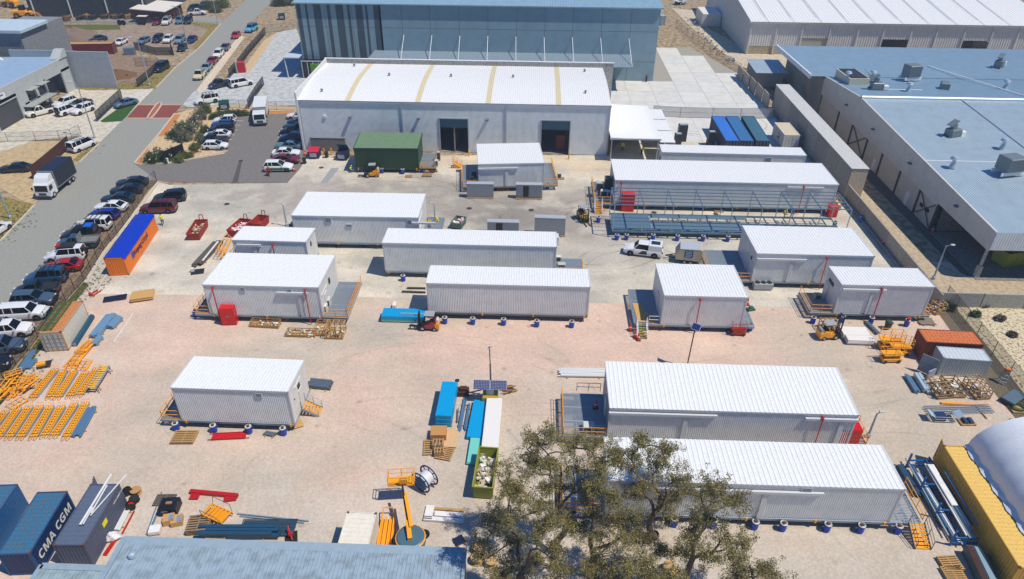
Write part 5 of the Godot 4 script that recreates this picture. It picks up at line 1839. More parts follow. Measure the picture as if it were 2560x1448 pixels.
func cars() -> void:
	var row := "cars parked nose to tail along the yard fence"
	var dark := C(.03,.08,.11)
	# along the fence,from the gate down to the bottom left
	car("sedan",C(.06,.11,.14),"dark teal sedan nearest the gate in the row along the fence",V(-64.44,0,-102.18),-2.95,4.27,row)
	car("sedan",dark,"black-blue sedan second from the gate in the row along the fence",V(-63.98,0,-99.39),-2.9,4.48,row)
	car("sedan",C(.05,.15,.19),"teal sedan third from the gate in the row along the fence",V(-63.82,0,-96.35),-3,4.31,row)
	car("sedan",C(.86,.87,.87),"white sedan in the row along the fence next to the bright blue one",V(-63.41,0,-93.53),-3.12,4.98,row)
	car("hatch",C(.01,.1,.5),"bright blue car in the row along the fence",V(-63.16,0,-90.94),-3.12,4.77,row)
	car("wagon",C(.84,.85,.84),"white long-roofed four wheel drive below the bright blue car",V(-63,0,-87.61),-3.07,4.98,row,"rack")
	car("wagon",C(.02,.06,.09),"black four wheel drive with a blue box on its roof",V(-63.36,0,-84.82),-3,4.66,row,"rack blue")
	car("tray",C(.13,.26,.36),"blue-grey ute with an empty flat tray in the fence row",V(-62.44,0,-82.5),-2.96,4.87,row)
	car("wagon",C(.84,.85,.86),"white four wheel drive with a black bag on its roof and rear spare wheel",V(-62.15,0,-79.13),-2.94,4.8,row,"bag spare")
	car("sedan",C(.62,.02,.04),"bright red sedan in the row along the fence",V(-61.07,0,-76.48),-2.91,4.35,row)
	car("wagon",C(.09,.25,.38),"steel blue estate with roof rails below the red sedan",V(-61.62,0,-73.65),-2.94,4.73,row,"rack spare")
	car("ute",C(.02,.08,.13),"dark navy ute with an open tray below the steel blue estate",V(-61.1,0,-70.73),-2.88,5.05,row)
	car("suv",C(.24,.31,.38),"grey-blue estate facing the fence below the navy ute",V(-60.16,0,-68.76),.16,4.68,row,"bull")
	car("canopy",C(.85,.86,.86),"white four wheel drive facing the fence with a bull bar",V(-59.58,0,-65.94),.15,4.6,row,"bull")
	car("ute",C(.86,.86,.86),"white ute facing the fence, its tail out of frame",V(-59.37,0,-62.49),.21,4.71,row)
	car("ute",C(.25,.31,.39),"grey-blue ute facing the fence at the left edge",V(-58.4,0,-59.46),.26,4.58,row)
	car("ute",C(.02,.02,.025),"black ute at the left edge, lowest in the fence row",V(-58.09,0,-56.28),.34,4.35,row)
	car("sedan",C(.4,.45,.5),"pale grey car peeking in at the left edge behind the white ute",V(-62.84,0,-65.27),.21,2.51,row)
	car("suv",C(.05,.05,.08),"black estate parked inside the gate behind the red ute",V(-56.05,0,-97.16),-2.86,4.3,"cars inside the gate")
	car("canopy",C(.36,.02,.03),"dark red ute with a canopy and roof panel inside the gate",V(-56.14,0,-93.42),-3,5.39,"cars inside the gate","rack")
	# staff car park
	var cp := "cars in the staff car park"
	car("hatch",C(.86,.87,.88),"white hatchback at the far end of the car park by the hedge",V(-60.31,0,-131.23),-2.92,3.89,cp)
	car("hatch",C(.01,.19,.5),"bright blue hatchback in the car park by the planting",V(-59.72,0,-128.54),-2.98,4.09,cp)
	car("suv",C(.015,.03,.05),"black car beside the blue hatchback with a lit red tail lamp",V(-59.08,0,-126.04),-3,4.48,cp)
	car("sedan",C(.86,.87,.87),"white sedan between the black car and the grey ute",V(-58.71,0,-123.4),-2.99,4.04,cp)
	car("ute",C(.12,.17,.23),"dark grey ute in the car park with a pale load",V(-58.57,0,-120.74),-3.05,4.89,cp)
	car("hatch",C(.87,.88,.88),"white hatchback with a dark sunroof nearest the small tree",V(-57.05,0,-118.14),.1,3.95,cp)
	car("ute",C(.05,.06,.07),"dark ute parked first in the bay along the warehouse end",V(-45.05,0,-125.55),3.11,4.92,"cars along the warehouse end")
	car("sedan",C(.84,.85,.86),"white car beside the warehouse corner, highest in its row",V(-46.59,0,-134.34),-3.09,3.32,"cars along the warehouse end")
	car("hatch",C(.02,.1,.17),"teal hatchback below the white car at the warehouse corner",V(-45.73,0,-130.81),-3.09,3.25,"cars along the warehouse end")
	car("sedan",C(.03,.06,.08),"black sedan between the teal hatchback and dark ute",V(-45.47,0,-128.03),3.1,4.39,"cars along the warehouse end")
	car("suv",C(.02,.2,.42),"blue car along the warehouse end between dark and pale cars",V(-44.47,0,-122.46),-3.13,5.42,"cars along the warehouse end")
	car("sedan",C(.32,.45,.5),"pale teal sedan along the warehouse end above the white sedan",V(-44.09,0,-118.82),-3.13,4.94,"cars along the warehouse end")
	car("sedan",C(.86,.87,.87),"white sedan directly above the dark red car by the warehouse",V(-43.45,0,-115.54),.09,4.88,"cars along the warehouse end")
	car("sedan",C(.42,.02,.06),"dark red sedan directly above the green and white car",V(-42.65,0,-112.67),.05,4.41,"cars along the warehouse end")
	car("suv",C(.86,.88,.87),"white and green liveried car lowest in the car park",V(-42.88,0,-109.36),.08,4.95,"cars along the warehouse end","green")
	# road side and opposite yards
	car("ute",C(.85,.84,.8),"cream ute parked on the forecourt by the workshop",V(-98.61,0,-133.69),-2.21,3.32,"cars across the road")
	car("suv",C(.84,.85,.86),"white car farthest back on the workshop forecourt",V(-96.76,0,-139.21),-1.99,3.34,"cars across the road")
	car("wagon",C(.86,.87,.87),"white four wheel drive with a rear spare wheel on the forecourt",V(-93.54,0,-134.8),1.19,3.63,"cars across the road","spare")
	car("sedan",C(.05,.08,.15),"dark blue sedan behind the white cars on the forecourt",V(-93.36,0,-138.89),-2.38,3.03,"cars across the road")
	car("suv",C(.86,.86,.85),"white car nearest the black gate on the forecourt",V(-90.86,0,-135.42),-1.93,3.61,"cars across the road")
	car("hatch",C(.75,.77,.78),"silver car half inside the workshop roller door",V(-106.43,0,-149.16),.06,3.28,"cars across the road")
	car("sedan",C(.3,.4,.5),"blue-grey sedan parked on the green lawn",V(-84.34,0,-139.77),-2.13,3.34,"cars across the road")
	car("sedan",C(.02,.03,.045),"black sedan beside the rust brown fence at the left edge",V(-86.55,0,-106.73),-2.96,4.85,"cars across the road")
	car("suv",C(.84,.85,.85),"white car cut by the left edge beside the scrub corner",V(-75.98,0,-85.53),1.5,3.54,"cars across the road")
	car("van",C(.86,.87,.88),"white van behind the dark curtain-sided truck",V(-80.81,0,-116.83),1.23,4.03,"cars across the road","rack")
	car("wagon",C(.02,.03,.05),"black four wheel drive beside the builders yard gate",V(-88.25,0,-164.69),-1.66,6.55,"cars across the road")
	var kerbside := "cars parked along the sandy verge"
	car("ute",C(.8,.75,.63),"beige ute nearest in the line on the sandy verge",V(-76.94,0,-159.7),-1.43,7.37,kerbside)
	car("sedan",C(.45,.57,.6),"pale teal sedan behind the beige ute on the verge",V(-77.79,0,-165.64),-1.44,6.52,kerbside)
	car("sedan",C(.5,.03,.08),"red sedan in the line on the sandy verge",V(-78.61,0,-171.28),-1.48,6.19,kerbside)
	car("suv",C(.86,.86,.86),"white car in the line on the sandy verge",V(-79.32,0,-177.09),-1.45,6.92,kerbside)
	car("sedan",C(.35,.32,.34),"grey-brown sedan at the far end of the verge line",V(-80.01,0,-183.61),-1.42,6.21,kerbside)
	car("hatch",C(.7,.03,.05),"small bright red car driving alone up the road",V(-81.78,0,-195.78),-1.46,6.9,"cars on the road")
	car("wagon",C(.3,.62,.78),"pale blue and white vehicle at the top of the road",V(-80.02,0,-203.02),-1.73,7.52,"cars on the road","rack")
	car("ute",C(.09,.13,.19),"dark blue ute on the concrete drive behind the white ute",V(-69.68,0,-153.25),-2.25,3.87,"cars on the drive")
	car("canopy",C(.86,.87,.88),"white ute with a canopy on the concrete drive",V(-65.35,0,-154.22),.72,5.12,"cars on the drive")
	car("wagon",C(.85,.86,.84),"white and green wagon beside the green bins",V(-68.41,0,-142.42),-2.48,4.91,"cars on the drive","rack")
	var far := "cars on the far gravel lot"
	car("suv",C(.4,.03,.1),"maroon car in the upper row of the far gravel lot",V(-109.82,0,-209.61),-1.42,7.86,far)
	car("wagon",C(.8,.81,.8),"white four wheel drive in the upper row of the gravel lot",V(-107.08,0,-209.79),-1.43,7.86,far,"rack")
	car("suv",C(.3,.42,.5),"blue-grey car in the upper row of the gravel lot",V(-103.98,0,-211.46),-1.4,6.98,far)
	car("suv",C(.03,.08,.15),"navy car at the right end of the upper gravel row",V(-101.62,0,-211.62),-1.39,6.99,far)
	car("sedan",C(.03,.08,.18),"navy car beside the red container",V(-116.91,0,-189.88),-2.46,2.15,far)
	car("sedan",C(.85,.85,.84),"white sedan near the red container end",V(-109.21,0,-187.1),-1.59,3.65,far)
	car("hatch",C(.35,.45,.55),"blue-grey hatch at the left of the lower gravel row",V(-103.85,0,-188.66),-1.67,3.73,far)
	car("suv",C(.03,.12,.16),"dark teal car second in the lower gravel row",V(-100.93,0,-190.72),-1.49,5.82,far)
	car("suv",C(.85,.85,.84),"white car in the middle of the lower gravel row",V(-97.91,0,-190.29),-1.45,5.39,far)
	car("suv",C(.4,.5,.58),"silver blue car in the lower gravel row by the lamp post",V(-94.71,0,-189.87),-1.44,5.77,far)
	car("sedan",C(.01,.1,.35),"bright blue sedan at the right end of the lower gravel row",V(-91.84,0,-190.9),-1.47,6.64,far)
	car("hatch",C(.04,.06,.08),"black car nearest the kerb below the gravel rows",V(-90.91,0,-182.54),-1.38,5.43,far)
	car("ute",C(.84,.84,.83),"white ute on the side street near the shrubs",V(-103.23,0,-221.82),.29,4.81,far)
	car("suv",C(.1,.12,.13),"dark car on the side street behind the white ute",V(-106.76,0,-227.67),-1.71,4.61,far)
	car("suv",C(.2,.25,.3),"grey car at the very top of the side street",V(-105.26,0,-232.37),-1.66,4.73,far)
	car("canopy",C(.86,.87,.88),"white service ute with a dark graphic in front of the steel frame",V(15.45,0,-84.19),2.94,4.48,"","dark_side")


func wheel(parent: Node3D,at: Vector3,r: float,w: float,rimc := C(.6,.6,.6)) -> void:
	var key := "wheel_%d_%d" % [int(r * 100),int(w * 100)]
	if not cache.has(key):
		var b := MB.new()
		b.lathe([W(r * .55,-w * .5),W(r * .94,-w * .5),W(r,-w * .35),W(r,w * .35),W(r * .94,w * .5),W(r * .55,w * .5)],14)
		cache[key] = b.mesh()
		b = MB.new()
		b.lathe([W(0,-w * .42),W(r * .56,-w * .44)],12)
		b.lathe([W(r * .56,w * .44),W(0,w * .42)],12)
		cache[key + "r"] = b.mesh()
	var o := part(parent,"wheel",cache[key],rubber(),at)
	o.rotation.x = PI / 2
	part(o,"rim",cache[key + "r"],mt("rim_" + rimc.to_html(false),rimc,.5))


func forklift(label: String,at: Vector3,yaw: float,_ln: float,bodyc: Color,accent: Color,up := .0) -> void:
	# local +x is the fork side
	var t := thing("forklift",label,"forklift",at,yaw,"forklifts")
	var pm := paint(bodyc)
	var am := paint(accent)
	var b := MB.new()
	b.side([W(-1.25,.35),W(.75,.3),W(.75,.55),W(.3,.6),W(.2,.75),W(-.25,.8),W(-.35,1.1),W(-1.0,1.15),W(-1.3,.95),W(-1.38,.55)],-.55,.55)
	part(t,"chassis",b,pm)
	b = MB.new()
	b.cbox(V(-1.15,.7,0),V(.5,.85,1.14),.12)
	part(t,"counterweight",b,am)
	b = MB.new()
	for s in [-.5,.5]:
		b.pipe([V(.5,.6,s),V(.25,2.05,s),V(-.85,2.08,s),V(-1.0,1.1,s)],.045,6)
	part(t,"overhead_guard",b,black())
	b = MB.new()
	b.box(V(-.3,2.12,0),V(1.15,.05,1.06))
	part(t,"canopy",b,mt("fork_canopy",C(.6,.61,.63),.5))
	b = MB.new()
	b.cbox(V(-.5,1.2,0),V(.5,.15,.5),.04)
	b.box(V(-.75,1.45,0),V(.12,.5,.48))
	part(t,"seat",b,black())
	b = MB.new()
	for s in [-.38,.38]:
		b.box(V(.98,1.15 + up * .5,s),V(.14,2.1 + up,.1))
	for y in [.3,1.2,2.15 + up]:
		b.box(V(.98,y,0),V(.1,.1,.8))
	part(t,"mast",b,black() if up == .0 else mt("mast_dark",C(.12,.12,.13),.6))
	b = MB.new()
	b.tube(V(.95,.3,0),V(.95,1.9,0),.06,8)
	for y in [.2,.62]:
		b.box(V(1.09,y,0),V(.07,.1,1.1))
	part(t,"carriage",b,mt("mast_dark",C(.12,.12,.13),.6))
	for s in [-.32,.32]:
		b = MB.new()
		b.box(V(1.7,.09,s),V(1.2,.05,.13))
		b.box(V(1.13,.35,s),V(.05,.6,.13))
		part(t,"fork",b,mt("fork_steel",C(.3,.25,.2),.6,.3))
	b = MB.new()
	b.tube(V(-1.15,1.32,-.35),V(-1.15,1.32,.35),.17,10)
	part(t,"gas_bottle",b,mt("gas_bottle",C(.75,.76,.76),.4))
	for q in [[.55,.5,.34],[-.85,.48,.27]]:
		for s in [-1.0,1.0]:
			wheel(t,V(q[0],q[2],s * q[1]),q[2],.24,C(.75,.74,.7))


func scissor_lift(label: String,at: Vector3,yaw: float,_ln: float,col: Material,s := 1.0) -> void:
	var t := thing("scissor_lift",label,"scissor lift",at,yaw,"scissor lifts")
	t.scale = Vector3.ONE * s
	var b := MB.new()
	b.cbox(V(0,.38,0),V(2.2,.4,1.0),.05)
	part(t,"chassis",b,col)
	b = MB.new()
	for k in 3:
		for z in [-.35,.35]:
			b.bar(V(-.85,.62 + k * .14,z),V(.85,.74 + k * .14,z),.06,.1)
			b.bar(V(.85,.62 + k * .14,z),V(-.85,.74 + k * .14,z),.06,.1)
	part(t,"scissor_arms",b,mt("lift_arm",C(.75,.5,.04),.6))
	b = MB.new()
	b.box(V(0,1.1,0),V(2.3,.12,1.05))
	part(t,"platform",b,col)
	b = MB.new()
	for y in [.55,1.05]:
		b.pipe([V(-1.13,1.15 + y,-.5),V(1.13,1.15 + y,-.5),V(1.13,1.15 + y,.5),V(-1.13,1.15 + y,.5),V(-1.13,1.15 + y,-.5)],.03,6)
	for x in [-1.13,.0,1.13]:
		for z in [-.5,.5]:
			b.tube(V(x,1.15,z),V(x,2.2,z),.03,6)
	part(t,"guard_rail",b,col)
	for x in [-.8,.8]:
		for z in [-.5,.5]:
			wheel(t,V(x,.2,z),.2,.16,C(.3,.3,.3))


func truck(label: String,at: Vector3,yaw: float,ln: float,boxc: Material,boxh: float,cabc: Color,flat := false) -> Node3D:
	# local +x is forward
	var t := thing("box_truck" if not flat else "flatbed_truck",label,"truck",at,yaw)
	var hx := ln * .5
	var cab := 2.1
	var w := 1.2
	var cm := paint(cabc)
	var b := MB.new()
	b.side([W(hx - cab,.55),W(hx,.5),W(hx + .02,1.35),W(hx - .18,2.35),W(hx - .35,2.5),W(hx - cab,2.55)],-w + .05,w - .05)
	part(t,"cab",b,cm)
	if not flat and boxh > 2.5:
		b = MB.new()
		b.side([W(hx - cab,2.55),W(hx - .5,2.5),W(hx - .9,3.2),W(hx - 1.3,3.55),W(hx - cab,3.6)],-w + .15,w - .15)
		part(t,"wind_deflector",b,cm)
	b = MB.new()
	b.quad(V(hx + .03,1.38,w - .2),V(hx + .03,1.38,-w + .2),V(hx - .15,2.28,-w + .25),V(hx - .15,2.28,w - .25))
	part(t,"windscreen",b,glass())
	for s in [-1.0,1.0]:
		b = MB.new()
		b.box(V(hx - .75,1.85,s * (w - .045)),V(.85,.7,.02))
		part(t,"side_window",b,glass())
		b = MB.new()
		b.box(V(hx + .03,.85,s * .8),V(.08,.22,.4))
		part(t,"headlight",b,mt("headlight",C(.82,.84,.85)))
		b = MB.new()
		b.box(V(hx - .1,1.8,s * (w + .2)),V(.1,.45,.22))
		part(t,"mirror",b,black())
	b = MB.new()
	b.box(V(hx + .04,.95,0),V(.06,.35,1.1))
	b.box(V(hx - .1,.45,0),V(.3,.3,2.3))
	part(t,"grille",b,mt("grille_dark",C(.2,.2,.21),.6))
	b = MB.new()
	b.box(V(-.3,.72,0),V(ln - .8,.25,.9))
	part(t,"chassis",b,black())
	var bl := ln - cab - .15
	b = MB.new()
	if flat:
		b.box(V(-hx + bl * .5,1.1,0),V(bl,.18,2.44))
		part(t,"flat_bed",b,boxc)
		b = MB.new()
		for k in 4:
			b.box(V(hx - cab - .2,1.4 + k * .35,0),V(.08,.14,2.3))
		for s in [-1.1,.0,1.1]:
			b.box(V(hx - cab - .2,1.9,s),V(.1,1.5,.1))
		part(t,"headboard",b,white())
	else:
		b.cbox(V(-hx + bl * .5,1.05 + boxh * .5,0),V(bl,boxh,2.46),.05)
		part(t,"cargo_body",b,boxc)
		b = MB.new()
		for s in [-1.0,1.0]:
			b.box(V(-hx + bl * .5,1.02,s * 1.22),V(bl,.14,.06))
		for k in 2:
			b.box(V(-hx + .02 + k * (bl - .04),1.05 + boxh * .5,0),V(.1,boxh + .04,2.5))
		part(t,"body_frame",b,mt("body_frame",C(.55,.57,.58),.5,.3))
	for x in [hx - 1.0,-hx + 1.3,-hx + 2.5]:
		if x == -hx + 2.5 and ln < 7.5:
			continue
		for s in [-1.0,1.0]:
			wheel(t,V(x,.48,s * 1.02),.48,.3,C(.65,.65,.65))
	return t


func skip_bin(label: String,at: Vector3,yaw: float,ln: float,wd: float,h: float,mat: Material,loop := false) -> Node3D:
	var t := thing("skip_bin",label,"skip bin",at,yaw,"skip bins")
	var b := MB.new()
	var hx := ln * .5
	var hz := wd * .5
	b.box(V(0,.12,0),V(ln - .3,.08,wd - .2))
	for s in [-1.0,1.0]:
		b.hexa([V(-hx + .15,.1,s * (hz - .1) + .03),V(hx - .15,.1,s * (hz - .1) + .03),V(hx - .15,.1,s * (hz - .1) - .03),V(-hx + .15,.1,s * (hz - .1) - .03),V(-hx,h,s * hz + .03),V(hx,h,s * hz + .03),V(hx,h,s * hz - .03),V(-hx,h,s * hz - .03)])
		b.hexa([V(s * (hx - .15) - .03,.1,hz - .1),V(s * (hx - .15) + .03,.1,hz - .1),V(s * (hx - .15) + .03,.1,-hz + .1),V(s * (hx - .15) - .03,.1,-hz + .1),V(s * hx - .03,h,hz),V(s * hx + .03,h,hz),V(s * hx + .03,h,-hz),V(s * hx - .03,h,-hz)])
	part(t,"tub",b,mat)
	b = MB.new()
	for s in [-1.0,1.0]:
		b.bar(V(-hx,h,s * hz),V(hx,h,s * hz),.12,.1)
		b.bar(V(s * hx,h,-hz),V(s * hx,h,hz),.12,.1)
		for k in 5:
			var x := lerpf(-hx + .3,hx - .3,k / 4.0)
			b.bar(V(x,.15,s * (hz - .06)),V(x,h,s * (hz + .02)),.09,.09)
	part(t,"rim_rails",b,mat)
	if loop:
		b = MB.new()
		b.pipe([V(hx,h,-.3),V(hx + .1,h + .75,-.22),V(hx + .1,h + .75,.22),V(hx,h,.3)],.06,6)
		part(t,"lifting_loop",b,mat)
	return t


func rubble(parent: Node3D,called: String,box: Vector3,n: int,cols: Array,sd: int,at := Vector3.ZERO) -> void:
	var r := RandomNumberGenerator.new()
	r.seed = sd
	var b := MB.new()
	b.colored = true
	for i in n:
		b.col = cols[r.randi() % cols.size()]
		var s := V(r.randf_range(.12,.6),r.randf_range(.04,.22),r.randf_range(.1,.4)) * minf(1.0,box.x * .7)
		b.box(V(r.randf_range(-.5,.5) * box.x,r.randf() * box.y + .05,r.randf_range(-.5,.5) * box.z),s,Basis.from_euler(V(r.randf_range(-.5,.5),r.randf() * TAU,r.randf_range(-.5,.5))))
	var m := mt("mixed_waste",C(1,1,1),.85)
	m.vertex_color_use_as_albedo = true
	var o := part(parent,called,b,m,at)
	o.set_meta("kind","stuff")


func pallet(label: String,at: Vector3,yaw: float,ln := 1.2,wd := 1.15,layers := 1,mat: Material = null,group := "timber pallets") -> Node3D:
	var t := thing("timber_pallet",label,"pallet",at,yaw,group)
	var m := mat if mat else timber()
	for l in layers:
		var y := l * .15
		for k in 7:
			var b := MB.new()
			b.box(V(0,y + .13,lerpf(-wd * .46,wd * .46,k / 6.0)),V(ln,.022,wd * .095))
			part(t,"board",b,m)
		for k in 3:
			var b := MB.new()
			b.box(V(lerpf(-ln * .46,ln * .46,k / 2.0),y + .06,0),V(.1,.1,wd))
			part(t,"bearer",b,m)
	return t


func crate(label: String,at: Vector3,yaw: float,ln: float,h: float,wd: float,nx := 4,top := true,fill := true,mat: Material = null) -> Node3D:
	var t := thing("slatted_crate",label,"crate",at,yaw,"slatted timber crates")
	var m := mat if mat else timber()
	var hx := ln * .5
	var hz := wd * .5
	var b := MB.new()
	b.box(V(0,.06,0),V(ln,.1,wd))
	part(t,"base",b,m)
	for i in nx + 1:
		var x := lerpf(-hx + .05,hx - .05,float(i) / nx)
		for s in [-1.0,1.0]:
			b = MB.new()
			b.box(V(x,h * .5,s * (hz - .02)),V(.1,h,.05))
			part(t,"upright",b,m)
		if top:
			b = MB.new()
			b.box(V(x,h + .01,0),V(.1,.04,wd))
			part(t,"top_slat",b,m)
	for s in [-1.0,1.0]:
		for y in [.2,h * .5,h - .05]:
			b = MB.new()
			b.box(V(0,y,s * hz),V(ln,.1,.03))
			part(t,"rail",b,m)
			b = MB.new()
			b.box(V(s * hx,y,0),V(.03,.1,wd))
			part(t,"rail",b,m)
		if top:
			for q in [-.3,.3]:
				b = MB.new()
				b.box(V(0,h + .04,q * wd * .8 * s),V(ln,.03,.08))
				if q > .0:
					part(t,"top_slat",b,m)
	if fill:
		rubble(t,"packed_goods",V(ln * .85,h * .55,wd * .75),14,[C(.75,.74,.72),C(.55,.54,.5),C(.5,.42,.28)],int(absf(at.x * 13.0 + at.z * 7.0)))
	return t


func bundle(called: String,label: String,at: Vector3,yaw: float,ln: float,wd: float,n: int,layers: int,mat: Material,h := .08,sd := 1) -> Node3D:
	# lengths of steel or board lying side by side on timber bearers
	var t := thing(called,label,"bundle",at,yaw)
	var r := RandomNumberGenerator.new()
	r.seed = sd
	var b := MB.new()
	for x in [-.32,.32]:
		b.box(V(x * ln,.05,0),V(.1,.1,wd + .3))
	part(t,"bearer",b,timber())
	for l in layers:
		for k in n:
			b = MB.new()
			var off := r.randf_range(-.05,.05) * ln
			b.box(V(off,.1 + h * (l + .5) + .005 * l,lerpf(-wd * .5,wd * .5,(k + .5) / n)),V(ln * r.randf_range(.9,1.0),h * .94,wd / n * .86),Basis(Vector3.UP,r.randf_range(-.012,.012)))
			part(t,"length",b,mat)
	return t


func plant_machines() -> void:
	forklift("yellow forklift working in front of the green hut",V(-26.84,0,-107.73),-3.02,2.18,C(.9,.6,.03),C(.85,.55,.03))
	forklift("yellow and black forklift left of the bare steel frame",V(7.75,0,-93.81),-1.24,3.18,C(.55,.4,.05),C(.12,.12,.12))
	forklift("red and yellow forklift at the corner of the central hut",V(-11.73,0,-65.83),3.11,2.07,C(.6,.04,.05),C(.9,.6,.03))
	forklift("yellow forklift with a tall mast beside the white panel stack",V(34.66,0,-66.14),.16,2.05,C(.9,.6,.03),C(.9,.58,.03),.9)
	scissor_lift("yellow scissor lift with raised guard rails by the rusty container",V(40.82,0,-64.43),-.07,2.53,yellow(),1.05)
	scissor_lift("yellow scissor lift behind, its rail against the rusty container",V(41.53,0,-63.52),-.04,1.79,yellow(),.95)
	scissor_lift("yellow scissor lift nearest in front of the rusty container",V(40.02,0,-62.15),.08,2.17,yellow(),.95)
	scissor_lift("small red scissor lift under the hut with plywood on its deck",V(24.28,0,-66.29),-.01,1.47,mt("lift_red",C(.6,.06,.05),.5),.75)
	var t := thing("boom_lift","yellow and grey boom lift with its basket raised toward the cable drum","boom lift",V(-9.02,0,-35.91),.12)
	var b := MB.new()
	b.cbox(V(0,.65,0),V(1.9,.5,2.6),.1)
	part(t,"chassis",b,mt("boom_grey",C(.34,.4,.44),.5))
	for x in [-1.0,1.0]:
		for z in [-1.0,1.0]:
			wheel(t,V(x,.45,z),.45,.3)
	b = MB.new()
	b.lathe([W(1.15,.95),W(1.2,1.1),W(1.15,1.75),W(1.0,1.85),W(0,1.9)],20,V(0,0,.2))
	part(t,"turntable",b,mt("boom_teal",C(.28,.4,.46),.45))
	b = MB.new()
	b.lathe([W(1.17,1.62),W(1.22,1.66),W(1.22,1.74),W(1.14,1.78)],20,V(0,0,.2))
	part(t,"hazard_ring",b,mt("boom_yellow",C(.92,.62,.04),.5))
	b = MB.new()
	b.bar(V(0,1.95,.6),V(-.55,2.5,-3.6),.36,.44)
	b.bar(V(.1,2.3,-.3),V(-.4,2.85,-3.0),.28,.28)
	part(t,"boom",b,mt("boom_yellow",C(.92,.62,.04),.5))
	b = MB.new()
	b.bar(V(-.22,2.32,-1.0),V(-.75,2.75,-4.2),.16,.2)
	part(t,"boom_ram",b,black())
	b = MB.new()
	b.box(V(-.9,2.2,-5.2),V(2.2,.1,1.0))
	for y in [.5,1.0]:
		b.pipe([V(-2.0,2.2 + y,-5.7),V(.2,2.2 + y,-5.7),V(.2,2.2 + y,-4.7),V(-2.0,2.2 + y,-4.7),V(-2.0,2.2 + y,-5.7)],.035,6)
	for x in [-2.0,-.9,.2]:
		for z in [-5.7,-4.7]:
			b.tube(V(x,2.2,z),V(x,3.2,z),.035,6)
	b.box(V(-.7,2.75,-4.72),V(.7,.5,.2))
	part(t,"basket",b,mt("boom_yellow",C(.92,.62,.04),.5))
	truck("dark curtain-sided truck with a white cab driving down the road",V(-75.75,0,-100.47),-1.52,8.14,mt("curtain_navy",C(.09,.12,.19),.5,.0,grime,.3),2.75,C(.86,.87,.87))
	truck("white box truck in the car park facing down",V(-54.05,0,-134.06),-1.3,9.35,mt("box_white",C(.84,.86,.86),.5,.0,grime,.3),2.0,C(.85,.86,.86))
	truck("white-cabbed flatbed truck in front of the red container",V(-112.79,0,-173.92),2.88,12.3,mt("bed_rust",C(.66,.44,.27),.8,.0,streak,.4),1.0,C(.82,.83,.82),true)
	truck("white truck far off at the top beyond the grey warehouse",V(47.26,0,-247.56),.54,4.08,mt("box_white",C(.84,.86,.86)),1.8,C(.85,.86,.86),true)
	t = thing("enclosed_trailer","beige box trailer with a blue panel behind the white service ute","trailer",V(21.27,0,-82.64),PI - .18)
	b = MB.new()
	b.side([W(-1.7,.6),W(1.6,.6),W(1.75,1.3),W(1.2,2.25),W(-1.5,2.4),W(-1.75,2.2)],-1.0,1.0)
	part(t,"box",b,mt("trailer_beige",C(.74,.68,.58),.6,.0,grime,.4))
	b = MB.new()
	b.hexa([V(-1.55,2.42,1.02),V(1.22,2.27,1.02),V(1.22,2.27,-1.02),V(-1.55,2.42,-1.02),V(-1.5,2.46,.95),V(1.2,2.31,.95),V(1.2,2.31,-.95),V(-1.5,2.46,-.95)])
	part(t,"roof",b,mt("trailer_roof",C(.66,.69,.72),.5))
	for s in [-1.0,1.0]:
		b = MB.new()
		b.box(V(.0,1.6,s * 1.01),V(1.1,1.1,.02))
		var sg := part(t,"sign_panel",b,mt("sign_panel_blue",C(.05,.25,.5),.5))
		b = MB.new()
		for k in 4:
			b.box(V(.0,1.95 - k * .24,s * 1.025),V(.85 - .1 * (k % 2),.1,.01))
		part(sg,"sign_print",b,mt("sign_print",C(.6,.7,.78),.6))
	b = MB.new()
	b.bar(V(1.6,.55,-.6),V(3.0,.5,0),.1)
	b.bar(V(1.6,.55,.6),V(3.0,.5,0),.1)
	b.box(V(0,.55,0),V(3.4,.12,1.7))
	part(t,"drawbar",b,black())
	for s in [-1.0,1.0]:
		for x in [-.4,.4]:
			wheel(t,V(x,.33,s * .98),.33,.2)
	# skips
	var red := mt("skip_red",C(.62,.19,.1),.7,.0,grime,.4)
	var s1 := skip_bin("orange-red skip full of timber offcuts on the concrete",V(-47.52,0,-87.01),1.67,4.25,1.7,1.1,red,true)
	rubble(s1,"timber_offcuts",V(2.6,.7,1.3),40,[C(.55,.42,.26),C(.62,.5,.33),C(.4,.32,.22)],5,V(0,.25,0))
	s1 = skip_bin("red skip with pink waste bags behind the small white hut",V(-41.67,0,-87.64),1.4,3.65,1.8,1.2,red,true)
	rubble(s1,"pink_waste_bags",V(2.4,.7,1.4),40,[C(.75,.5,.52),C(.8,.68,.68),C(.85,.8,.8)],6,V(0,.45,0))
	skip_bin("red skip farthest back behind the small white hut",V(-39.46,0,-89.6),1.41,2.63,1.7,1.1,red,true)
	var tl := skip_bin("small teal skip with pale waste right of the workers",V(-10.58,0,-91.04),1.31,2.33,1.6,1.0,mt("skip_teal",C(.35,.45,.42),.7))
	rubble(tl,"pale_waste",V(1.8,.5,1.2),24,[C(.72,.5,.5),C(.8,.75,.72)],7,V(0,.3,0))
	var gy := mt("skip_lime",C(.55,.57,.16),.6,.0,grime,.4)
	s1 = skip_bin("long lime green skip full of white waste near the cable drum",V(-3.49,0,-43.42),1.52,4.66,1.75,1.6,gy)
	rubble(s1,"white_waste",V(3.6,.7,1.3),70,[C(.75,.74,.72),C(.7,.7,.7),C(.5,.38,.24),C(.62,.52,.38)],8,V(-.2,.4,0))
	skip_bin("yellow-green skip under the factory canopy at the right edge",V(65.81,0,-84.4),.23,5.69,2.4,2.2,mt("skip_yellow",C(.62,.63,.15),.6))
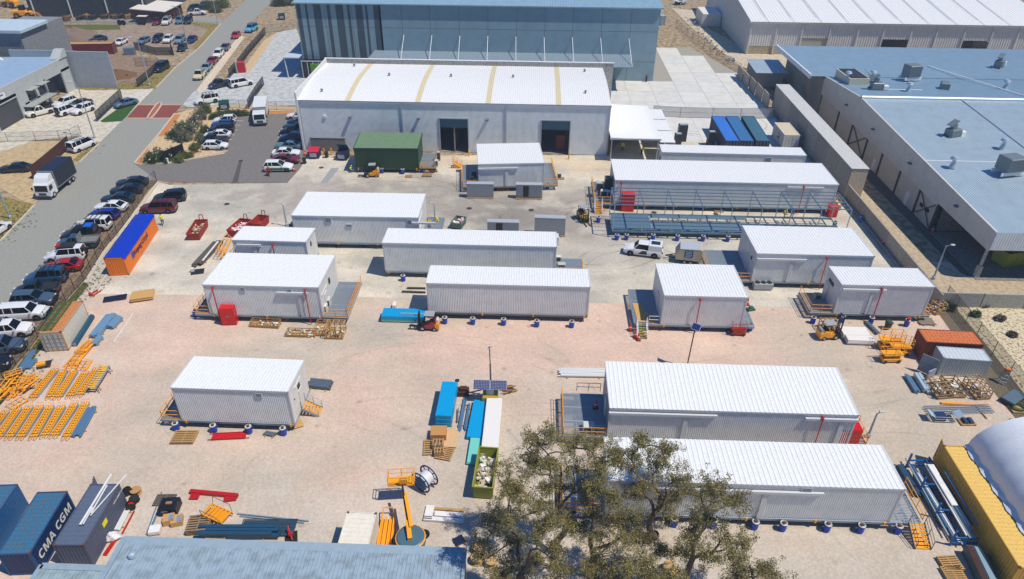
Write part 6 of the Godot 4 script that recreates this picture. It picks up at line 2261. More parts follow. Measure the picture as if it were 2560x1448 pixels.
	# loaders in the yard at the upper left
	for q in [[V(-152.31,0,-214.78),.2,"yellow wheel loader nearest the grey tower block roof"],[V(-164.75,0,-228.2),2.8,"yellow wheel loader at the top left corner"],[V(-151.28,0,-219.08),1.0,"yellow loader cab beside the charcoal shed wall"]]:
		var l := thing("wheel_loader",q[2],"loader",q[0],q[1],"yellow loaders in the machinery yard")
		b = MB.new()
		b.cbox(V(-1.0,1.5,0),V(3.6,1.4,1.8),.2)
		b.cbox(V(1.6,1.3,0),V(1.8,.9,1.4),.1)
		b.bar(V(1.6,1.8,.5),V(4.0,.8,.5),.2,.35)
		b.bar(V(1.6,1.8,-.5),V(4.0,.8,-.5),.2,.35)
		part(l,"body",b,yellow())
		b = MB.new()
		b.cbox(V(.0,2.8,0),V(1.4,1.5,1.5),.1)
		part(l,"cab",b,glass())
		b = MB.new()
		b.side([W(3.7,.2),W(4.9,.2),W(4.5,.6),W(4.1,1.3),W(3.7,1.3)],-1.3,1.3)
		part(l,"bucket",b,mt("bucket_tan",C(.55,.38,.15),.7))
		for x in [-1.6,1.5]:
			for s in [-1.0,1.0]:
				wheel(l,V(x,.8,s * 1.1),.8,.5,C(.6,.45,.15))
	t = thing("skid_steer","small orange skid steer loader in the builders yard","loader",V(-105.35,0,-161.07),.3)
	b = MB.new()
	b.cbox(V(0,.9,0),V(2.2,.9,1.4),.12)
	b.bar(V(-.8,1.7,.75),V(1.5,.7,.75),.14,.25)
	b.bar(V(-.8,1.7,-.75),V(1.5,.7,-.75),.14,.25)
	part(t,"body",b,mt("machine_orange",C(.75,.27,.05),.6))
	b = MB.new()
	b.cbox(V(-.1,1.7,0),V(1.1,.9,1.0),.08)
	part(t,"cab",b,mt("cab_grey",C(.5,.5,.48),.5))
	b = MB.new()
	b.side([W(1.3,.1),W(2.1,.1),W(1.6,.7),W(1.3,.7)],-.9,.9)
	part(t,"bucket",b,mt("bucket_tan",C(.55,.38,.15)))
	for x in [-.6,.6]:
		for s in [-1.0,1.0]:
			wheel(t,V(x,.4,s * .75),.4,.28)


func cabinet(label: String,at: Vector3,yaw: float,w := 1.6,h := 2.2,d := 1.1) -> void:
	var t := thing("red_cabinet",label,"cabinet",at,yaw,"red fire cabinets")
	var red := mt("cabinet_red",C(.78,.05,.04),.3)
	var b := MB.new()
	b.cbox(V(0,h * .5 + .05,0),V(w,h,d),.05)
	part(t,"casing",b,red)
	for s in [-1.0,1.0]:
		b = MB.new()
		b.box(V(s * w * .245,h * .5 + .02,d * .5 + .012),V(w * .47,h * .92,.03))
		var dr := part(t,"door",b,red)
		b = MB.new()
		b.box(V(s * .08,h * .55,d * .5 + .045),V(.04,.16,.04))
		part(dr,"handle",b,mt("handle_silver",C(.75,.75,.75),.3,.6))


func stair_frame(label: String,at: Vector3,yaw: float,ln: float,grey := false) -> void:
	# a stair flight lying on its back: stringers,treads and folded rails
	var t := thing("stair_frame",label,"stair frame",at,yaw,"yellow stair frames laid out on the gravel")
	var b := MB.new()
	var y := .75 if grey else .12
	for s in [-.42,.42]:
		b.bar(V(-ln * .5,y,s),V(ln * .5,y,s),.06,.2)
	part(t,"stringers",b,steel())
	var k := int(ln / .34)
	if not cache.has("stair_tread"):
		var m := MB.new()
		m.box(Vector3.ZERO,V(.2,.05,.8))
		cache["stair_tread"] = m.mesh()
	for i in k:
		part(t,"tread",cache["stair_tread"],mt("tread_bright",C(.9,.68,.12),.6),V(lerpf(-ln * .46,ln * .46,float(i) / (k - 1)),y + .03,0))
	if grey:
		for x in [-.42,.42]:
			b = MB.new()
			for s in [-.55,.55]:
				b.bar(V(x * ln - .25,0,s),V(x * ln,.66,s * .8),.05)
				b.bar(V(x * ln + .25,0,s),V(x * ln,.66,s * .8),.05)
			b.bar(V(x * ln,.66,-.6),V(x * ln,.66,.6),.08)
			part(t,"trestle",b,mt("trestle",C(.3,.32,.35),.6))
		return
	b = MB.new()
	for s in [-.26,.2]:
		b.tube(V(-ln * .5 + .2,y + .18,s),V(ln * .5 - .1,y + .2,s),.05,6)
		b.tube(V(-ln * .5 + .3,y + .16,s + .16),V(ln * .5 - .2,y + .16,s + .16),.045,6)
	for s in [-.2,.25]:
		b.pipe([V(-ln * .5 + .2,y + .15,s - .12),V(-ln * .5 - .35,y + .1,s - .14),V(-ln * .5 - .5,y + .1,s),V(-ln * .5 - .35,y + .1,s + .14),V(-ln * .5 + .2,y + .15,s + .12)],.03,5)
		b.pipe([V(ln * .5 - .2,y + .15,s - .12),V(ln * .5 + .3,y + .3,s - .14),V(ln * .5 + .42,y + .35,s),V(ln * .5 + .3,y + .3,s + .14),V(ln * .5 - .2,y + .15,s + .12)],.03,5)
	part(t,"folded_rails",b,yellow())


func rail_panel(label: String,at: Vector3,yaw: float,ln: float,y := .06,tilt := .0,group := "loose yellow handrail panels") -> void:
	var t := thing("handrail_panel",label,"handrail panel",at + V(0,y,0),yaw,group)
	t.rotation.x = tilt
	var b := MB.new()
	for s in [-.5,.0,.45]:
		b.tube(V(-ln * .5,0,s),V(ln * .5,0,s),.04,6)
	b.bar(V(-ln * .5,.02,.55),V(ln * .5,.02,.55),.12,.03)
	for k in 4:
		var x := lerpf(-ln * .48,ln * .48,k / 3.0)
		b.tube(V(x,0,-.5),V(x,0,.6),.04,6)
	part(t,"rails",b,yellow())


func block(called: String,label: String,category: String,at: Vector3,yaw: float,size: Vector3,mat: Material,group := "",n := 1,edge: Material = null) -> Node3D:
	# stacked sheets or a wrapped pack of them on bearers
	var t := thing(called,label,category,at,yaw,group)
	var b := MB.new()
	for x in [-.38,.0,.38]:
		b.box(V(x * size.x,.05,0),V(.1,.1,size.z * .96))
	part(t,"bearer",b,timber())
	for k in n:
		b = MB.new()
		var h := size.y / n
		b.cbox(V(.03 * ((k * 7) % 3 - 1),.1 + h * (k + .5),.02 * ((k * 5) % 3 - 1)),V(size.x,h - .012,size.z),minf(.03,h * .3))
		part(t,"sheet_pack",b,mat if k == n - 1 or edge == null else edge)
	return t


func cone(label: String,at: Vector3,s := 1.0) -> void:
	var t := thing("traffic_cone",label,"cone",at,.0,"orange traffic cones and bollards")
	if not cache.has("cone"):
		var b := MB.new()
		b.lathe([W(.19,.05),W(.13,.35),W(.08,.7),W(.05,.9),W(0,.92)],10)
		cache["cone"] = b.mesh()
		b = MB.new()
		b.box(V(0,.03,0),V(.45,.06,.45))
		cache["cone_base"] = b.mesh()
		b = MB.new()
		b.lathe([W(.132,.36),W(.098,.56)],10)
		cache["cone_band"] = b.mesh()
	t.scale = Vector3.ONE * s
	part(t,"cone_body",cache["cone"],mt("cone_orange",C(.85,.22,.04),.6))
	part(t,"base",cache["cone_base"],mt("cone_base",C(.2,.12,.1),.8))
	part(t,"band",cache["cone_band"],mt("cone_band",C(.86,.84,.82),.5))


func wheelie(label: String,at: Vector3,yaw: float,col: Color) -> void:
	var t := thing("wheelie_bin",label,"bin",at,yaw,"wheelie bins")
	var m := mt("bin_" + col.to_html(false),col,.6)
	var b := MB.new()
	b.hexa([V(-.22,.1,.24),V(.22,.1,.24),V(.22,.1,-.24),V(-.22,.1,-.24),V(-.29,.98,.32),V(.29,.98,.32),V(.29,.98,-.34),V(-.29,.98,-.34)])
	part(t,"body",b,m)
	b = MB.new()
	b.cbox(V(0,1.03,0),V(.62,.1,.74),.04)
	part(t,"lid",b,m)
	for s in [-1.0,1.0]:
		wheel(t,V(s * .24,.12,-.26),.12,.06)


func big_bin(label: String,at: Vector3,yaw: float,body: Color,lid: Color,open := false) -> void:
	var t := thing("front_lift_bin",label,"bin",at,yaw,"large rubbish bins")
	var b := MB.new()
	b.side([W(-.9,.2),W(.75,.2),W(.95,1.0),W(.95,1.25),W(-.95,1.45)],-.95,.95)
	var o := part(t,"body",b,mt("bigbin_" + body.to_html(false),body,.6,.0,grime,.5))
	o.rotation.y = -PI / 2
	b = MB.new()
	b.box(V(0,0,0),V(1.9,.06,1.95),Basis(Vector3.RIGHT,.12 if not open else -.9))
	part(t,"lid",b,mt("bigbin_" + lid.to_html(false),lid,.5),V(0,1.42,0) if not open else V(0,1.9,-.6))
	b = MB.new()
	b.box(V(0,.75,.95),V(1.2,.7,.06))
	part(t,"front_plate",b,mt("bin_plate",C(.6,.62,.68),.6))
	for x in [-.75,.75]:
		wheel(t,V(x,.1,.6),.1,.08)


func lamp_post(label: String,at: Vector3,h: float,arm: Vector3) -> void:
	var t := thing("street_lamp",label,"street lamp",at,.0,"street lamps")
	var b := MB.new()
	b.tube(Vector3.ZERO,V(0,h,0),.13,8,.07)
	b.lathe([W(.22,0),W(.22,.4),W(.13,.5)],8)
	part(t,"pole",b,mt("pole_grey",C(.6,.67,.72),.5,.2))
	b = MB.new()
	b.tube(V(0,h - .05,0),V(arm.x,h + .3,arm.z),.05,6)
	part(t,"arm",b,mt("pole_grey",C(.6,.67,.72)))
	b = MB.new()
	b.cbox(V(arm.x * 1.2,h + .32,arm.z * 1.2),V(.35 + absf(arm.x) * .3,.12,.25 + absf(arm.z) * .3),.04)
	part(t,"head",b,mt("lamp_head",C(.72,.74,.75),.5))


func reel(label: String,at: Vector3,yaw: float,r: float,w: float,fl: Color,core: Color,flat := false) -> void:
	var t := thing("cable_reel",label,"cable reel",at,yaw,"cable reels")
	var n := Node3D.new()
	for s in [-1.0,1.0]:
		var b := MB.new()
		if r > .9:
			for k in 24:
				var a := TAU * k / 24.0
				var e := TAU * (k + 1) / 24.0
				b.bar(V(cos(a) * r * .95,s * w * .5,sin(a) * r * .95),V(cos(e) * r * .95,s * w * .5,sin(e) * r * .95),r * .14,.06)
			for k in 8:
				var a := TAU * k / 8.0
				b.bar(V(0,s * w * .5,0),V(cos(a) * r * .9,s * w * .5,sin(a) * r * .9),.1,.05)
			b.tube(V(0,s * w * .5 - .03,0),V(0,s * w * .5 + .03,0),r * .55,18)
		else:
			b.tube(V(0,s * w * .5 - .03,0),V(0,s * w * .5 + .03,0),r,20)
		var o := part(t,"flange",b,mt("reel_" + fl.to_html(false),fl,.6,.0,grime,.5))
		if not flat:
			o.rotation.x = PI / 2
			o.position.y = r
		else:
			o.position.y = w * .5 + .03
	var c := MB.new()
	c.tube(V(0,-w * .46,0),V(0,w * .46,0),r * .62,20)
	var o := part(t,"wound_cable",c,mt("core_" + core.to_html(false),core,.5))
	if not flat:
		o.rotation.x = PI / 2
		o.position.y = r
	else:
		o.position.y = w * .5 + .03
	n.free()


func yard_props() -> void:
	cabinet("red cabinet in front of the hut with decks at both ends",V(-35.04,0,-65.9),.1,1.65,2.3,1.0)
	cabinet("red cabinet behind the left end of the steel frame",V(14.62,0,-97.53),.0,1.9,2.9,1.3)
	cabinet("red cabinet at the right end of the very long lower hut",V(30.1,0,-49.31) + V(0,0,.5),.0,2.2,2.7,1.1)
	cabinet("red cabinet behind the right end of the steel frame",V(45.43,0,-96.91),.0,1.3,1.7,.9)
	# stair frames,two rows
	var up := [[V(-50.43,0,-54.3),1.63,4.28],[V(-49.08,0,-54.31),1.79,4.03],[V(-48.08,0,-54.29),1.7,3.85],[V(-46.88,0,-54.37),1.67,3.53],[V(-46,0,-54.79),1.66,3.94]]
	for i in up.size():
		stair_frame("%s yellow stair frame from the left in the upper row" % NTH[i],up[i][0],up[i][1],up[i][2])
	var g := [V(-44.78,0,-54.9),1.68,3.57]
	stair_frame("grey stair frame with yellow treads standing on trestles",g[0],g[1],g[2],true)
	var lo := [[V(-51.59,0,-48.24),1.65,3.28],[V(-50.53,0,-48.51),1.7,3.75],[V(-49.51,0,-48.67),1.71,3.99],[V(-48.47,0,-48.74),1.72,4.05],[V(-47.35,0,-48.79),1.76,4.07],[V(-46.31,0,-48.94),1.73,3.85],[V(-45.29,0,-49.13),1.67,4.12],[V(-44.16,0,-49.17),1.71,4.54]]
	for i in lo.size():
		stair_frame("%s yellow stair frame from the left in the lower row" % NTH[i],lo[i][0],lo[i][1],lo[i][2])
	var heap := [[V(-53.28,0,-53.67),1.65,3.99],[V(-52.86,0,-53.8),1.62,3.49],[V(-52.24,0,-53.88),1.54,2.88],[V(-54.15,0,-54.08),1.61,2.83],[V(-52.78,0,-54.52),.28,2.19],[V(-51.77,0,-53.78),.45,2.03],[V(-54.21,0,-55.33),.67,1.65],[V(-54.1,0,-52.69),1.67,3.05],[V(-51.53,0,-53.93),1.3,2.43],[V(-53.18,0,-51.66),1.58,2.08]]
	for i in heap.size():
		rail_panel("yellow handrail panel in the heap by the fence, %s up from the ground" % NTH[i],heap[i][0],heap[i][1],heap[i][2],.06 + .09 * i,.05 * (i % 3 - 1))
	var up2 := [[V(-51.38,0,-51.28),1.14,1.32],[V(-49,0,-57.21),1.76,1.7],[V(-47.87,0,-57.42),1.69,1.35]]
	for i in up2.size():
		rail_panel(["short yellow rail lying between the two stair rows","yellow rail leaning on the third upper stair frame","yellow rail leaning on the fourth upper stair frame"][i],up2[i][0],up2[i][1],up2[i][2] + .3,.3,.3)
	var yb := [[V(-49.54,0,-58.53),1.57,2.77],[V(-49.28,0,-58.82),1.57,3.06],[V(-49.45,0,-60.43),1.41,2.2],[V(-49.19,0,-60.58),1.47,2.19]]
	for i in yb.size():
		rail_panel("yellow handrail panel in the strip below the white container, %s of four" % NTH[i],yb[i][0],yb[i][1],yb[i][2],.06 + .1 * i,.02)
	var bs := mt("blue_steel",C(.4,.55,.68),.45,.35,grime,.5)
	bundle("steel_bundle","bundle of blue-grey steel lengths right of the lower stair row",V(-43.17,0,-49),1.71,4.11,.9,6,2,bs,.1,3)
	bundle("steel_bundle","narrow bundle of blue-grey steel against the fence kerb",V(-54.36,0,-57.78),1.76,3.59,.6,4,2,bs,.12,4)
	bundle("steel_bundle","short stack of blue-grey steel plates beside the fence bundle",V(-53.7,0,-57.27),1.67,1.55,.7,4,2,bs,.08,5)
	bundle("wrapped_bundle","plastic-wrapped blue lengths near the white container",V(-49.45,0,-64.44),1.6,4.38,1.1,7,3,mt("wrap_blue",C(.45,.6,.72),.3,.1,grime,.6),.12,6)
	bundle("wrapped_bundle","small lumpy blue wrapped pack beside the long wrapped lengths",V(-48.34,0,-65.01),1.48,2.07,.8,4,3,mt("wrap_blue",C(.45,.6,.72)),.14,7)
	bundle("wrapped_bundle","short blue pack below the long wrapped lengths",V(-48.6,0,-61.55),1.54,1.48,.55,3,3,mt("wrap_blue",C(.45,.6,.72)),.12,8)
	var b := MB.new()
	b.tube(V(-50.76,0,-60.72) + V(0,.3,0),V(-51.62,0,-66.05) + V(0,.3,0),.3,14)
	var rl := single("wrapped_roll","thick dark teal roll lying beside the white container","roll",b,mt("roll_teal",C(.1,.3,.4),.5,.0,grime,.5))
	b = MB.new()
	b.tube(V(-50.76,0,-60.72) + V(0,.3,0),V(-50.75,0,-60.68) + V(0,.3,0),.24,14)
	part(rl,"roll_core",b,mt("core_pale",C(.5,.55,.58),.7))
	b = MB.new()
	b.bar(V(-46.82,.03,-61.59),V(-47.34,.03,-67.35),.1,.04)
	single("white_strip","thin white strip lying alone on the gravel","strip",b,white())
	block("machine_pallet","black pallet with a yellow machine near the fence","machine",V(-52.18,0,-57.3),.4,V(1.3,.12,1.1),mt("pallet_black",C(.14,.13,.12),.8))
	var mp := get_node("machine_pallet") as Node3D
	b = MB.new()
	b.cbox(V(-.25,.4,.1),V(.8,.35,.5),.1)
	part(mp,"machine_body",b,yellow())
	block("navy_board","dark navy panel lying on a timber pallet","panel",V(-50.96,0,-70.13),.34,V(2.6,.16,1.0),mt("panel_navy",C(.06,.09,.2),.4))
	block("plywood_stack","stack of plywood sheets on a pallet beside the navy panel","plywood stack",V(-47.75,0,-70.62),.31,V(2.6,.45,1.9),mt("plywood",C(.8,.63,.38),.85,.0,streak,.5),"",5)
	var jack := thing("pallet_jack","red pallet jack near the kerb","pallet jack",V(-54.21,0,-71.04),1.2)
	b = MB.new()
	for s in [-.25,.25]:
		b.box(V(.3,.1,s),V(1.15,.06,.16))
	b.tube(V(-.35,.15,0),V(-.6,1.15,0),.04,6)
	b.tube(V(-.6,1.15,-.2),V(-.6,1.15,.2),.04,6)
	b.cbox(V(-.35,.25,0),V(.3,.4,.4),.05)
	part(jack,"frame",b,mt("jack_red",C(.72,.12,.08),.5))
	wheel(jack,V(-.4,.09,.1),.09,.06)
	# in front of the hut with two decks
	crate("long low crate with white rolls, left of the crates before the decked hut",V(-30.74,0,-65.54),-.05,3.37,.7,1.0,4,false)
	crate("long low crate lowest before the decked hut",V(-26.09,0,-63.96),0,3.34,.6,1.0,4,false)
	crate("tall open crate at the corner of the decked hut",V(-22.17,0,-64.25),.01,2.04,1.3,2.0,3,true)
	crate("narrow crate holding white panels beside the tall open crate",V(-23.91,0,-64.86),-.01,1.5,.8,2.2,2,false)
	var up_ := thing("timber_hurdle","slatted timber panel standing upright against the drums","timber panel",V(-29.62,0,-66.63),-.01)
	for k in 5:
		b = MB.new()
		b.box(V(lerpf(-1.2,1.2,k / 4.0),.5,0),V(.1,1.0,.05))
		part(up_,"upright",b,timber())
	for k in 4:
		b = MB.new()
		b.box(V(0,.1 + k * .27,.05),V(2.5,.1,.03))
		part(up_,"slat",b,timber())
	block("loose_board","loose plywood offcut below the tall open crate","board",V(-22.81,0,-63.5),.05,V(.9,.03,.3),mt("plywood",C(.8,.63,.38)))
	# around the lower left hut
	pallet("pallet with loose planks in front of the lower left hut",V(-32.58,0,-47.28),.05,2.2,1.6,2)
	var rg := thing("red_gate_panel","red mesh gate panel lying in front of the lower left hut","gate panel",V(-28.43,0,-47.67),.11)
	b = MB.new()
	b.box(V(0,.08,0),V(3.2,.1,.75))
	part(rg,"panel",b,mt("gate_red",C(.72,.05,.08),.5))
	b = MB.new()
	for s in [-.4,.4]:
		b.tube(V(-1.9,.16,s),V(2.0,.16,s),.04,6)
	part(rg,"frame",b,mt("gate_red",C(.72,.05,.08)))
	block("plywood_sheet","single plywood sheet on the gravel at the corner of the lower left hut","plywood sheet",V(-22.28,0,-49.54),.5,V(.9,.03,1.0),mt("plywood",C(.8,.63,.38)))
	bundle("grey_bundle","stack of grey steel purlins behind the steps of the lower left hut",V(-21.63,0,-55.29),-.11,2.53,1.2,5,3,mt("purlin_grey",C(.36,.42,.47),.5,.2),.12,9)
	bundle("grey_bundle","grey channel lying between the drums of the lower left hut",V(-24.57,0,-48.07),-.19,1.18,.5,2,1,mt("purlin_grey",C(.36,.42,.47)),.12,10)
	# by the central hut
	var cy := mt("pack_cyan",C(.0,.6,.82),.35,.0,grime,.6)
	var mint := mt("pack_mint",C(.42,.76,.7),.6)
	block("panel_pack","long cyan wrapped panel pack under the left end of the central hut","panel pack",V(-14.74,0,-67.61),.0,V(5.2,.85,1.7),cy,"cyan panel packs",2,mint)
	b = MB.new()
	b.bar(V(-15.18,1,-67.25),V(-11.96,1,-67.23),.25,.1)
	single("grey_channel","grey channel lying on the cyan pack under the central hut","channel",b,steel())
	block("white_carton","white carton standing on the gravel near the cyan pack","carton",V(-16.33,0,-69.87),.05,V(.4,.5,.9),white())
	for q in [[[V(-14.51,0,-73.2),-.02,2.98],"upper dark steel bar beside the central hut"],[[V(-14.32,0,-74.08),.01,2.34],"lower dark steel bar beside the central hut"]]:
		b = MB.new()
		b.box(V(0,.12,0),V(q[0][2],.2,.2))
		single("steel_bar",q[1],"steel bar",b,mt("bar_brown",C(.28,.24,.2),.7),q[0][0],q[0][1],"steel bars beside the central hut")
	# the centre: solar tower,packs and skips
	solar_tower()
	block("panel_pack","tall cyan panel pack left of the solar light tower","panel pack",V(-7.96,0,-52.22),1.55,V(5.0,1.5,1.55),cy,"cyan panel packs",3)
	block("panel_pack","low cyan panel pack with a torn white corner","panel pack",V(-4.75,0,-50.79),1.51,V(5.2,.35,1.5),cy,"cyan panel packs",1)
	block("mint_sheet_stack","mint green sheets below the low cyan pack","sheet stack",V(-4.59,0,-46.63),1.54,V(3.2,.25,1.5),mint,"",2)
	block("white_panel_stack","long stack of white panels between the mint sheets and gravel","panel stack",V(-3.3,0,-49.42),1.56,V(7.6,.8,1.55),mt("panel_white",C(.86,.85,.83),.6),"",3)
	block("cardboard_box","large brown cardboard box below the tall cyan pack","box",V(-8.32,0,-48.51),.04,V(1.5,.75,1.3),mt("cardboard",C(.72,.52,.3),.85))
	block("plywood_sheet","pale plywood sheet on the gravel beside the cardboard box","plywood sheet",V(-7.19,0,-48.42),1.53,V(2.6,.03,1.5),mt("plywood_pale",C(.84,.7,.54),.85,.0,streak,.5))
	pallet("wide pallet lying left of the timber crates below the cardboard box",V(-8.83,0,-47.03),.1,1.6,1.9,1)
	pallet("tilted pallet lying right of the timber crates below the cardboard box",V(-7.53,0,-46.27),-.2,1.5,1.5,1)
	crate("small crate stacked on the wide pallet",V(-8.24,0,-47.15),.05,1.0,.7,.9,3)
	crate("small crate in front on the tilted pallet",V(-8.05,0,-46.25),.1,.9,.55,.7,3)
	for q in [[[V(-6.36,0,-51.51),1.54,4.56],.35,3,"widest grey bundle of steel sections beside the low cyan pack"],[[V(-5.84,0,-51.23),1.54,3.74],.25,3,"narrow grey bundle touching the low cyan pack"],[[V(-6.79,0,-51.33),1.63,2.04],.12,1,"short single grey section left of the steel bundles"]]:
		bundle("section_bundle",q[3],q[0][0],q[0][1],q[0][2],q[1],q[2],2,bs,.08,int(q[0][2] * 10.0))
	var gen := thing("brown_engine","brown rusty engine on skids left of the solar tower","engine",V(-6.62,0,-54.68),.05)
	b = MB.new()
	b.cbox(V(0,.35,0),V(1.3,.6,.9),.06)
	b.box(V(.1,.8,.1),V(.7,.35,.5))
	part(gen,"block",b,mt("engine_brown",C(.3,.15,.1),.7,.0,fine,1.0))
	b = MB.new()
	b.tube(V(-.55,.6,-.3),V(-.55,1.5,-.3),.05,6)
	b.lathe([W(.22,1.5),W(.25,1.58),W(0,1.65)],10,V(-.55,0,-.3))
	part(gen,"exhaust",b,black())
	var tp := thing("timber_pile","pile of brown timber lengths right of the solar tower","timber pile",V(-1.97,0,-55.5),.3)
	var rr := RandomNumberGenerator.new()
	rr.seed = 12
	for k in 16:
		b = MB.new()
		b.box(Vector3.ZERO,V(rr.randf_range(.8,1.5),.08,.1))
		part(tp,"timber_length",b,timber() if k % 2 else mt("timber_brown",C(.45,.32,.2),.9),V(rr.randf_range(-.3,.3),.05 + .07 * (k / 3),rr.randf_range(-.6,.6)),rr.randf_range(-.3,.3))
	reel("large cable drum with a blue wheel and white cable",V(-8.79,0,-42.31),-.6,1.05,1.1,C(.06,.3,.5),C(.8,.81,.83))
	var lp := thing("white_cladding","L-shaped white panels lying beside the boom lift","panels",V(-6.74,0,-39.35),-.05)
	for q in [[-1.35,.0,.7,1.5],[.0,.6,3.4,.4],[.35,.05,2.4,.5]]:
		b = MB.new()
		b.box(V(q[0],.12,q[1]),V(q[2],.2,q[3]))
		part(lp,"panel",b,white())
	b = MB.new()
	b.box(V(.3,.06,-.55),V(2.6,.1,.25))
	part(lp,"timber_bearer",b,timber())
	var mast := thing("solar_lamp_post","dark pole with a small tilted solar panel above the lower right hut","lamp post",V(17.42,0,-60.24))
	b = MB.new()
	b.tube(Vector3.ZERO,V(.1,5.2,0),.07,8)
	part(mast,"pole",b,mt("pole_dark",C(.24,.24,.25),.5))
	b = MB.new()
	b.box(Vector3.ZERO,V(.95,.05,.75))
	var pnl := part(mast,"solar_panel",b,mt("panel_frame",C(.7,.72,.74),.4),V(.15,5.4,.15))
	pnl.rotation = V(.7,-.6,0)
	b = MB.new()
	b.box(V(0,.03,0),V(.86,.02,.66))
	part(pnl,"cells",b,mt("solar_cell",C(.03,.14,.4),.15))
	bundle("white_trim_bundle","untidy bundle of white trims left of the very long lower hut",V(5.97,0,-58.41),.02,5.37,1.3,7,2,mt("trim_white",C(.82,.83,.82),.5),.09,14)
	# beside the hut with plywood
	rail_panel("yellow handrail frame standing under the hut with plywood",V(14.74,0,-67.24) + V(0,.6,0),.0,1.9,.0,PI / 2)
	for q in [[V(12.62,0,-64.68),"orange bollard at the foot of the white steps"],[V(11.85,0,-66.48),"orange bollard beside the drum by the white steps"],[V(12.31,0,-65.19),"second orange bollard beside the white steps"],[V(26.87,0,-72.41),"orange bollard at the far right corner of the plywood hut"],[V(58.49,0,-92.51),"orange cone by the factory wall"],[V(-40.27,0,-109.08),"traffic cone in front of the green and white car"],[V(-40.37,0,-115.97),"traffic cone beside the red sedan row"],[V(-44.24,0,-107.25),"traffic cone behind the green and white car"],[V(-103.03,0,-149.91),"traffic cone by the workshop wing wall"],[V(-100.76,0,-139.47),"traffic cone beside the workshop glazing"],[V(6.84,0,-52.12),"orange bollard on the left deck of the long lower hut"]]:
		cone(q[1],q[0],1.15)
	get_node("traffic_cone_010").position.y = .98
	wheelie("dark green wheelie bin below the green and white car row",V(-39.34,0,-112.32),.2,C(.08,.14,.1))
	wheelie("dark wheelie bin between the pink and blue bins",V(-36.22,0,-115.11),.1,C(.1,.12,.1))
	wheelie("grey-green wheelie bin under the hut by the yellow forklift",V(42.18,0,-68.14),.3,C(.16,.24,.2))
	big_bin("purple bin with a pink lid by the warehouse corner",V(-38.37,0,-115.18),.05,C(.1,.06,.25),C(.75,.05,.2))
	big_bin("blue bin with its teal lid open beside the green hut",V(-33.23,0,-114.73),-.1,C(.06,.1,.25),C(.03,.28,.36),true)
	big_bin("dark green bin beside the white and green wagon",V(-63.44,0,-139.08),.3,C(.03,.2,.14),C(.03,.25,.17))
	big_bin("dark green bin beside the far drive gate",V(-75.95,0,-217.85),.3,C(.03,.2,.12),C(.03,.22,.14))
	for q in [[V(-36.92,0,-116.15),"left yellow bollard beside the dark wheelie bin"],[V(-35.7,0,-116.4),"right yellow bollard beside the dark wheelie bin"],[V(6.35,0,-116.6),"yellow bollard at the right roller door"],[V(-11.35,0,-117.11),"yellow bollard at the left roller door"]]:
		b = MB.new()
		b.tube(Vector3.ZERO,V(0,1.2,0),.12,10)
		b.lathe([W(.12,1.2),W(.08,1.27),W(0,1.29)],10)
		single("yellow_bollard",q[1],"bollard",b,yellow(),q[0],.0,"yellow bollards")
	# switchboards and panels on the concrete
	var sb := mt("switchboard_grey",C(.55,.58,.62),.4,.2,grime,.4)
	for q in [[[V(-8.12,0,-100.79),.02,4.18],2.2,1,"grey wrapped panel box on a pallet left of the pair before the short hut"],[[V(-.44,0,-100.88),.01,4.1],2.2,2,"grey switchboard with doors right of the pair before the short hut"],[[V(-3.98,0,-88.93),-.01,4.49],1.9,2,"grey switchboard with doors left behind the long central huts"],[[V(2.69,0,-89.19),-.03,4.37],2.6,1,"plain grey switchboard right behind the long central huts"]]:
		var t := thing("switchboard",q[3],"switchboard",q[0][0],q[0][1],"grey switchboards waiting on the concrete")
		var w: float = q[0][2]
		b = MB.new()
		for s in [-.4,.4]:
			b.box(V(s * w,.08,0),V(.14,.16,1.6))
		b.box(V(0,.14,.6),V(w * 1.05,.1,.1))
		part(t,"timber_base",b,timber())
		b = MB.new()
		b.cbox(V(0,.16 + q[1] * .5,0),V(w,q[1],.9),.05)
		part(t,"casing",b,sb)
		b = MB.new()
		b.box(V(0,q[1] + .2,0),V(w * 1.02,.1,.95))
		part(t,"top_cap",b,mt("cap_pale",C(.7,.72,.74),.4,.2))
		if q[2] == 2:
			for k in 4:
				b = MB.new()
				b.box(V(lerpf(-.36,.36,k / 3.0) * w,.2 + q[1] * .5,.46),V(w * .21,q[1] * .82,.04))
				part(t,"door",b,mt("door_black",C(.07,.07,.08),.5) if k == 1 else mt("door_mid_grey",C(.47,.5,.54),.4))
	pallet("yellow plastic pallet between the two switchboards",V(-4.64,0,-103.66),.0,2.0,.9,1,yellow())
	pallet("pallet on the concrete right of the green hut steps",V(-20.58,0,-107.81),.1,1.1,.9)
	pallet("pallet with boards below the green hut steps",V(-17.57,0,-108.28),.0,1.6,1.0,2)
	pallet("pallet leaning beside the green hut yellow deck",V(-16.75,0,-110.27),.4,1.1,1.1,2)
	pallet("pallet right of the short hut before the warehouse",V(4.75,0,-108.29),.0,1.1,.8)
	rail_panel("yellow handrail panel lying under the green hut deck",V(-18.6,0,-109.85) + V(0,.5,0),.0,2.2,.0,PI / 2)
	rail_panel("yellow rail lying left of the steel frame drums",V(10.68,0,-97.34),.6,1.2,.05)
	pallet("pallet behind the steel frame near the drums",V(28.64,0,-97.54),.05,1.4,.6)
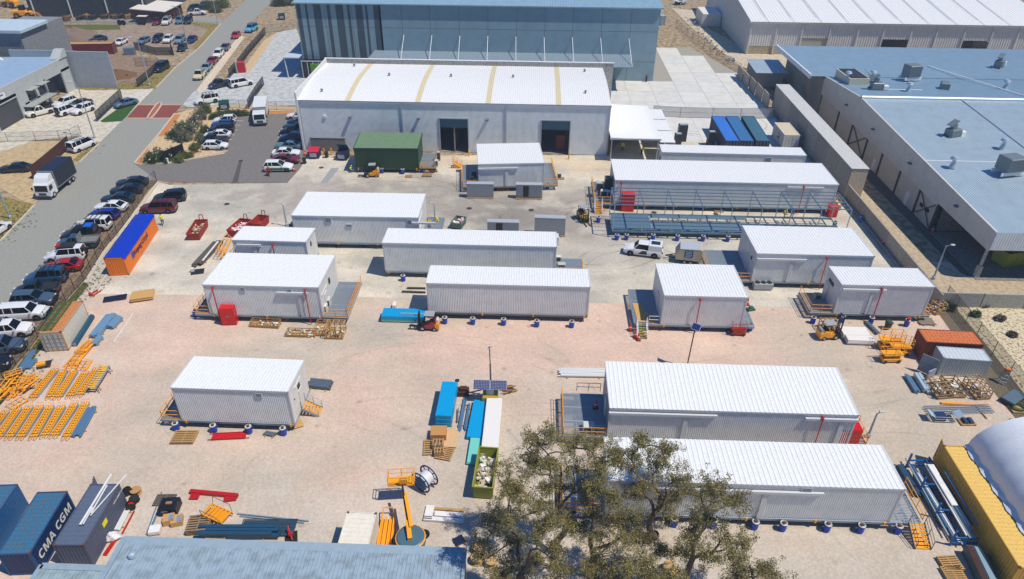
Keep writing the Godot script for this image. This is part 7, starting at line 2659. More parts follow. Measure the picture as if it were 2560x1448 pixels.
	# cabinets behind the warehouse canopy
	for q in [[V(25.09,0,-127.04),.9,1.4,C(.3,.42,.45),"small teal cabinet behind the canopy"],[V(27.67,0,-126.37),1.6,3.2,C(.12,.15,.18),"tall dark cabinet behind the low hut"],[V(26.6,0,-124.35),1.2,2.2,C(.1,.13,.17),"short dark cabinet in front of the tall one"],[V(32.68,0,-124.67),1.3,2.6,C(.1,.12,.16),"dark cabinet with a white top left of the blue containers"]]:
		var t := thing("dark_cabinet",q[4],"cabinet",q[0],.1,"cabinets behind the low hut")
		b = MB.new()
		b.cbox(V(0,q[2] * .5,0),V(q[1],q[2],1.0),.05)
		part(t,"casing",b,mt("cab_" + q[3].to_html(false),q[3],.5))
		b = MB.new()
		b.box(V(0,q[2] + .03,0),V(q[1] * .8,.05,.7))
		part(t,"top_wrap",b,mt("top_wrap",C(.6,.68,.74),.3))


func solar_tower() -> void:
	var t := thing("solar_light_tower","solar light tower with two blue panels on a yellow base","light tower",V(-3.72,0,-53.9))
	var b := MB.new()
	b.cbox(V(0,.55,0),V(1.55,.8,1.5),.08)
	part(t,"base",b,mt("tower_yellow",C(.72,.6,.05),.5,.0,grime,.5))
	b = MB.new()
	b.cbox(V(0,1.3,.1),V(.75,1.0,.55),.05)
	part(t,"cabinet",b,mt("tower_cabinet",C(.62,.65,.68),.4))
	b = MB.new()
	b.tube(V(.05,.9,-.4),V(0,4.4,-.4),.09,8)
	b.tube(V(0,4.4,-.4),V(-.05,6.6,-.4),.055,8)
	part(t,"mast",b,mt("mast_grey",C(.42,.44,.45),.5,.3))
	b = MB.new()
	b.cbox(V(.05,6.75,-.3),V(.3,.14,.2),.03)
	b.cbox(V(-.08,6.45,-.3),V(.25,.12,.2),.03)
	b.tube(V(0,6.6,-.4),V(0,6.95,-.4),.03,6)
	part(t,"camera_heads",b,mt("camera_white",C(.76,.77,.78),.4))
	for s in [-1.0,1.0]:
		b = MB.new()
		b.box(Vector3.ZERO,V(1.68,.06,1.0))
		var p := part(t,"solar_panel",b,mt("panel_frame",C(.7,.72,.74)),V(s * .86,2.1,.1))
		p.rotation.x = .45
		for i in 10:
			for j in 6:
				b = MB.new()
				b.box(V(lerpf(-.73,.73,i / 9.0),.034,lerpf(-.41,.41,j / 5.0)),V(.145,.012,.145))
				part(p,"cell",b,mt("solar_cell",C(.03,.14,.4)))
	b = MB.new()
	b.bar(V(-.8,.6,-.9),V(-2.2,.35,-.6),.1)
	part(t,"drawbar",b,mt("bar_brown",C(.28,.24,.2)))


func more_props() -> void:
	var bs := mt("blue_steel",C(.4,.55,.68))
	var dk := mt("dark_blue_steel",C(.12,.3,.42),.5,.2,grime,.5)
	var b := MB.new()
	# bottom left clutter
	pallet("grey weathered pallet with a loop of cable at the bottom left",V(-31.18,0,-39.89),.05,1.7,1.2,1,mt("grey_timber",C(.42,.38,.34),.9,.0,streak,.8))
	var g := thing("black_generator","black generator with blue hoses at the bottom left","generator",V(-30.18,0,-38.9),.1)
	b.cbox(V(0,.55,0),V(1.5,.9,1.3),.12)
	part(g,"casing",b,mt("generator_black",C(.05,.055,.07),.5))
	b = MB.new()
	b.pipe([V(-.5,.6,.68),V(.0,.35,.72),V(.5,.6,.7),V(.78,.9,.0),V(.3,1.04,-.3)],.03,6)
	part(g,"blue_hose",b,mt("hose_blue",C(.02,.25,.6),.5))
	b = MB.new()
	b.box(V(.1,1.05,.1),V(.5,.12,.25))
	b.box(V(-.2,.6,.66),V(.5,.08,.04))
	part(g,"handle",b,mt("handle_tan",C(.6,.45,.3),.7))
	for q in [[[V(-31.49,0,-38.54),1.73,4.46],.06,"long thin blue steel rod at the bottom left"],[[V(-31.14,0,-37.86),1.69,3.2],.14,"thick blue steel bar beside the thin rod"]]:
		b = MB.new()
		b.box(V(0,.06,0),V(q[0][2],.1,q[1]))
		single("steel_rod",q[2],"steel rod",b,bs,q[0][0],q[0][1],"blue steel rods")
	var red := mt("beam_red",C(.7,.04,.03),.5,.0,grime,.5)
	for q in [[[V(-27.16,0,-40.69),-.07,4.35],.35,.3,"long red steel beam at the back of the bottom left clutter"],[[V(-28.73,0,-40.51),.04,.77],.9,.12,"short wide red plate on the left end of the red beam"],[[V(-25.54,0,-40.29),.22,1],.6,.2,"red plate at the right end of the red beam"]]:
		b = MB.new()
		b.box(V(0,.15,0),V(q[0][2],q[2],q[1]))
		single("red_beam",q[3],"red beam",b,red,q[0][0],q[0][1],"red steel pieces")
	var st := thing("yellow_step_unit","yellow step unit with bent wire rails lying on the timber","step unit",V(-25.84,0,-38.24),-.35)
	for k in 6:
		b = MB.new()
		b.box(V(-.95 + k * .36,.75 - .04 * k,0),V(.3,.06,1.25),Basis(Vector3.BACK,.25))
		part(st,"tread",b,yellow())
	b = MB.new()
	for s in [-.62,.62]:
		b.bar(V(-1.1,.62,s),V(1.1,.42,s),.06,.3)
	b.box(V(0,.25,0),V(1.4,.5,.9))
	part(st,"stringers",b,yellow())
	b = MB.new()
	for s in [-.65,.65]:
		b.pipe([V(-1.0,.7,s),V(-.9,1.5,s * 1.2),V(.8,1.25,s * 1.2),V(1.05,.45,s)],.025,5)
	part(st,"wire_rail",b,mt("bare_rail",C(.32,.32,.33)))
	pallet("stacked pallets under the yellow step unit",V(-27.03,0,-37.3),.15,1.8,1.6,4,mt("grey_brown_timber",C(.58,.48,.36),.9,.0,streak,.8))
	pallet("low pallet stack half under the front shed roof edge",V(-25.2,0,-36.5),.0,1.6,1.1,2)
	for q in [[V(-29.76,0,-37.72),.9,.6,.8,"open cardboard box left of the stacked pallets"],[V(-29.1,0,-37.7),.9,.5,.9,"flattened cardboard box beside the open one"]]:
		var cb := thing("cardboard_carton",q[4],"box",q[0],.3,"cardboard boxes")
		b = MB.new()
		b.box(V(0,q[2] * .5,0),V(q[1],q[2],q[3]))
		part(cb,"carton",b,mt("cardboard_light",C(.74,.58,.36),.85))
		b = MB.new()
		b.box(V(.2,q[2] + .05,.1),V(q[1] * .6,.03,q[3] * .7),Basis(Vector3.BACK,.35))
		part(cb,"flap",b,mt("grey_sheet",C(.55,.6,.68),.5))
	block("white_tool_box","white box beside the front shed roof at the bottom left","box",V(-30.48,0,-36.68),.2,V(.9,.35,.8),white())
	bundle("beam_bundle","stack of dark blue steel beams across the bottom left clutter",V(-23.45,0,-36.65),.04,6.53,1.0,3,3,dk,.22,21)
	var gm := thing("grating_sheet","dark blue steel grating sheets right of the beam stack","grating",V(-21.27,0,-37.37),.04)
	b = MB.new()
	for k in 34:
		b.bar(V(-2.25 + k * .136,.2,-.8),V(-2.25 + k * .136,.2,.8),.05,.05)
	for s in [-.8,-.4,.0,.4,.8]:
		b.bar(V(-2.3,.2,s),V(2.3,.2,s),.05,.06)
	part(gm,"grating",b,mt("grating_dark",C(.2,.32,.4),.5,.2))
	b = MB.new()
	b.box(V(0,.08,0),V(4.4,.12,1.5))
	part(gm,"under_sheet",b,mt("grating_under",C(.15,.22,.28),.7))
	for k in 2:
		var q: Array = [[V(-21.25,0,-38.47),-.08,6.27],[V(-21.28,0,-38.26),-.08,5.62]][k]
		b = MB.new()
		b.box(V(0,.08,0),V(q[2],.1,.1))
		single("steel_rod","pale steel rod lying behind the grating, %s of two" % ["farther","nearer"][k],"steel rod",b,steel(),q[0],q[1],"blue steel rods")
	var rt := thing("red_hand_tool","red pipe threading stand on a black mat at the bottom","pipe stand",V(-19.13,0,-36.59),.3)
	b = MB.new()
	b.box(V(0,.03,0),V(1.0,.05,1.1))
	part(rt,"mat",b,mt("mat_black",C(.08,.08,.08),.9))
	b = MB.new()
	b.tube(V(.1,.15,.4),V(-.15,.9,-.5),.07,8)
	b.cbox(V(0,.5,0),V(.35,.3,.3),.05)
	part(rt,"stand",b,red)
	reel("wooden reel with black cable behind the dark container",V(-34.05,0,-40.65),.3,.45,.35,C(.72,.55,.33),C(.08,.08,.08),true)
	reel("black cable reel lying flat behind the red reel",V(-33.77,0,-39.78),.0,.42,.3,C(.15,.14,.13),C(.08,.08,.08),true)
	reel("black reel standing against the dark container",V(-34.66,0,-40.45),.9,.4,.3,C(.12,.11,.1),C(.06,.06,.06))
	reel("red cable reel beside the dark container",V(-33.6,0,-38.93),.4,.4,.4,C(.12,.1,.1),C(.75,.03,.07))
	for q in [[[V(-33.18,0,-37.48),1.62,2.27],.1,C(.75,.05,.06),"thin red angle bar beside the dark container"],[[V(-33.45,0,-35.22),1.5,1.92],.3,C(.75,.05,.06),"red frame half under the front shed roof"]]:
		b = MB.new()
		b.box(V(0,.1,0),V(q[0][2],.12,q[1]))
		single("red_bar",q[3],"red bar",b,red,q[0][0],q[0][1],"red steel pieces")
	var bag := thing("white_sack","crumpled white sack beside the dark container","sack",V(-33.66,0,-35.93))
	var rings := []
	for i in 7:
		var ring := []
		for k in 10:
			var a := TAU * k / 10.0
			var r := (.62 - .09 * absf(i - 2.0)) * (1.0 + .22 * sin(a * 3.0 + i))
			ring.append(V(cos(a) * r,.02 + i * .1,-sin(a) * r * .8))
		rings.append(ring)
	b = MB.new()
	b.loft(rings)
	part(bag,"sack_body",b,mt("sack_white",C(.84,.84,.85),.7))
	bundle("white_trim_strip","strip of pale trims along the side of the dark container",V(-33.79,0,-37.74),1.64,2.37,.5,4,1,mt("trim_white",C(.82,.83,.82)),.08,22)
	var yf := thing("yellow_cradle","yellow steel cradle stack beside the cream container","cradle",V(-11.34,0,-37.32),1.63)
	b = MB.new()
	for s in [-.55,-.2,.2,.55]:
		b.bar(V(-1.8,.35,s),V(1.3,.35,s * .9),.12,.3)
	b.box(V(-.3,.15,0),V(3.0,.2,1.2))
	b.pipe([V(1.2,.4,-.55),V(1.9,.9,-.4),V(1.9,.9,.4),V(1.2,.4,.55)],.06,6)
	part(yf,"frame",b,yellow())
	# right-hand side: racks beside the yellow container
	var rk := thing("steel_rack","blue steel rack of long sections beside the yellow container","rack",V(36.1,0,-42.2),PI / 2)
	for k in 4:
		b = MB.new()
		b.box(V(-4.2 + k * 2.8,.9,-1.0),V(.14,1.8,.14))
		b.box(V(-4.2 + k * 2.8,.35,0),V(.12,.12,2.2))
		b.box(V(-4.2 + k * 2.8,.95,.0),V(.12,.12,2.0))
		part(rk,"rack_frame",b,mt("rack_blue",C(.03,.35,.62),.45))
	b = MB.new()
	b.bar(V(-3.5,1.75,1.0),V(2.2,1.75,1.0),.1)
	part(rk,"top_rail",b,mt("rack_blue",C(.03,.35,.62)))
	var rr := RandomNumberGenerator.new()
	rr.seed = 77
	for k in 14:
		var sb := thing("steel_section","long steel section on the rack beside the yellow container, %s from the yard side" % NTH[k],"steel section",V(35.15 + .15 * k,.42 + (.6 if k > 6 else .0),-42.4 + rr.randf_range(-.8,.8)),PI / 2 + rr.randf_range(-.03,.03),"steel sections on the rack")
		b = MB.new()
		b.box(V(0,.06,0),V(rr.randf_range(6.0,8.6),.12,.11))
		part(sb,"bar",b,[steel(),dk,bs,white()][k % 4])
	block("white_trim_pack","bright white trim pack on top of the steel rack","trim pack",V(36.6,1.1,-43.4),PI / 2,V(4.6,.12,.6),white())
	for q in [[V(34.47,0,-44.67),3.6,"leftmost grey purlin stack in the shade beside the rack",.5],[V(35.28,0,-41.59),3.8,"dark purlin stack at the foot of the rack",.55]]:
		bundle("purlin_stack",q[2],q[0],PI / 2 + .05,q[1],q[3],4,3,dk,.12,int(q[0].x))
	pallet("pallet frame of slats right of the yellow steps, upper one",V(34.18,0,-36.14),.1,1.6,1.3,2,timber())
	pallet("pallet frame of slats right of the yellow steps, lower one",V(33.98,0,-35.19),.05,1.6,1.2,2,timber())
	var tr := thing("grey_trough","grey metal trough with a pale lid below the rack","trough",V(36.2,0,-35.6),PI / 2 - .1)
	b = MB.new()
	b.box(V(0,.5,0),V(3.4,.9,1.3))
	part(tr,"tank",b,mt("trough_grey",C(.26,.35,.38),.5,.2,grime,.4))
	b = MB.new()
	b.box(V(0,.98,.2),V(3.2,.06,.5))
	part(tr,"lid",b,mt("trough_lid",C(.5,.6,.64),.4))
	b = MB.new()
	b.box(V(0,.97,-.4),V(3.2,.05,.5))
	part(tr,"well",b,mt("trough_rust",C(.22,.12,.1),.8))
	# near the right fence
	block("white_panel_pack","front white panel pack beside the yellow forklift","panel pack",V(37.83,0,-65.26),-.02,V(3.0,.6,1.0),mt("panel_white",C(.86,.85,.83)),"white panel packs",4)
	block("white_panel_pack","rear white panel pack behind the front one","panel pack",V(37.65,0,-66.62),-.02,V(3.0,.6,1.6),mt("panel_white",C(.86,.85,.83)),"white panel packs",3)
	crate("pale timber crate behind the yellow forklift",V(35.09,0,-67.82),.04,1.89,1.2,1.1,3,true)
	bundle("grey_channel_pair","pair of grey channels pointing at the scissor lift",V(40.35,0,-67.99),-1.36,2.39,.4,2,2,mt("purlin_grey",C(.36,.42,.47)),.12,31)
	bundle("blue_bundle","narrow blue bundle left of the slatted crates",V(40.63,0,-58.07),-1.59,2.74,.5,3,2,bs,.14,32)
	bundle("blue_bundle","white-blue duct pack beside the slatted crates",V(41.67,0,-58.11),-1.62,2.75,.7,2,2,mt("duct_pale",C(.68,.76,.8),.4,.2),.25,33)
	var ct := mt("crate_grey_timber",C(.64,.53,.38),.9,.0,streak,.8)
	crate("left slatted crate of equipment by the silver store",V(42.95,0,-57.18),-1.4,2.39,1.2,1.6,4,true,true,ct)
	crate("middle open slatted crate with green hoses",V(44.58,0,-57.47),-1.53,2.57,1.0,1.4,4,false,true,ct)
	crate("right slatted crate nearest the fence",V(46.92,0,-57.29),-1.45,2.5,1.25,1.5,4,true,true,ct)
	block("grey_board","grey board leaning behind the left slatted crate","board",V(43.09,0,-59.28),.5,V(1.2,1.1,.15),mt("purlin_grey_light",C(.56,.6,.66),.5))
	var cage := thing("wire_cage","wire cage basket of fittings with open flaps","cage",V(41.5,0,-53),.0)
	b = MB.new()
	for y in [.1,.4,.7]:
		b.pipe([V(-1.0,y,-.5),V(1.0,y,-.5),V(1.0,y,.5),V(-1.0,y,.5),V(-1.0,y,-.5)],.03,5)
	for k in 9:
		for s in [-.5,.5]:
			b.tube(V(-1.0 + k * .25,.1,s),V(-1.0 + k * .25,.7,s),.02,5)
	part(cage,"mesh_sides",b,steel())
	for q in [[-1.3,-.5],[1.3,.5]]:
		b = MB.new()
		b.box(V(q[0],.75,0),V(.7,.03,1.0),Basis(Vector3.BACK,q[1]))
		part(cage,"flap",b,mt("flap_pale",C(.62,.72,.78),.4))
	b = MB.new()
	b.box(V(-.3,.35,0),V(.9,.5,.8))
	part(cage,"blue_liner",b,mt("liner_blue",C(.04,.16,.35),.5))
	var tray := thing("cable_tray_bundle","long bundle of silver cable trays behind the wire cage","cable trays",V(43.91,0,-54.25),.08)
	for k in 4:
		b = MB.new()
		for s in [-.12,.12]:
			b.bar(V(-3.6,.2,-.5 + k * .28 + s),V(3.2,.2,-.5 + k * .28 + s),.03,.14)
		for i in 18:
			b.bar(V(-3.5 + i * .39,.16,-.62 + k * .28),V(-3.5 + i * .39,.16,-.38 + k * .28),.04,.03)
		part(tray,"tray",b,steel())
	b = MB.new()
	b.box(V(2.0,.05,.2),V(.12,.1,2.0))
	part(tray,"bearer",b,timber())
	b = MB.new()
	b.box(V(0,.1,0),V(4.6,.16,.25))
	single("yellow_beam","yellow beam lying behind the silver cable trays","beam",b,yellow(),V(44.72,0,-55.23),-.03)
	var pa := pallet("pallet carrying two blue fittings in front of the cable trays",V(43.68,0,-52.64),.05,1.5,1.0,1)
	for s in [-.25,.3]:
		b = MB.new()
		b.cbox(V(s,.28,0),V(.4,.26,.7),.05)
		part(pa,"fitting",b,mt("fitting_blue",C(.1,.22,.36),.5))
	var hz := thing("green_hose_heap","coil heap of green hose on a pallet at the right edge","hose",V(49.88,0,-54.74))
	b = MB.new()
	for k in 5:
		for i in 14:
			var a := TAU * i / 14.0
			var e := TAU * (i + 1) / 14.0
			var r := .45 + .06 * (k % 2)
			b.tube(V(cos(a) * r * 1.3,.2 + k * .07,sin(a) * r),V(cos(e) * r * 1.3,.2 + k * .07,sin(e) * r),.04,5,-1.0,false)
	part(hz,"hose_coil",b,mt("hose_green",C(.02,.4,.2),.5))
	b = MB.new()
	b.box(V(0,.08,0),V(1.6,.14,1.2))
	part(hz,"pallet_base",b,timber())
	pallet("stacked pallet and boards at the right edge near the shelter",V(48.58,0,-52.18),-.2,1.6,1.3,3)
	block("scrap_pack","heap of bluish sheet offcuts by the right fence","scrap",V(50,0,-56.06),.6,V(2.4,.5,1.3),mt("scrap_blue",C(.36,.44,.5),.5,.2,grime,.5),"",3,mt("scrap_dark",C(.1,.12,.14),.6))
	var lad := thing("step_ladder","small step ladder with a yellow box near the right fence","ladder",V(50.58,0,-59.02),-.5)
	b = MB.new()
	for s in [-.3,.3]:
		b.bar(V(s,0,.6),V(s,1.6,0),.06)
		b.bar(V(s,0,-.5),V(s,1.6,0),.06)
	for k in 4:
		b.box(V(0,.35 + k * .35,.48 - k * .13),V(.6,.05,.12))
	part(lad,"frame",b,steel())
	b = MB.new()
	b.cbox(V(0,1.7,0),V(.5,.3,.4),.04)
	part(lad,"top_box",b,mt("box_orange",C(.8,.45,.05),.6))
	# between huts on the right
	var ch := thing("fan_chiller","low chiller with three round fans between the right huts","chiller",V(29.64,0,-76.12),.02)
	b = MB.new()
	b.cbox(V(0,.55,0),V(2.4,.8,.9),.04)
	part(ch,"casing",b,mt("chiller_grey",C(.6,.62,.63),.5))
	for k in 3:
		b = MB.new()
		b.lathe([W(.34,.96),W(.34,1.02),W(.05,.99),W(0,1.0)],14,V(-.75 + k * .75,0,0))
		part(ch,"fan",b,black())
	var hr := thing("hose_reel_stand","yellow stand with a red and teal hose reel behind the chiller","hose reel",V(34.43,0,-77.28),.0)
	b = MB.new()
	b.pipe([V(-.5,0,0),V(-.5,1.0,0),V(.5,1.0,0),V(.5,0,0)],.05,6)
	part(hr,"stand",b,yellow())
	b = MB.new()
	b.lathe([W(.32,.3),W(.32,.9)],12)
	part(hr,"reel_body",b,mt("reel_teal",C(.2,.4,.38),.5))
	b = MB.new()
	b.lathe([W(.38,.9),W(.4,1.0),W(.1,1.05),W(0,1.05)],12)
	part(hr,"reel_cap",b,red)
	var hs := thing("green_compressor","small green and teal compressor on the right deck of the plywood hut","compressor",V(26.49,0,-69.86),.3)
	b = MB.new()
	b.cbox(V(0,1.15,0),V(.9,.3,.6),.1)
	part(hs,"hose_pack",b,mt("hose_pack",C(.2,.32,.1),.7))
	b = MB.new()
	b.cbox(V(0,1.4,0),V(.45,.25,.4),.05)
	part(hs,"motor",b,mt("motor_teal",C(.03,.4,.38),.5))
	hs.position.y = .0
	var rv := thing("red_valve_wheel","red valve on the drum at the right end of the forklift hut","valve",V(44.66,0,-68.72) + V(0,.9,0))
	b = MB.new()
	b.lathe([W(.1,0),W(.1,.2),W(.25,.25),W(.25,.32),W(0,.36)],10)
	part(rv,"valve",b,red)
	bundle("timber_rungs","row of grey battens on the ground behind the forklift hut",V(47.38,0,-69.68),0,1.88,1.4,6,1,mt("batten_grey",C(.5,.46,.4),.9),.08,41)
	crate("yellowish crate pile at the right end of the forklift hut",V(49.62,0,-71.89),.31,1.3,1.4,1.2,2,true)
	bundle("truss_bundle","bundle of long steel trusses left of the small back hut",V(-43.8,0,-81.18),1.49,6.45,1.2,4,2,mt("truss_brown",C(.36,.33,.29),.7),.2,42)
	b = MB.new()
	b.bar(V(-43.36,.7,-78.48),V(-43.26,.7,-83.63),.2,.1)
	single("white_beam","white beam lying on the steel trusses","beam",b,white())
	var wk := thing("work_mat","dark rubber mat with a white box left of the decked hut","mat",V(-43.48,0,-76.8),.3)
	b = MB.new()
	b.box(V(0,.05,0),V(1.6,.1,1.2))
	part(wk,"mat",b,mt("mat_navy",C(.07,.09,.13),.8))
	b = MB.new()
	b.cbox(V(-.6,.35,-.2),V(.4,.5,.4),.04)
	part(wk,"box",b,white())
	for q in [[V(-42.08,0,-83.17),1.7,4.43],[V(-41.94,0,-81.08),1.67,2.34]]:
		rail_panel("yellow rail beside the small back hut, %s of two" % ("longer" if q[2] > 2.5 else "shorter"),q[0] + V(0,.4,0),q[1],q[2],.4,.9)
	# under the gum trees
	for q in [[V(11.59,0,-34.77),"cable reel with a pale face under the trees, upper of the pair"],[V(11.54,0,-34.03),"cable reel with a pale face under the trees, lower of the pair"],[V(-3.66,0,-34.93),"pale round reel at the corner of the front shed, lower"],[V(-3.61,0,-35.98),"pale round reel at the corner of the front shed, upper"],[V(-2.5,0,-34.76),"pale round reel standing right of the corner pair"]]:
		reel(q[1],q[0],.2,.5,.5,C(.74,.6,.4),C(.2,.2,.2),true)
	bundle("blue_pipe_bundle","dark blue pipes at the corner of the front shed",V(-5.25,0,-36.75),.59,.89,.8,6,1,mt("pipe_navy",C(.05,.12,.25),.5),.1,51)
	var mc := thing("blue_machine","blue machine frame with yellow rail under the trees","machine",V(6.57,0,-34.04),.3)
	b = MB.new()
	b.cbox(V(0,.6,0),V(1.6,1.0,1.0),.1)
	b.pipe([V(-.8,1.1,-.5),V(-.8,1.8,-.5),V(.8,1.8,-.5),V(.8,1.1,-.5)],.05,6)
	part(mc,"frame",b,mt("machine_blue",C(.1,.25,.4),.5))
	b = MB.new()
	b.bar(V(-1.4,1.0,-.8),V(.2,1.0,-.8),.1)
	part(mc,"yellow_bar",b,yellow())
	# street lamps,mounds and small roadside things
	lamp_post("street lamp by the scrub corner at the left edge",V(-77.02,0,-90.21),9.0,V(-1.2,0,-.5))
	lamp_post("street lamp between the forecourt and the parking bay",V(-81.38,0,-122),10.0,V(-1.4,0,-.5))
	lamp_post("street lamp beside the builders yard gate",V(-85.7,0,-153.18),10.0,V(-1.4,0,-.5))
	lamp_post("street lamp beside the blue sedan on the gravel lot",V(-89.86,0,-183.73),10.0,V(-1.4,0,-.5))
	lamp_post("street lamp by the shrubs at the top of the road",V(-93.2,0,-212.13),10.0,V(-1.4,0,-.5))
	lamp_post("slim lamp post beside the factory lane wall",V(52.69,0,-79.45),5.0,V(.5,0,.2))
	lamp_post("small flood lamp on a post right of the long lower hut",V(33.11,0,-50.23),3.0,V(.3,0,0))
	lamp_post("small flood lamp on the left deck of the hut by the skips",V(-35.65,0,-89.83),3.4,V(-.3,0,0))
	lamp_post("small flood lamp on the right deck of the hut by the skips",V(-14.11,0,-91.48),3.2,V(-.3,0,0))
	mound("brown earth mound in the far gravel lot",V(-124.44,0,-191.29),9.0,3.2,C(.5,.43,.37),3)
	mound("low grey gravel mound beside the brown one",V(-129.33,0,-185.21),8.0,2.6,C(.45,.46,.45),4)
	mound("small grey-green mound behind the navy car",V(-118.97,0,-193.34),3.5,1.6,C(.52,.54,.5),5)
	mound("brown soil heap in the builders yard",V(-96.17,0,-159.73),4.5,1.5,C(.45,.34,.22),6)
	var bsd := thing("white_builder_shed","small white skillion shed in the builders yard","shed",V(-98.37,0,-154.19),.0)
	b = MB.new()
	b.box(V(0,1.0,0),V(3.8,2.0,2.4))
	part(bsd,"walls",b,mt("shed_pale",C(.78,.77,.73)))
	b = MB.new()
	b.box(V(0,2.1,0),V(4.2,.12,3.2),Basis(Vector3.RIGHT,.15))
	part(bsd,"roof",b,white())
	var gb := thing("grey_equipment_crate","grey-blue equipment crate beside the red container","crate",V(-102.1,0,-177.66),.2)
	b = MB.new()
	b.cbox(V(0,.9,0),V(2.4,1.8,1.6),.1)
	part(gb,"crate_body",b,mt("crate_blue_grey",C(.4,.48,.53),.6,.0,grime,.4))
	var rsign := thing("red_portable_toilet","red portable toilet cabin beside the warehouse drive fence","portable toilet",V(-68.86,0,-164.5),.2)
	b = MB.new()
	b.cbox(V(0,1.2,0),V(1.6,2.4,1.4),.1)
	part(rsign,"cabin",b,mt("toilet_red",C(.72,.05,.1),.5))
	b = MB.new()
	b.box(V(-1.0,1.4,.2),V(.2,2.8,1.8))
	part(rsign,"screen",b,mt("screen_pale",C(.66,.7,.73),.5))
	var jr := RandomNumberGenerator.new()
	jr.seed = 91
	var junk := [C(.35,.2,.12),C(.42,.3,.14),C(.25,.2,.18),C(.5,.38,.16),C(.12,.12,.12)]
	var spots := [V(-138.97,0,-210.57),V(-137.46,0,-211.68),V(-134.55,0,-212.89),V(-132.74,0,-213.52),V(-131.11,0,-213.63),V(-128.15,0,-214.85),V(-125.72,0,-215.54),V(-123.97,0,-215.65),V(-121.38,0,-215.31),V(-119.52,0,-215.95),V(-140.93,0,-209.45),V(-144.09,0,-203.43)]
	for i in spots.size():
		var t := thing("rusty_part","rusty machine part along the charcoal shed, %s from the left" % NTH[(i + 1) % 12],"scrap part",spots[i],jr.randf() * 3.0,"rusty parts along the charcoal shed")
		b = MB.new()
		b.cbox(V(0,.6,0),V(jr.randf_range(1.6,3.2),jr.randf_range(.8,1.8),1.4),.15)
		b.tube(V(-.6,.9,.6),V(.9,1.3,.9),.35,8)
		part(t,"casting",b,mt("junk_%d" % (i % 5),junk[i % 5],.85,.0,fine,.6))
	var js := [V(46.04,0,-223.97),V(46.1,0,-218.9),V(46.62,0,-214.05),V(46.72,0,-208.44),V(46.87,0,-202.22),V(47.35,0,-197.99),V(47.69,0,-192.31),V(47.97,0,-187.65),V(48.97,0,-181.07)]
	for i in js.size():
		var t := thing("scrap_heap","scrap heap along the fence by the far yard, %s from the top" % NTH[i],"scrap",js[i],jr.randf() * 3.0,"scrap along the far yard fence")
		rubble(t,"scrap_pieces",V(2.4,.9,2.0),14,[C(.3,.18,.1),C(.25,.3,.35),C(.5,.3,.18),C(.4,.4,.38),C(.12,.2,.3)],300 + i)
	for q in [[V(-120.05,0,-207.89),"pair of big tyres beside the gravel lot fence"],[V(-114.37,0,-208.26),"stack of tyres in the grass by the maroon car"],[V(-142.65,0,-200.72),"large tyre beside the grey tower block"]]:
		var t := thing("old_tyre",q[1],"tyre",q[0],.0,"old tyres on the lot")
		wheel(t,V(0,.7,0),.7,.4,C(.1,.1,.1))
		wheel(t,V(1.3,.7,.3),.7,.4,C(.1,.1,.1))


func mound(label: String,at: Vector3,r: float,h: float,col: Color,sd: int) -> void:
	var t := thing("earth_mound",label,"mound",at,.0,"mounds of soil and gravel")
	var nz := fnoise(sd,.5,4)
	var rings := []
	for i in 9:
		var f := i / 8.0
		var ring := []
		for k in 28:
			var a := TAU * k / 28.0
			var q := nz.get_noise_2d(cos(a) * 3.0 + 10.0,sin(a) * 3.0 + f * 4.0)
			var rr := r * (1.0 - f) * (1.0 + .35 * q)
			ring.append(V(cos(a) * rr,h * (1.0 - pow(1.0 - f,1.3)) * (1.0 + .2 * q) - .05,-sin(a) * rr * .75))
		rings.append(ring)
	var b := MB.new()
	b.loft(rings,true,false)
	part(t,"heap",b,mt("mound_" + col.to_html(false),col,1.0,.0,streak,.25))


func fence_line(called: String,label: String,pts: Array,h: float,gap: float,meshm: Material,postm: Material,heavy := false) -> void:
	var o: Vector2 = pts[0]
	var t := thing(called,label,"fence",V(o.x,0,o.y))
	var pr := .06 if heavy else .04
	for i in pts.size() - 1:
		var p := V(pts[i].x - o.x,0,pts[i].y - o.y)
		var q := V(pts[i + 1].x - o.x,0,pts[i + 1].y - o.y)
		var k := maxi(1,roundi(p.distance_to(q) / gap))
		for j in k:
			var a := p.lerp(q,float(j) / k)
			var e := p.lerp(q,float(j + 1) / k)
			var b := MB.new()
			b.tube(a,a + Vector3.UP * h,pr,6)
			if heavy:
				b.bar(a + Vector3.UP * h * .95,a + V(0,h * 1.0,0) + (e - a).cross(Vector3.UP).normalized() * .3,.04)
			part(t,"post",b,postm)
			b = MB.new()
			for y in [.06,h * .5,h - .04]:
				b.tube(a + Vector3.UP * y,e + Vector3.UP * y,.022,5)
			part(t,"rail",b,postm)
			b = MB.new()
			b.quad(a + Vector3.UP * .05,e + Vector3.UP * .05,e + Vector3.UP * (h - .05),a + Vector3.UP * (h - .05))
			part(t,"mesh_panel",b,meshm)
	var z: Vector2 = pts[pts.size() - 1]
	var eb := MB.new()
	eb.tube(V(z.x - o.x,0,z.y - o.y),V(z.x - o.x,h,z.y - o.y),pr,6)
	part(t,"post",eb,postm)


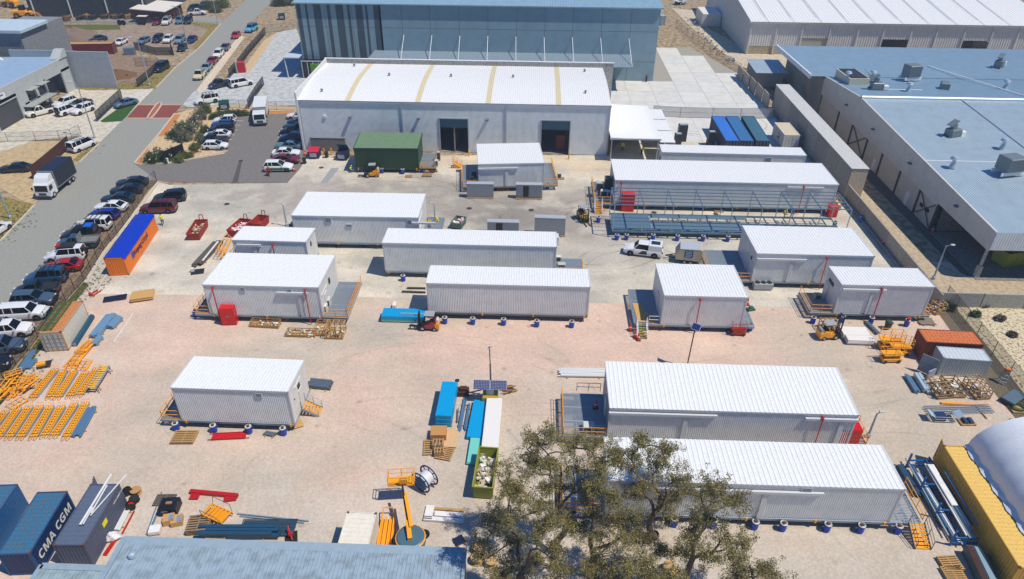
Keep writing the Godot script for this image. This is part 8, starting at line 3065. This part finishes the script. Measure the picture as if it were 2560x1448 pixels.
func fences() -> void:
	var wire := mt("chain_mesh",C(.1,.1,.1,.24),.9)
	wire.transparency = BaseMaterial3D.TRANSPARENCY_ALPHA
	var pale := mt("pale_mesh",C(.5,.52,.53,.2),.9)
	pale.transparency = BaseMaterial3D.TRANSPARENCY_ALPHA
	var shade := mt("shade_cloth",C(.1,.11,.12,.82),.9)
	shade.transparency = BaseMaterial3D.TRANSPARENCY_ALPHA
	var pcl := mt("pale_cloth",C(.62,.63,.63,.6),.9)
	pcl.transparency = BaseMaterial3D.TRANSPARENCY_ALPHA
	var blk := mt("fence_black",C(.06,.06,.06),.6)
	var gry := mt("fence_grey",C(.35,.36,.36),.6)
	fence_line("yard_fence","black mesh fence between the parked row and the yard",[W(-61.36,-103.87),W(-61.32,-100.7),W(-59.39,-88.94),W(-58.71,-82.01),W(-57.12,-74.14),W(-56.88,-69.51),W(-55.53,-59.72),W(-55.39,-57.36),W(-54.82,-54.56),W(-54.03,-48.88)],1.9,2.6,wire,blk)
	fence_line("right_fence","mesh fence along the sand lot on the right",[W(51.99,-74.77),W(51.9,-67.01),W(51.77,-60.05),W(51.58,-53.88)],2.0,3.0,mt("brown_mesh",C(.2,.19,.16,.4),.9),gry)
	(mats["brown_mesh"] as StandardMaterial3D).transparency = BaseMaterial3D.TRANSPARENCY_ALPHA
	fence_line("lawn_fence","black fence beside the green lawn",[W(-85.42,-130.42),W(-86.36,-136.36),W(-87.38,-143.26),W(-87.65,-144.81)],2.0,2.4,shade,blk)
	fence_line("bay_fence","thin wire fence between the forecourt and the parking bay",[W(-99.26,-118.5),W(-96.16,-119.44),W(-91.33,-120.08),W(-87.2,-120.69),W(-85.45,-121.58),W(-85.14,-124.02)],1.8,3.4,pale,gry)
	fence_line("rust_fence","rust brown slatted fence beside the black sedan",[W(-81.81,-103.77),W(-82.27,-108.6),W(-82.78,-113.06),W(-83.4,-117.42)],2.2,1.2,mt("rust_slats",C(.26,.13,.08),.9),mt("rust_posts",C(.3,.17,.11),.8))
	fence_line("drive_fence","dark screened fence along the warehouse drive verge",[W(-70.13,-159.72),W(-71.16,-169.3),W(-72.7,-179.84),W(-74.92,-199.67)],2.0,3.0,shade,blk)
	fence_line("drive_gate_fence","dark screened gate leaf beside the concrete drive",[W(-58.56,-139.35),W(-59.82,-147.45),W(-60.65,-155.21)],2.0,2.6,shade,blk)
	fence_line("car_park_fence","grey wire fence behind the car park hedge",[W(-63.96,-140.03),W(-56.93,-138.96),W(-48.25,-138.95)],1.8,4.0,pale,gry)
	fence_line("drive_wire_fence","grey wire fence across the drive below the grey warehouse",[W(-75.39,-201.44),W(-67.85,-206.55)],2.0,4.0,pale,gry)
	fence_line("screen_fence","pale screened fence behind the blue containers",[W(24.12,-139.6),W(29.5,-138.97),W(35.9,-138.85),W(41.52,-138.93),W(48.23,-139.52)],2.2,5.0,pcl,gry)
	fence_line("scrap_fence","thin wire fence beside the scrap along the pale apron",[W(41.1,-217.08),W(42.94,-201.1),W(45.86,-183.41),W(49.13,-171.5)],2.0,5.0,pale,gry)
	fence_line("builders_gate","dark mesh gate of the builders yard",[W(-95.73,-167.49),W(-90.39,-168.14)],2.0,2.6,wire,blk)
	fence_line("builders_fence","dark low fence beside the builders yard drive",[W(-87.71,-151.92),W(-88.71,-160.79),W(-89.56,-167.19)],1.8,2.6,shade,blk)
	fence_line("lot_screen","dark screened panels below the gravel lot cars",[W(-103.05,-182.13),W(-95.41,-177.33),W(-90.94,-177.6),W(-93.58,-181.95)],2.0,3.0,shade,blk)
	fence_line("machinery_fence","thin wire fence in front of the charcoal shed",[W(-136.47,-205.84),W(-129.1,-207.29),W(-120.52,-208.83),W(-111.85,-210.39)],1.6,6.0,pale,gry)
	# slanting black gate at the yard entrance
	var g := thing("sliding_gate","tall black gate leaf at the yard entrance","gate",V(-62.41,0,-113.05),1.15)
	var b := MB.new()
	b.box(V(0,1.1,0),V(4.2,2.0,.1))
	part(g,"panel",b,mt("gate_black",C(.03,.035,.05),.6))
	for k in 3:
		b = MB.new()
		b.box(V(-2.1 + k * 2.1,1.15,.08),V(.14,2.3,.14))
		part(g,"post",b,blk)
	b = MB.new()
	b.cbox(V(-1.9,.5,.5),V(.3,1.0,.3),.03)
	part(g,"motor_box",b,mt("motor_white",C(.8,.8,.8),.5))


func person_mesh(pose: String,top: Color,hat: Color) -> ArrayMesh:
	var key := "person_" + pose + top.to_html(false) + hat.to_html(false)
	if cache.has(key):
		return cache[key]
	var skin := C(.45,.26,.17)
	var trousers := C(.015,.02,.04)
	var boots := C(.03,.02,.015)
	# joints,metres; figure faces +z
	var hip := V(0,.93,0)
	var chest := V(0,1.32,.02)
	var neck := V(0,1.5,.02)
	var head := V(0,1.65,.04)
	var kl := V(-.11,.5,.04)
	var kr := V(.11,.5,.04)
	var al := V(-.12,.08,-.02)
	var ar := V(.12,.08,.0)
	var el := V(-.3,1.14,.0)
	var er := V(.3,1.14,.0)
	var wl := V(-.31,.88,.1)
	var wr := V(.31,.88,.1)
	if pose == "walk":
		kl = V(-.1,.5,.22); al = V(-.1,.1,.3)
		kr = V(.1,.48,.02); ar = V(.1,.14,-.34)
		wl = V(-.3,.95,-.16); wr = V(.28,.98,.28)
	elif pose == "reach":
		chest = V(0,1.27,.14); neck = V(0,1.43,.22); head = V(0,1.56,.3)
		el = V(-.27,1.12,.32); er = V(.27,1.12,.32)
		wl = V(-.18,1.08,.56); wr = V(.18,1.08,.56)
	elif pose == "crouch":
		hip = V(0,.48,-.12); chest = V(0,.8,.08); neck = V(0,.95,.17); head = V(0,1.07,.25)
		kl = V(-.16,.5,.3); kr = V(.16,.32,.28); al = V(-.15,.08,.12); ar = V(.15,.08,-.1)
		el = V(-.29,.66,.26); er = V(.29,.66,.26); wl = V(-.16,.45,.46); wr = V(.16,.45,.46)
	var sh := (chest + neck) * .5
	var hl := hip + V(-.1,-.03,0)
	var hr := hip + V(.1,-.03,0)
	var sl := sh + V(-.2,.03,0)
	var sr := sh + V(.2,.03,0)
	var bones := [  # a,b,radius a,radius b,colour
		[hip,chest,.155,.165,top],[chest,neck,.15,.07,top],[sl,sr,.085,.085,top],
		[hl,kl,.1,.07,trousers],[kl,al,.068,.05,trousers],[al,al + V(0,-.03,.15),.05,.04,boots],
		[hr,kr,.1,.07,trousers],[kr,ar,.068,.05,trousers],[ar,ar + V(0,-.03,.15),.05,.04,boots],
		[sl,el,.062,.05,top],[el,wl,.046,.034,top],[sr,er,.062,.05,top],[er,wr,.046,.034,top],
		[wl,wl + (wl - el).normalized() * .09,.036,.036,skin],[wr,wr + (wr - er).normalized() * .09,.036,.036,skin],
		[neck,head,.05,.06,skin],[head,head + V(0,.06,.01),.09,.095,skin],[head + V(0,.0,.08),head + V(0,-.015,.11),.02,.018,skin],
		[head + V(0,.09,-.01),head + V(0,.11,.01),.105,.1,hat]]
	var cell := .04
	var lo := V(-.5,-.06,-.55)
	var dim := Vector3i(25,50,32)
	var val := PackedFloat32Array()
	var ids := PackedInt32Array()
	var sx := dim.x + 1
	var sy := dim.y + 1
	var sz := dim.z + 1
	val.resize(sx * sy * sz)
	ids.resize(sx * sy * sz)
	for z in sz:
		for y in sy:
			for x in sx:
				var p := lo + V(x,y,z) * cell
				var d := 9.0
				var bi := 0
				var bd := 9.0
				for i in bones.size():
					var bn: Array = bones[i]
					var ab: Vector3 = bn[1] - bn[0]
					var t := clampf((p - bn[0]).dot(ab) / ab.length_squared(),.0,1.0)
					var e: float = (p - bn[0] - ab * t).length() - lerpf(bn[2],bn[3],t)
					if e < bd:
						bd = e
						bi = i
					if e < d + .05:
						var hh := clampf(.5 + .5 * (d - e) / .035,.0,1.0)
						d = lerpf(d,e,hh) - .035 * hh * (1.0 - hh)
				var ix := (z * sy + y) * sx + x
				val[ix] = d
				ids[ix] = bi
	var vid := {}
	var vp := []
	var vc := []
	var corners := [0,1,sx,sx + 1,sx * sy,sx * sy + 1,sx * sy + sx,sx * sy + sx + 1]
	for z in dim.z:
		for y in dim.y:
			for x in dim.x:
				var ix := (z * sy + y) * sx + x
				var sm := Vector3.ZERO
				var n := 0
				var inside := 0
				for c in 8:
					if val[ix + corners[c]] < .0:
						inside += 1
				if inside == 0 or inside == 8:
					continue
				for c in 8:
					for ax in 3:
						var o := c | (1 << ax)
						if o == c:
							continue
						var va: float = val[ix + corners[c]]
						var vb: float = val[ix + corners[o]]
						if (va < .0) != (vb < .0):
							var t := va / (va - vb)
							var pa := V(c & 1,(c >> 1) & 1,(c >> 2) & 1)
							var pb := V(o & 1,(o >> 1) & 1,(o >> 2) & 1)
							sm += pa.lerp(pb,t)
							n += 1
				vid[ix] = vp.size()
				vp.append(lo + (V(x,y,z) + sm / n) * cell)
				vc.append(bones[ids[ix]][4])
	var b := MB.new()
	b.colored = true
	var steps := [1,sx,sx * sy]
	for ix in vid:
		for ax in 3:
			if (val[ix] < .0) == (val[ix + steps[ax]] < .0):
				continue
			var u: int = steps[(ax + 1) % 3]
			var w: int = steps[(ax + 2) % 3]
			if not (vid.has(ix - u) and vid.has(ix - w) and vid.has(ix - u - w)):
				continue
			var q := [vid[ix],vid[ix - u],vid[ix - u - w],vid[ix - w]]
			if val[ix] < .0:
				q.reverse()
			b.col = vc[q[0]]
			b.quad(vp[q[3]],vp[q[2]],vp[q[1]],vp[q[0]])
	b.col = skin
	for h in [[wl,el],[wr,er]]:
		var dir: Vector3 = (h[0] - h[1]).normalized()
		var side := dir.cross(Vector3.UP).normalized()
		var tip: Vector3 = h[0] + dir * .1
		for k in 4:
			var r: Vector3 = tip + side * (k - 1.5) * .021
			var l: float = [.06,.075,.07,.055][k]
			b.tube(r,r + dir * l * .6 ,.009,5)
			b.tube(r + dir * l * .6,r + dir * l + V(0,-.015,.01),.008,5)
		b.tube(h[0] + dir * .04 + side * .03,h[0] + dir * .1 + side * .06,.01,5)
	var m := b.mesh()
	cache[key] = m
	return m


func person(label: String,at: Vector3,yaw: float,pose: String,top: Color,hat: Color,y := .0) -> void:
	var m := mt("clothing",C(1,1,1),.8)
	m.vertex_color_use_as_albedo = true
	single("person",label,"person",person_mesh(pose,top,hat),m,at + V(0,y,0),yaw,"people working in the yard")


func people() -> void:
	var hv := C(.72,.75,.02)
	var yl := C(.75,.55,.02)
	var og := C(.8,.16,.02)
	var wh := C(.7,.7,.7)
	var dkh := C(.02,.02,.02)
	person("person in a lime vest walking beside the orange container",V(-53.72,0,-89.33),.5,"walk",hv,dkh)
	person("person in dark clothes walking behind the green and white car",V(-43.81,0,-106.95),.8,"walk",C(.3,.03,.03),dkh)
	person("person in yellow crouching left of the green hut",V(-30.64,0,-109.24),1.2,"crouch",hv,wh)
	person("person in yellow on the deck by the skips, left of three",V(-15.15,0,-89.96),.8,"reach",yl,dkh,.0)
	person("person in yellow on the deck by the skips, nearest of three",V(-14.33,0,-89.51),-.3,"reach",yl,yl)
	person("person in yellow with a white helmet on the deck by the skips",V(-13.55,0,-90.77),-1.2,"reach",yl,wh)
	person("person in lime inside the warehouse lean-to",V(16.17,0,-120.75),.2,"stand",hv,dkh)
	person("person in lime bending inside the warehouse lean-to",V(19.47,0,-119.44),.9,"reach",hv,dkh)
	person("person in orange behind the right end of the steel frame",V(44.78,0,-100.64),.0,"stand",og,og)
	person("person in yellow kneeling on the steel frame floor",V(37.41,0,-94.46),.6,"crouch",yl,yl)
	person("person in blue with a yellow helmet on the steel frame floor",V(38.4,0,-94.01),-.5,"reach",C(.03,.18,.35),yl)
	person("person in orange crouching at the low concrete wall",V(49.59,0,-88.11),1.4,"crouch",og,og)
	get_node("person_009").position.y = 1.1
	get_node("person_010").position.y = 1.1


func leaf_clump(key: String,n: int,rad: float,ll: float,lw: float,sd: int) -> ArrayMesh:
	if cache.has(key):
		return cache[key]
	var r := RandomNumberGenerator.new()
	r.seed = sd
	var b := MB.new()
	for i in n:
		var d := V(r.randfn(),r.randfn() * .8,r.randfn()).normalized()
		var c := d * rad * pow(r.randf(),.45)
		var a := (d + V(r.randfn(),r.randfn() - .5,r.randfn()) * .7).normalized()
		var s := a.cross(V(r.randfn(),r.randfn(),r.randfn())).normalized()
		var l := ll * r.randf_range(.7,1.25)
		var w := lw * r.randf_range(.8,1.2)
		var bend := a.cross(s) * l * .12
		b.quad(c - a * l * .5,c + s * w * .5 + bend,c + a * l * .5,c - s * w * .5 + bend)
	cache[key] = b.mesh()
	return cache[key]


func foliage(parent: Node3D,called: String,mesh: Mesh,spots: Array,mat: Material,tones: Array,sd: int,smin := .7,smax := 1.3) -> void:
	var r := RandomNumberGenerator.new()
	r.seed = sd
	var mm := MultiMesh.new()
	mm.transform_format = MultiMesh.TRANSFORM_3D
	mm.use_colors = true
	mm.mesh = mesh
	mm.instance_count = spots.size()
	for i in spots.size():
		var bs := Basis.from_euler(V(r.randf() * TAU,r.randf() * TAU,r.randf() * TAU)) * Basis.from_scale(Vector3.ONE * r.randf_range(smin,smax))
		mm.set_instance_transform(i,Transform3D(bs,spots[i]))
		var c: Color = tones[r.randi() % tones.size()]
		mm.set_instance_color(i,c * r.randf_range(.85,1.15))
	var o := MultiMeshInstance3D.new()
	o.name = called
	o.multimesh = mm
	o.material_override = mat
	o.set_meta("kind","stuff")
	parent.add_child(o)


func leaf_mat(key: String,back: Color) -> StandardMaterial3D:
	if mats.has(key):
		return mats[key]
	var m := mt(key,C(1,1,1),.6)
	m.vertex_color_use_as_albedo = true
	m.backlight_enabled = true
	m.backlight = back
	m.cull_mode = BaseMaterial3D.CULL_DISABLED
	return m


func shrub(label: String,at: Vector3,rx: float,h: float,rz: float,tones: Array,sd: int,flowers := 0,called := "leafy_shrub") -> void:
	var t := thing(called,label,"shrub",at,.0,"shrubs along the planting strip")
	var r := RandomNumberGenerator.new()
	r.seed = sd
	var b := MB.new()
	for k in 7:
		var a := r.randf() * TAU
		b.tube(V(0,0,0),V(cos(a) * rx * .5,h * .6,sin(a) * rz * .5),.05,5,.015)
	part(t,"stems",b,mt("shrub_bark",C(.28,.22,.16),.9))
	var spots := []
	for i in int(60.0 + 90.0 * rx * rz * .5):
		var d := V(r.randfn(),absf(r.randfn()),r.randfn()).normalized()
		var q := pow(r.randf(),.4) * (.85 + .25 * sin(d.x * 7.0 + sd) * sin(d.z * 6.0))
		spots.append(V(d.x * rx * q,.1 + d.y * h * q * .95,d.z * rz * q))
	foliage(t,"crown",leaf_clump("shrub_clump",22,.32,.2,.09,5),spots,leaf_mat("shrub_leaf",C(.12,.14,.03)),tones,sd)
	if flowers > 0:
		var fs := []
		for i in flowers:
			var d := V(r.randfn(),absf(r.randfn()) + .3,r.randfn()).normalized()
			fs.append(V(d.x * rx * .98,.1 + d.y * h * .98,d.z * rz * .98))
		foliage(t,"blossoms",leaf_clump("blossom_clump",12,.12,.12,.1,6),fs,leaf_mat("petal",C(.1,.1,.05)),[C(.7,.66,.4),C(.75,.72,.55)],sd + 1)


func shrubs() -> void:
	var gr := [C(.05,.085,.02),C(.07,.11,.025),C(.035,.06,.015)]
	var lime := [C(.11,.14,.02),C(.08,.12,.02),C(.14,.15,.03)]
	var grey := [C(.16,.15,.1),C(.2,.19,.14),C(.1,.11,.06)]
	var list := [[V(-64.79,0,-112.23),2.6,2.4,1.8,gr,26,"big dark bush with pale flowers at the car park entrance"],[V(-65.85,0,-111.48),1.6,1.6,1.2,gr,12,"flowering bush at the road corner beside the entrance"],[V(-66.46,0,-122.79),1.8,2.0,1.5,gr,0,"dark green bush by the road kerb"],[V(-66.56,0,-125.85),1.9,2.3,1.6,lime,0,"bright green bush in the middle of the planting"],[V(-64.4,0,-121.51),1.8,3.0,1.5,grey,0,"grey-leaved bush below the bright green one"],[V(-64.78,0,-124.91),1.7,2.8,1.4,grey,10,"grey flowering bush beside the bright green one"],[V(-65.19,0,-128.46),1.6,3.0,1.4,grey,8,"tall grey bush farther up the planting"],[V(-65.88,0,-132.84),1.5,2.8,1.3,grey,0,"grey bush near the top of the planting"],[V(-66.23,0,-136.52),1.6,2.4,1.4,lime,0,"yellow-green bush at the top of the planting"],[V(-63.38,0,-133.2),.9,1.2,.9,gr,0,"round dark shrub beside the far white hatchback"],[V(-62.35,0,-126.07),1.0,1.2,1.6,gr,0,"low green hedge piece beside the parked cars"],[V(-61.79,0,-122.44),.9,1.1,1.2,lime,0,"low yellow-green hedge piece by the dark ute"],[V(-60.87,0,-117.85),1.1,1.0,1.4,lime,0,"low olive hedge piece near the small tree"],[V(-60.7,0,-113.84),1.5,1.1,1.2,lime,0,"olive hedge piece nearest the gate"],[V(-61.34,0,-112.06),1.1,1.0,.9,lime,0,"olive hedge end beside the black gate"],[V(-63.35,0,-114.06),1.3,1.8,1.2,gr,0,"dark shrub between the gate and the flowers"],[V(-62.41,0,-134.86),1.6,1.2,1.0,lime,0,"left piece of the clipped hedge behind the car park"],[V(-60.9,0,-135.17),1.6,1.2,1.0,gr,0,"second piece of the clipped hedge behind the car park"],[V(-59.48,0,-135.49),1.6,1.2,1.0,gr,0,"third piece of the clipped hedge behind the car park"],[V(-58.2,0,-135.56),1.3,1.1,.9,lime,0,"right piece of the clipped hedge behind the car park"],[V(-102.61,0,-230.22),3.0,3.0,2.5,gr,0,"dark bush in front of the side street cars"],[V(-99.64,0,-232.74),3.2,3.6,2.5,lime,0,"tall yellow-green bush by the top street lamp"],[V(-99.04,0,-225.94),2.4,2.2,2.0,lime,0,"low bush between the lamp post and the road"],[V(-82.31,0,-236.32),3.6,4.0,2.6,gr,0,"dark bush beside the road at the top"],[V(-78.22,0,-237.81),2.6,4.0,2.0,lime,0,"yellow bush at the corner of the grey warehouse"],[V(-117.59,0,-221.38),2.2,2.2,1.6,gr,0,"green bush in front of the red annex"],[V(-108.5,0,-172.21),1.4,.8,1.0,gr,0,"low scrub beside the grey wall of the builders yard"],[V(51.37,0,-72.65),1.0,.9,.8,gr,0,"small green shrub at the right wall corner"],[V(56.14,0,-73.47),.45,.5,.35,grey,0,"small dry tuft below the sand lot wall"],[V(56.52,0,-70.54),.5,.5,.4,grey,0,"dry tuft in the middle of the sand lot"],[V(56.19,0,-67.36),.4,.3,.35,grey,0,"dry tuft at the right of the sand lot"],[V(53.95,0,-71.25),.45,.5,.35,gr,0,"green tuft near the left of the sand lot"]]
	for i in list.size():
		var q: Array = list[i]
		shrub(q[6],q[0],q[1],q[2],q[3],q[4],100 + i,q[5])
	var tufts := []
	var r := RandomNumberGenerator.new()
	r.seed = 9
	for p in [V(-55.54,0,-67.86),V(-55.29,0,-65.56),V(-54.89,0,-62.46),V(-54.52,0,-59.55),V(-54.35,0,-57.82),V(-54.18,0,-56.48),V(-53.81,0,-54.86),V(-55.94,0,-70.16),V(-56.03,0,-71.68),V(-55.82,0,-72.88),V(-55.82,0,-72.24),V(-58.58,0,-84.59),V(-58.28,0,-82.36),V(-57.13,0,-77.36),V(-56.15,0,-75.24),V(-54.89,0,-73.86),V(-75.7,0,-88.52),V(-76.08,0,-91.02),V(-74.77,0,-86.15),V(-76.28,0,-92.31),V(-74.75,0,-87.96),V(-74.6,0,-84.98),V(-79.71,0,-117.24),V(-79.3,0,-114.49),V(-88.01,0,-163.36),V(-86.83,0,-158.74),V(-86.81,0,-155.74),V(-87.2,0,-153.67),V(-88.52,0,-153.59),V(-91.92,0,-152.25),V(-96,0,-151.44),V(-99.98,0,-210.2),V(-96.91,0,-208.45),V(-93.13,0,-207.74)]:
		for k in 22:
			tufts.append(p + V(r.randfn() * 1.1,.03,r.randfn() * .8))
	var g := Node3D.new()
	g.name = "verge_grass"
	add_child(g)
	tag(g,"patches of thin weeds and grass along the fence and road verges","grass","","stuff")
	foliage(g,"grass_tufts",leaf_clump("tuft",14,.14,.2,.03,8),tufts,leaf_mat("grass_blade",C(.1,.12,.03)),[C(.1,.13,.03),C(.16,.16,.06),C(.2,.18,.09)],3,.6,1.2)


func limb(b: MB,p: Vector3,q: Vector3,r0: float,r1: float,r: RandomNumberGenerator,sag := .12) -> Array:
	var pts := [p]
	var l := p.distance_to(q)
	var w1 := V(r.randfn(),r.randfn() * .4,r.randfn()) * l * .06
	var w2 := V(r.randfn(),r.randfn() * .4,r.randfn()) * l * .06
	for i in range(1,6):
		var t := i / 5.0
		pts.append(p.lerp(q,t) + (w1 * sin(t * PI) + w2 * sin(t * TAU)) * (1.0 if i < 5 else .0) + Vector3.UP * sin(t * PI) * l * sag)
	for i in 5:
		b.tube(pts[i],pts[i + 1],lerpf(r0,r1,i / 5.0),7,lerpf(r0,r1,(i + 1) / 5.0),false)
	return pts


func gum_tree(label: String,base: Vector3,blobs: Array,sd: int) -> void:
	var t := thing("gum_tree",label,"tree",base,.0,"gum trees in front of the nearest long hut")
	var r := RandomNumberGenerator.new()
	r.seed = sd
	var ctr := Vector3.ZERO
	for p in blobs:
		ctr += (p - base) / blobs.size()
	var b := MB.new()
	var fork := V(ctr.x * .35 + r.randfn() * .3,maxf(2.2,ctr.y * .42),ctr.z * .35 + r.randfn() * .2)
	var tk := limb(b,V(0,-.1,0),fork,.3,.21,r,.0)
	b.lathe([W(.42,-.05),W(.32,.35)],8)
	var spots := []
	# a few main boughs,each blob hangs from the nearest one
	var boughs := [tk]
	for k in 3:
		var a := TAU * k / 3.0 + r.randf()
		var e := fork.lerp(ctr,.7) + V(cos(a),.2,sin(a)) * r.randf_range(.8,1.6)
		boughs.append(limb(b,fork,e,.14,.08,r))
	for p in blobs:
		var c: Vector3 = p - base
		var best := fork
		var bd := 1e9
		for bo in boughs:
			for i in range(2,bo.size()):
				var d: float = (bo[i] as Vector3).distance_to(c)
				if d < bd and (bo[i] as Vector3).y < c.y + .5:
					bd = d
					best = bo[i]
		var rad := r.randf_range(.75,1.15)
		var lp := limb(b,best,c - V(0,rad * .4,0),.07,.03,r)
		boughs.append(lp)
		for k in 9:
			var d := V(r.randfn(),r.randfn() * .7 + .25,r.randfn()).normalized()
			var tip := c + d * rad * r.randf_range(.55,1.15)
			b.tube(lp[3 + k % 3],tip,.022,4,.008,false)
			for m in 8:
				var f := r.randf_range(.5,1.12)
				spots.append(lp[3 + k % 3].lerp(tip,f) + V(r.randfn(),r.randfn() * .7,r.randfn()) * .24)
	part(t,"trunk",b,mt("gum_bark",C(.4,.35,.3),.9,.0,streak,.6))
	foliage(t,"crown",leaf_clump("gum_clump",20,.25,.17,.06,21),spots,leaf_mat("gum_leaf",C(.16,.15,.04)),[C(.17,.15,.04),C(.22,.185,.05),C(.135,.125,.035),C(.27,.22,.07)],sd + 5,.6,1.25)


func trees() -> void:
	gum_tree("gum tree with its crown against the roof of the nearest long hut",V(10.91,0,-37.95),[V(7.52,9.57,-38.5),V(9.02,10.27,-38.5),V(11.2,9.29,-38.5),V(8.36,8.94,-37.3),V(10.79,6.33,-39.5),V(12.22,6.77,-38.5),V(7.03,8.88,-37.5),V(9.44,7.14,-37.1),V(12.11,3.78,-39.3),V(8.63,4.55,-38.5),V(13.42,4.97,-38.5),V(11.17,3.48,-37.5),V(10.35,7.55,-39.7)],11)
	gum_tree("gum tree whose crown covers the left decks of the two long huts",V(2.85,0,-36.27),[V(.35,11.83,-36.5),V(1.94,12.54,-36.5),V(3.5,10.93,-37.5),V(.15,10.08,-36.5),V(2.14,11.46,-35.3),V(3.83,9.61,-36.5),V(4.94,11.45,-36.5),V(5.4,10.65,-35.5),V(3.38,6.4,-37.5),V(4.8,7.43,-36.5),V(2.01,8.73,-35.3),V(.78,8.07,-37.5),V(6.24,11.18,-36.5)],12)
	gum_tree("gum tree in the middle with a forked leaning trunk",V(5.47,0,-34),[V(5.27,10.25,-34),V(6.36,10.23,-33),V(4.85,8.11,-34),V(6.71,5.62,-35),V(7.33,6.4,-33),V(5.76,4.54,-34),V(8.26,6.87,-34),V(9.36,3.31,-35),V(4.03,6.58,-33),V(3.23,7.06,-34)],13)
	gum_tree("gum tree at the right of the group with dead twigs",V(12.64,0,-33.51),[V(12.34,12.6,-32.8),V(12.73,12.21,-31.8),V(14.75,10.47,-32.8),V(12.96,8.15,-33.8),V(11.43,8.44,-31.8),V(14.11,6.84,-32.8),V(16.37,5.18,-33.8),V(11.48,4.87,-32.8),V(13.19,6.07,-31.8),V(15.36,4.62,-32.8),V(12.16,8.49,-32.8),V(10.27,4.01,-33.8)],14)
	gum_tree("gum tree at the left of the group beside the lime green skip",V(-.43,0,-31.71),[V(-1.61,13.81,-31.5),V(-1,13.47,-30.5),V(.03,12.35,-31.5),V(-1.95,9.01,-32.5),V(-.51,11.15,-30.5),V(.86,10.79,-31.5),V(-2.29,8.12,-31.5),V(-.75,6,-32.5),V(.91,9.17,-30.5),V(-2.83,5.51,-31.5),V(-.99,4.6,-31.5),V(.75,3.76,-32.5),V(2.29,7.18,-30.5),V(1.98,9.7,-31.5),V(2.73,3.87,-31.5),V(-1.81,4.59,-30.5),V(.19,3.05,-31.5)],15)
	gum_tree("low gum tree at the bottom edge in the middle of the group",V(7.64,0,-30.57),[V(5.22,7.79,-29.8),V(6.56,9.68,-28.8),V(8.53,7.54,-29.8),V(5.02,4.54,-30.8),V(6.49,6.18,-29.8),V(7.88,7.46,-28.8),V(10.3,6.31,-29.8)],16)
	gum_tree("low gum tree at the bottom edge right of the group",V(17.95,0,-31.61),[V(15.43,6.47,-30.2),V(16.58,7.23,-29.6),V(14.84,5.8,-30.2),V(17.59,5.78,-30.2)],17)
	var s := thing("young_tree","thin young tree beside the white hatchback in the car park","tree",V(-58.99,0,-116.1))
	var b := MB.new()
	b.tube(Vector3.ZERO,V(.1,2.4,0),.05,6,.03)
	part(s,"trunk",b,mt("gum_bark",C(.4,.35,.3)))
	var sp := []
	var r := RandomNumberGenerator.new()
	r.seed = 4
	for i in 40:
		sp.append(V(r.randfn() * .4,2.4 + r.randfn() * .45,r.randfn() * .4))
	foliage(s,"crown",leaf_clump("gum_clump",20,.25,.17,.06,21),sp,leaf_mat("gum_leaf",C(.16,.15,.04)),[C(.1,.1,.04)],8)
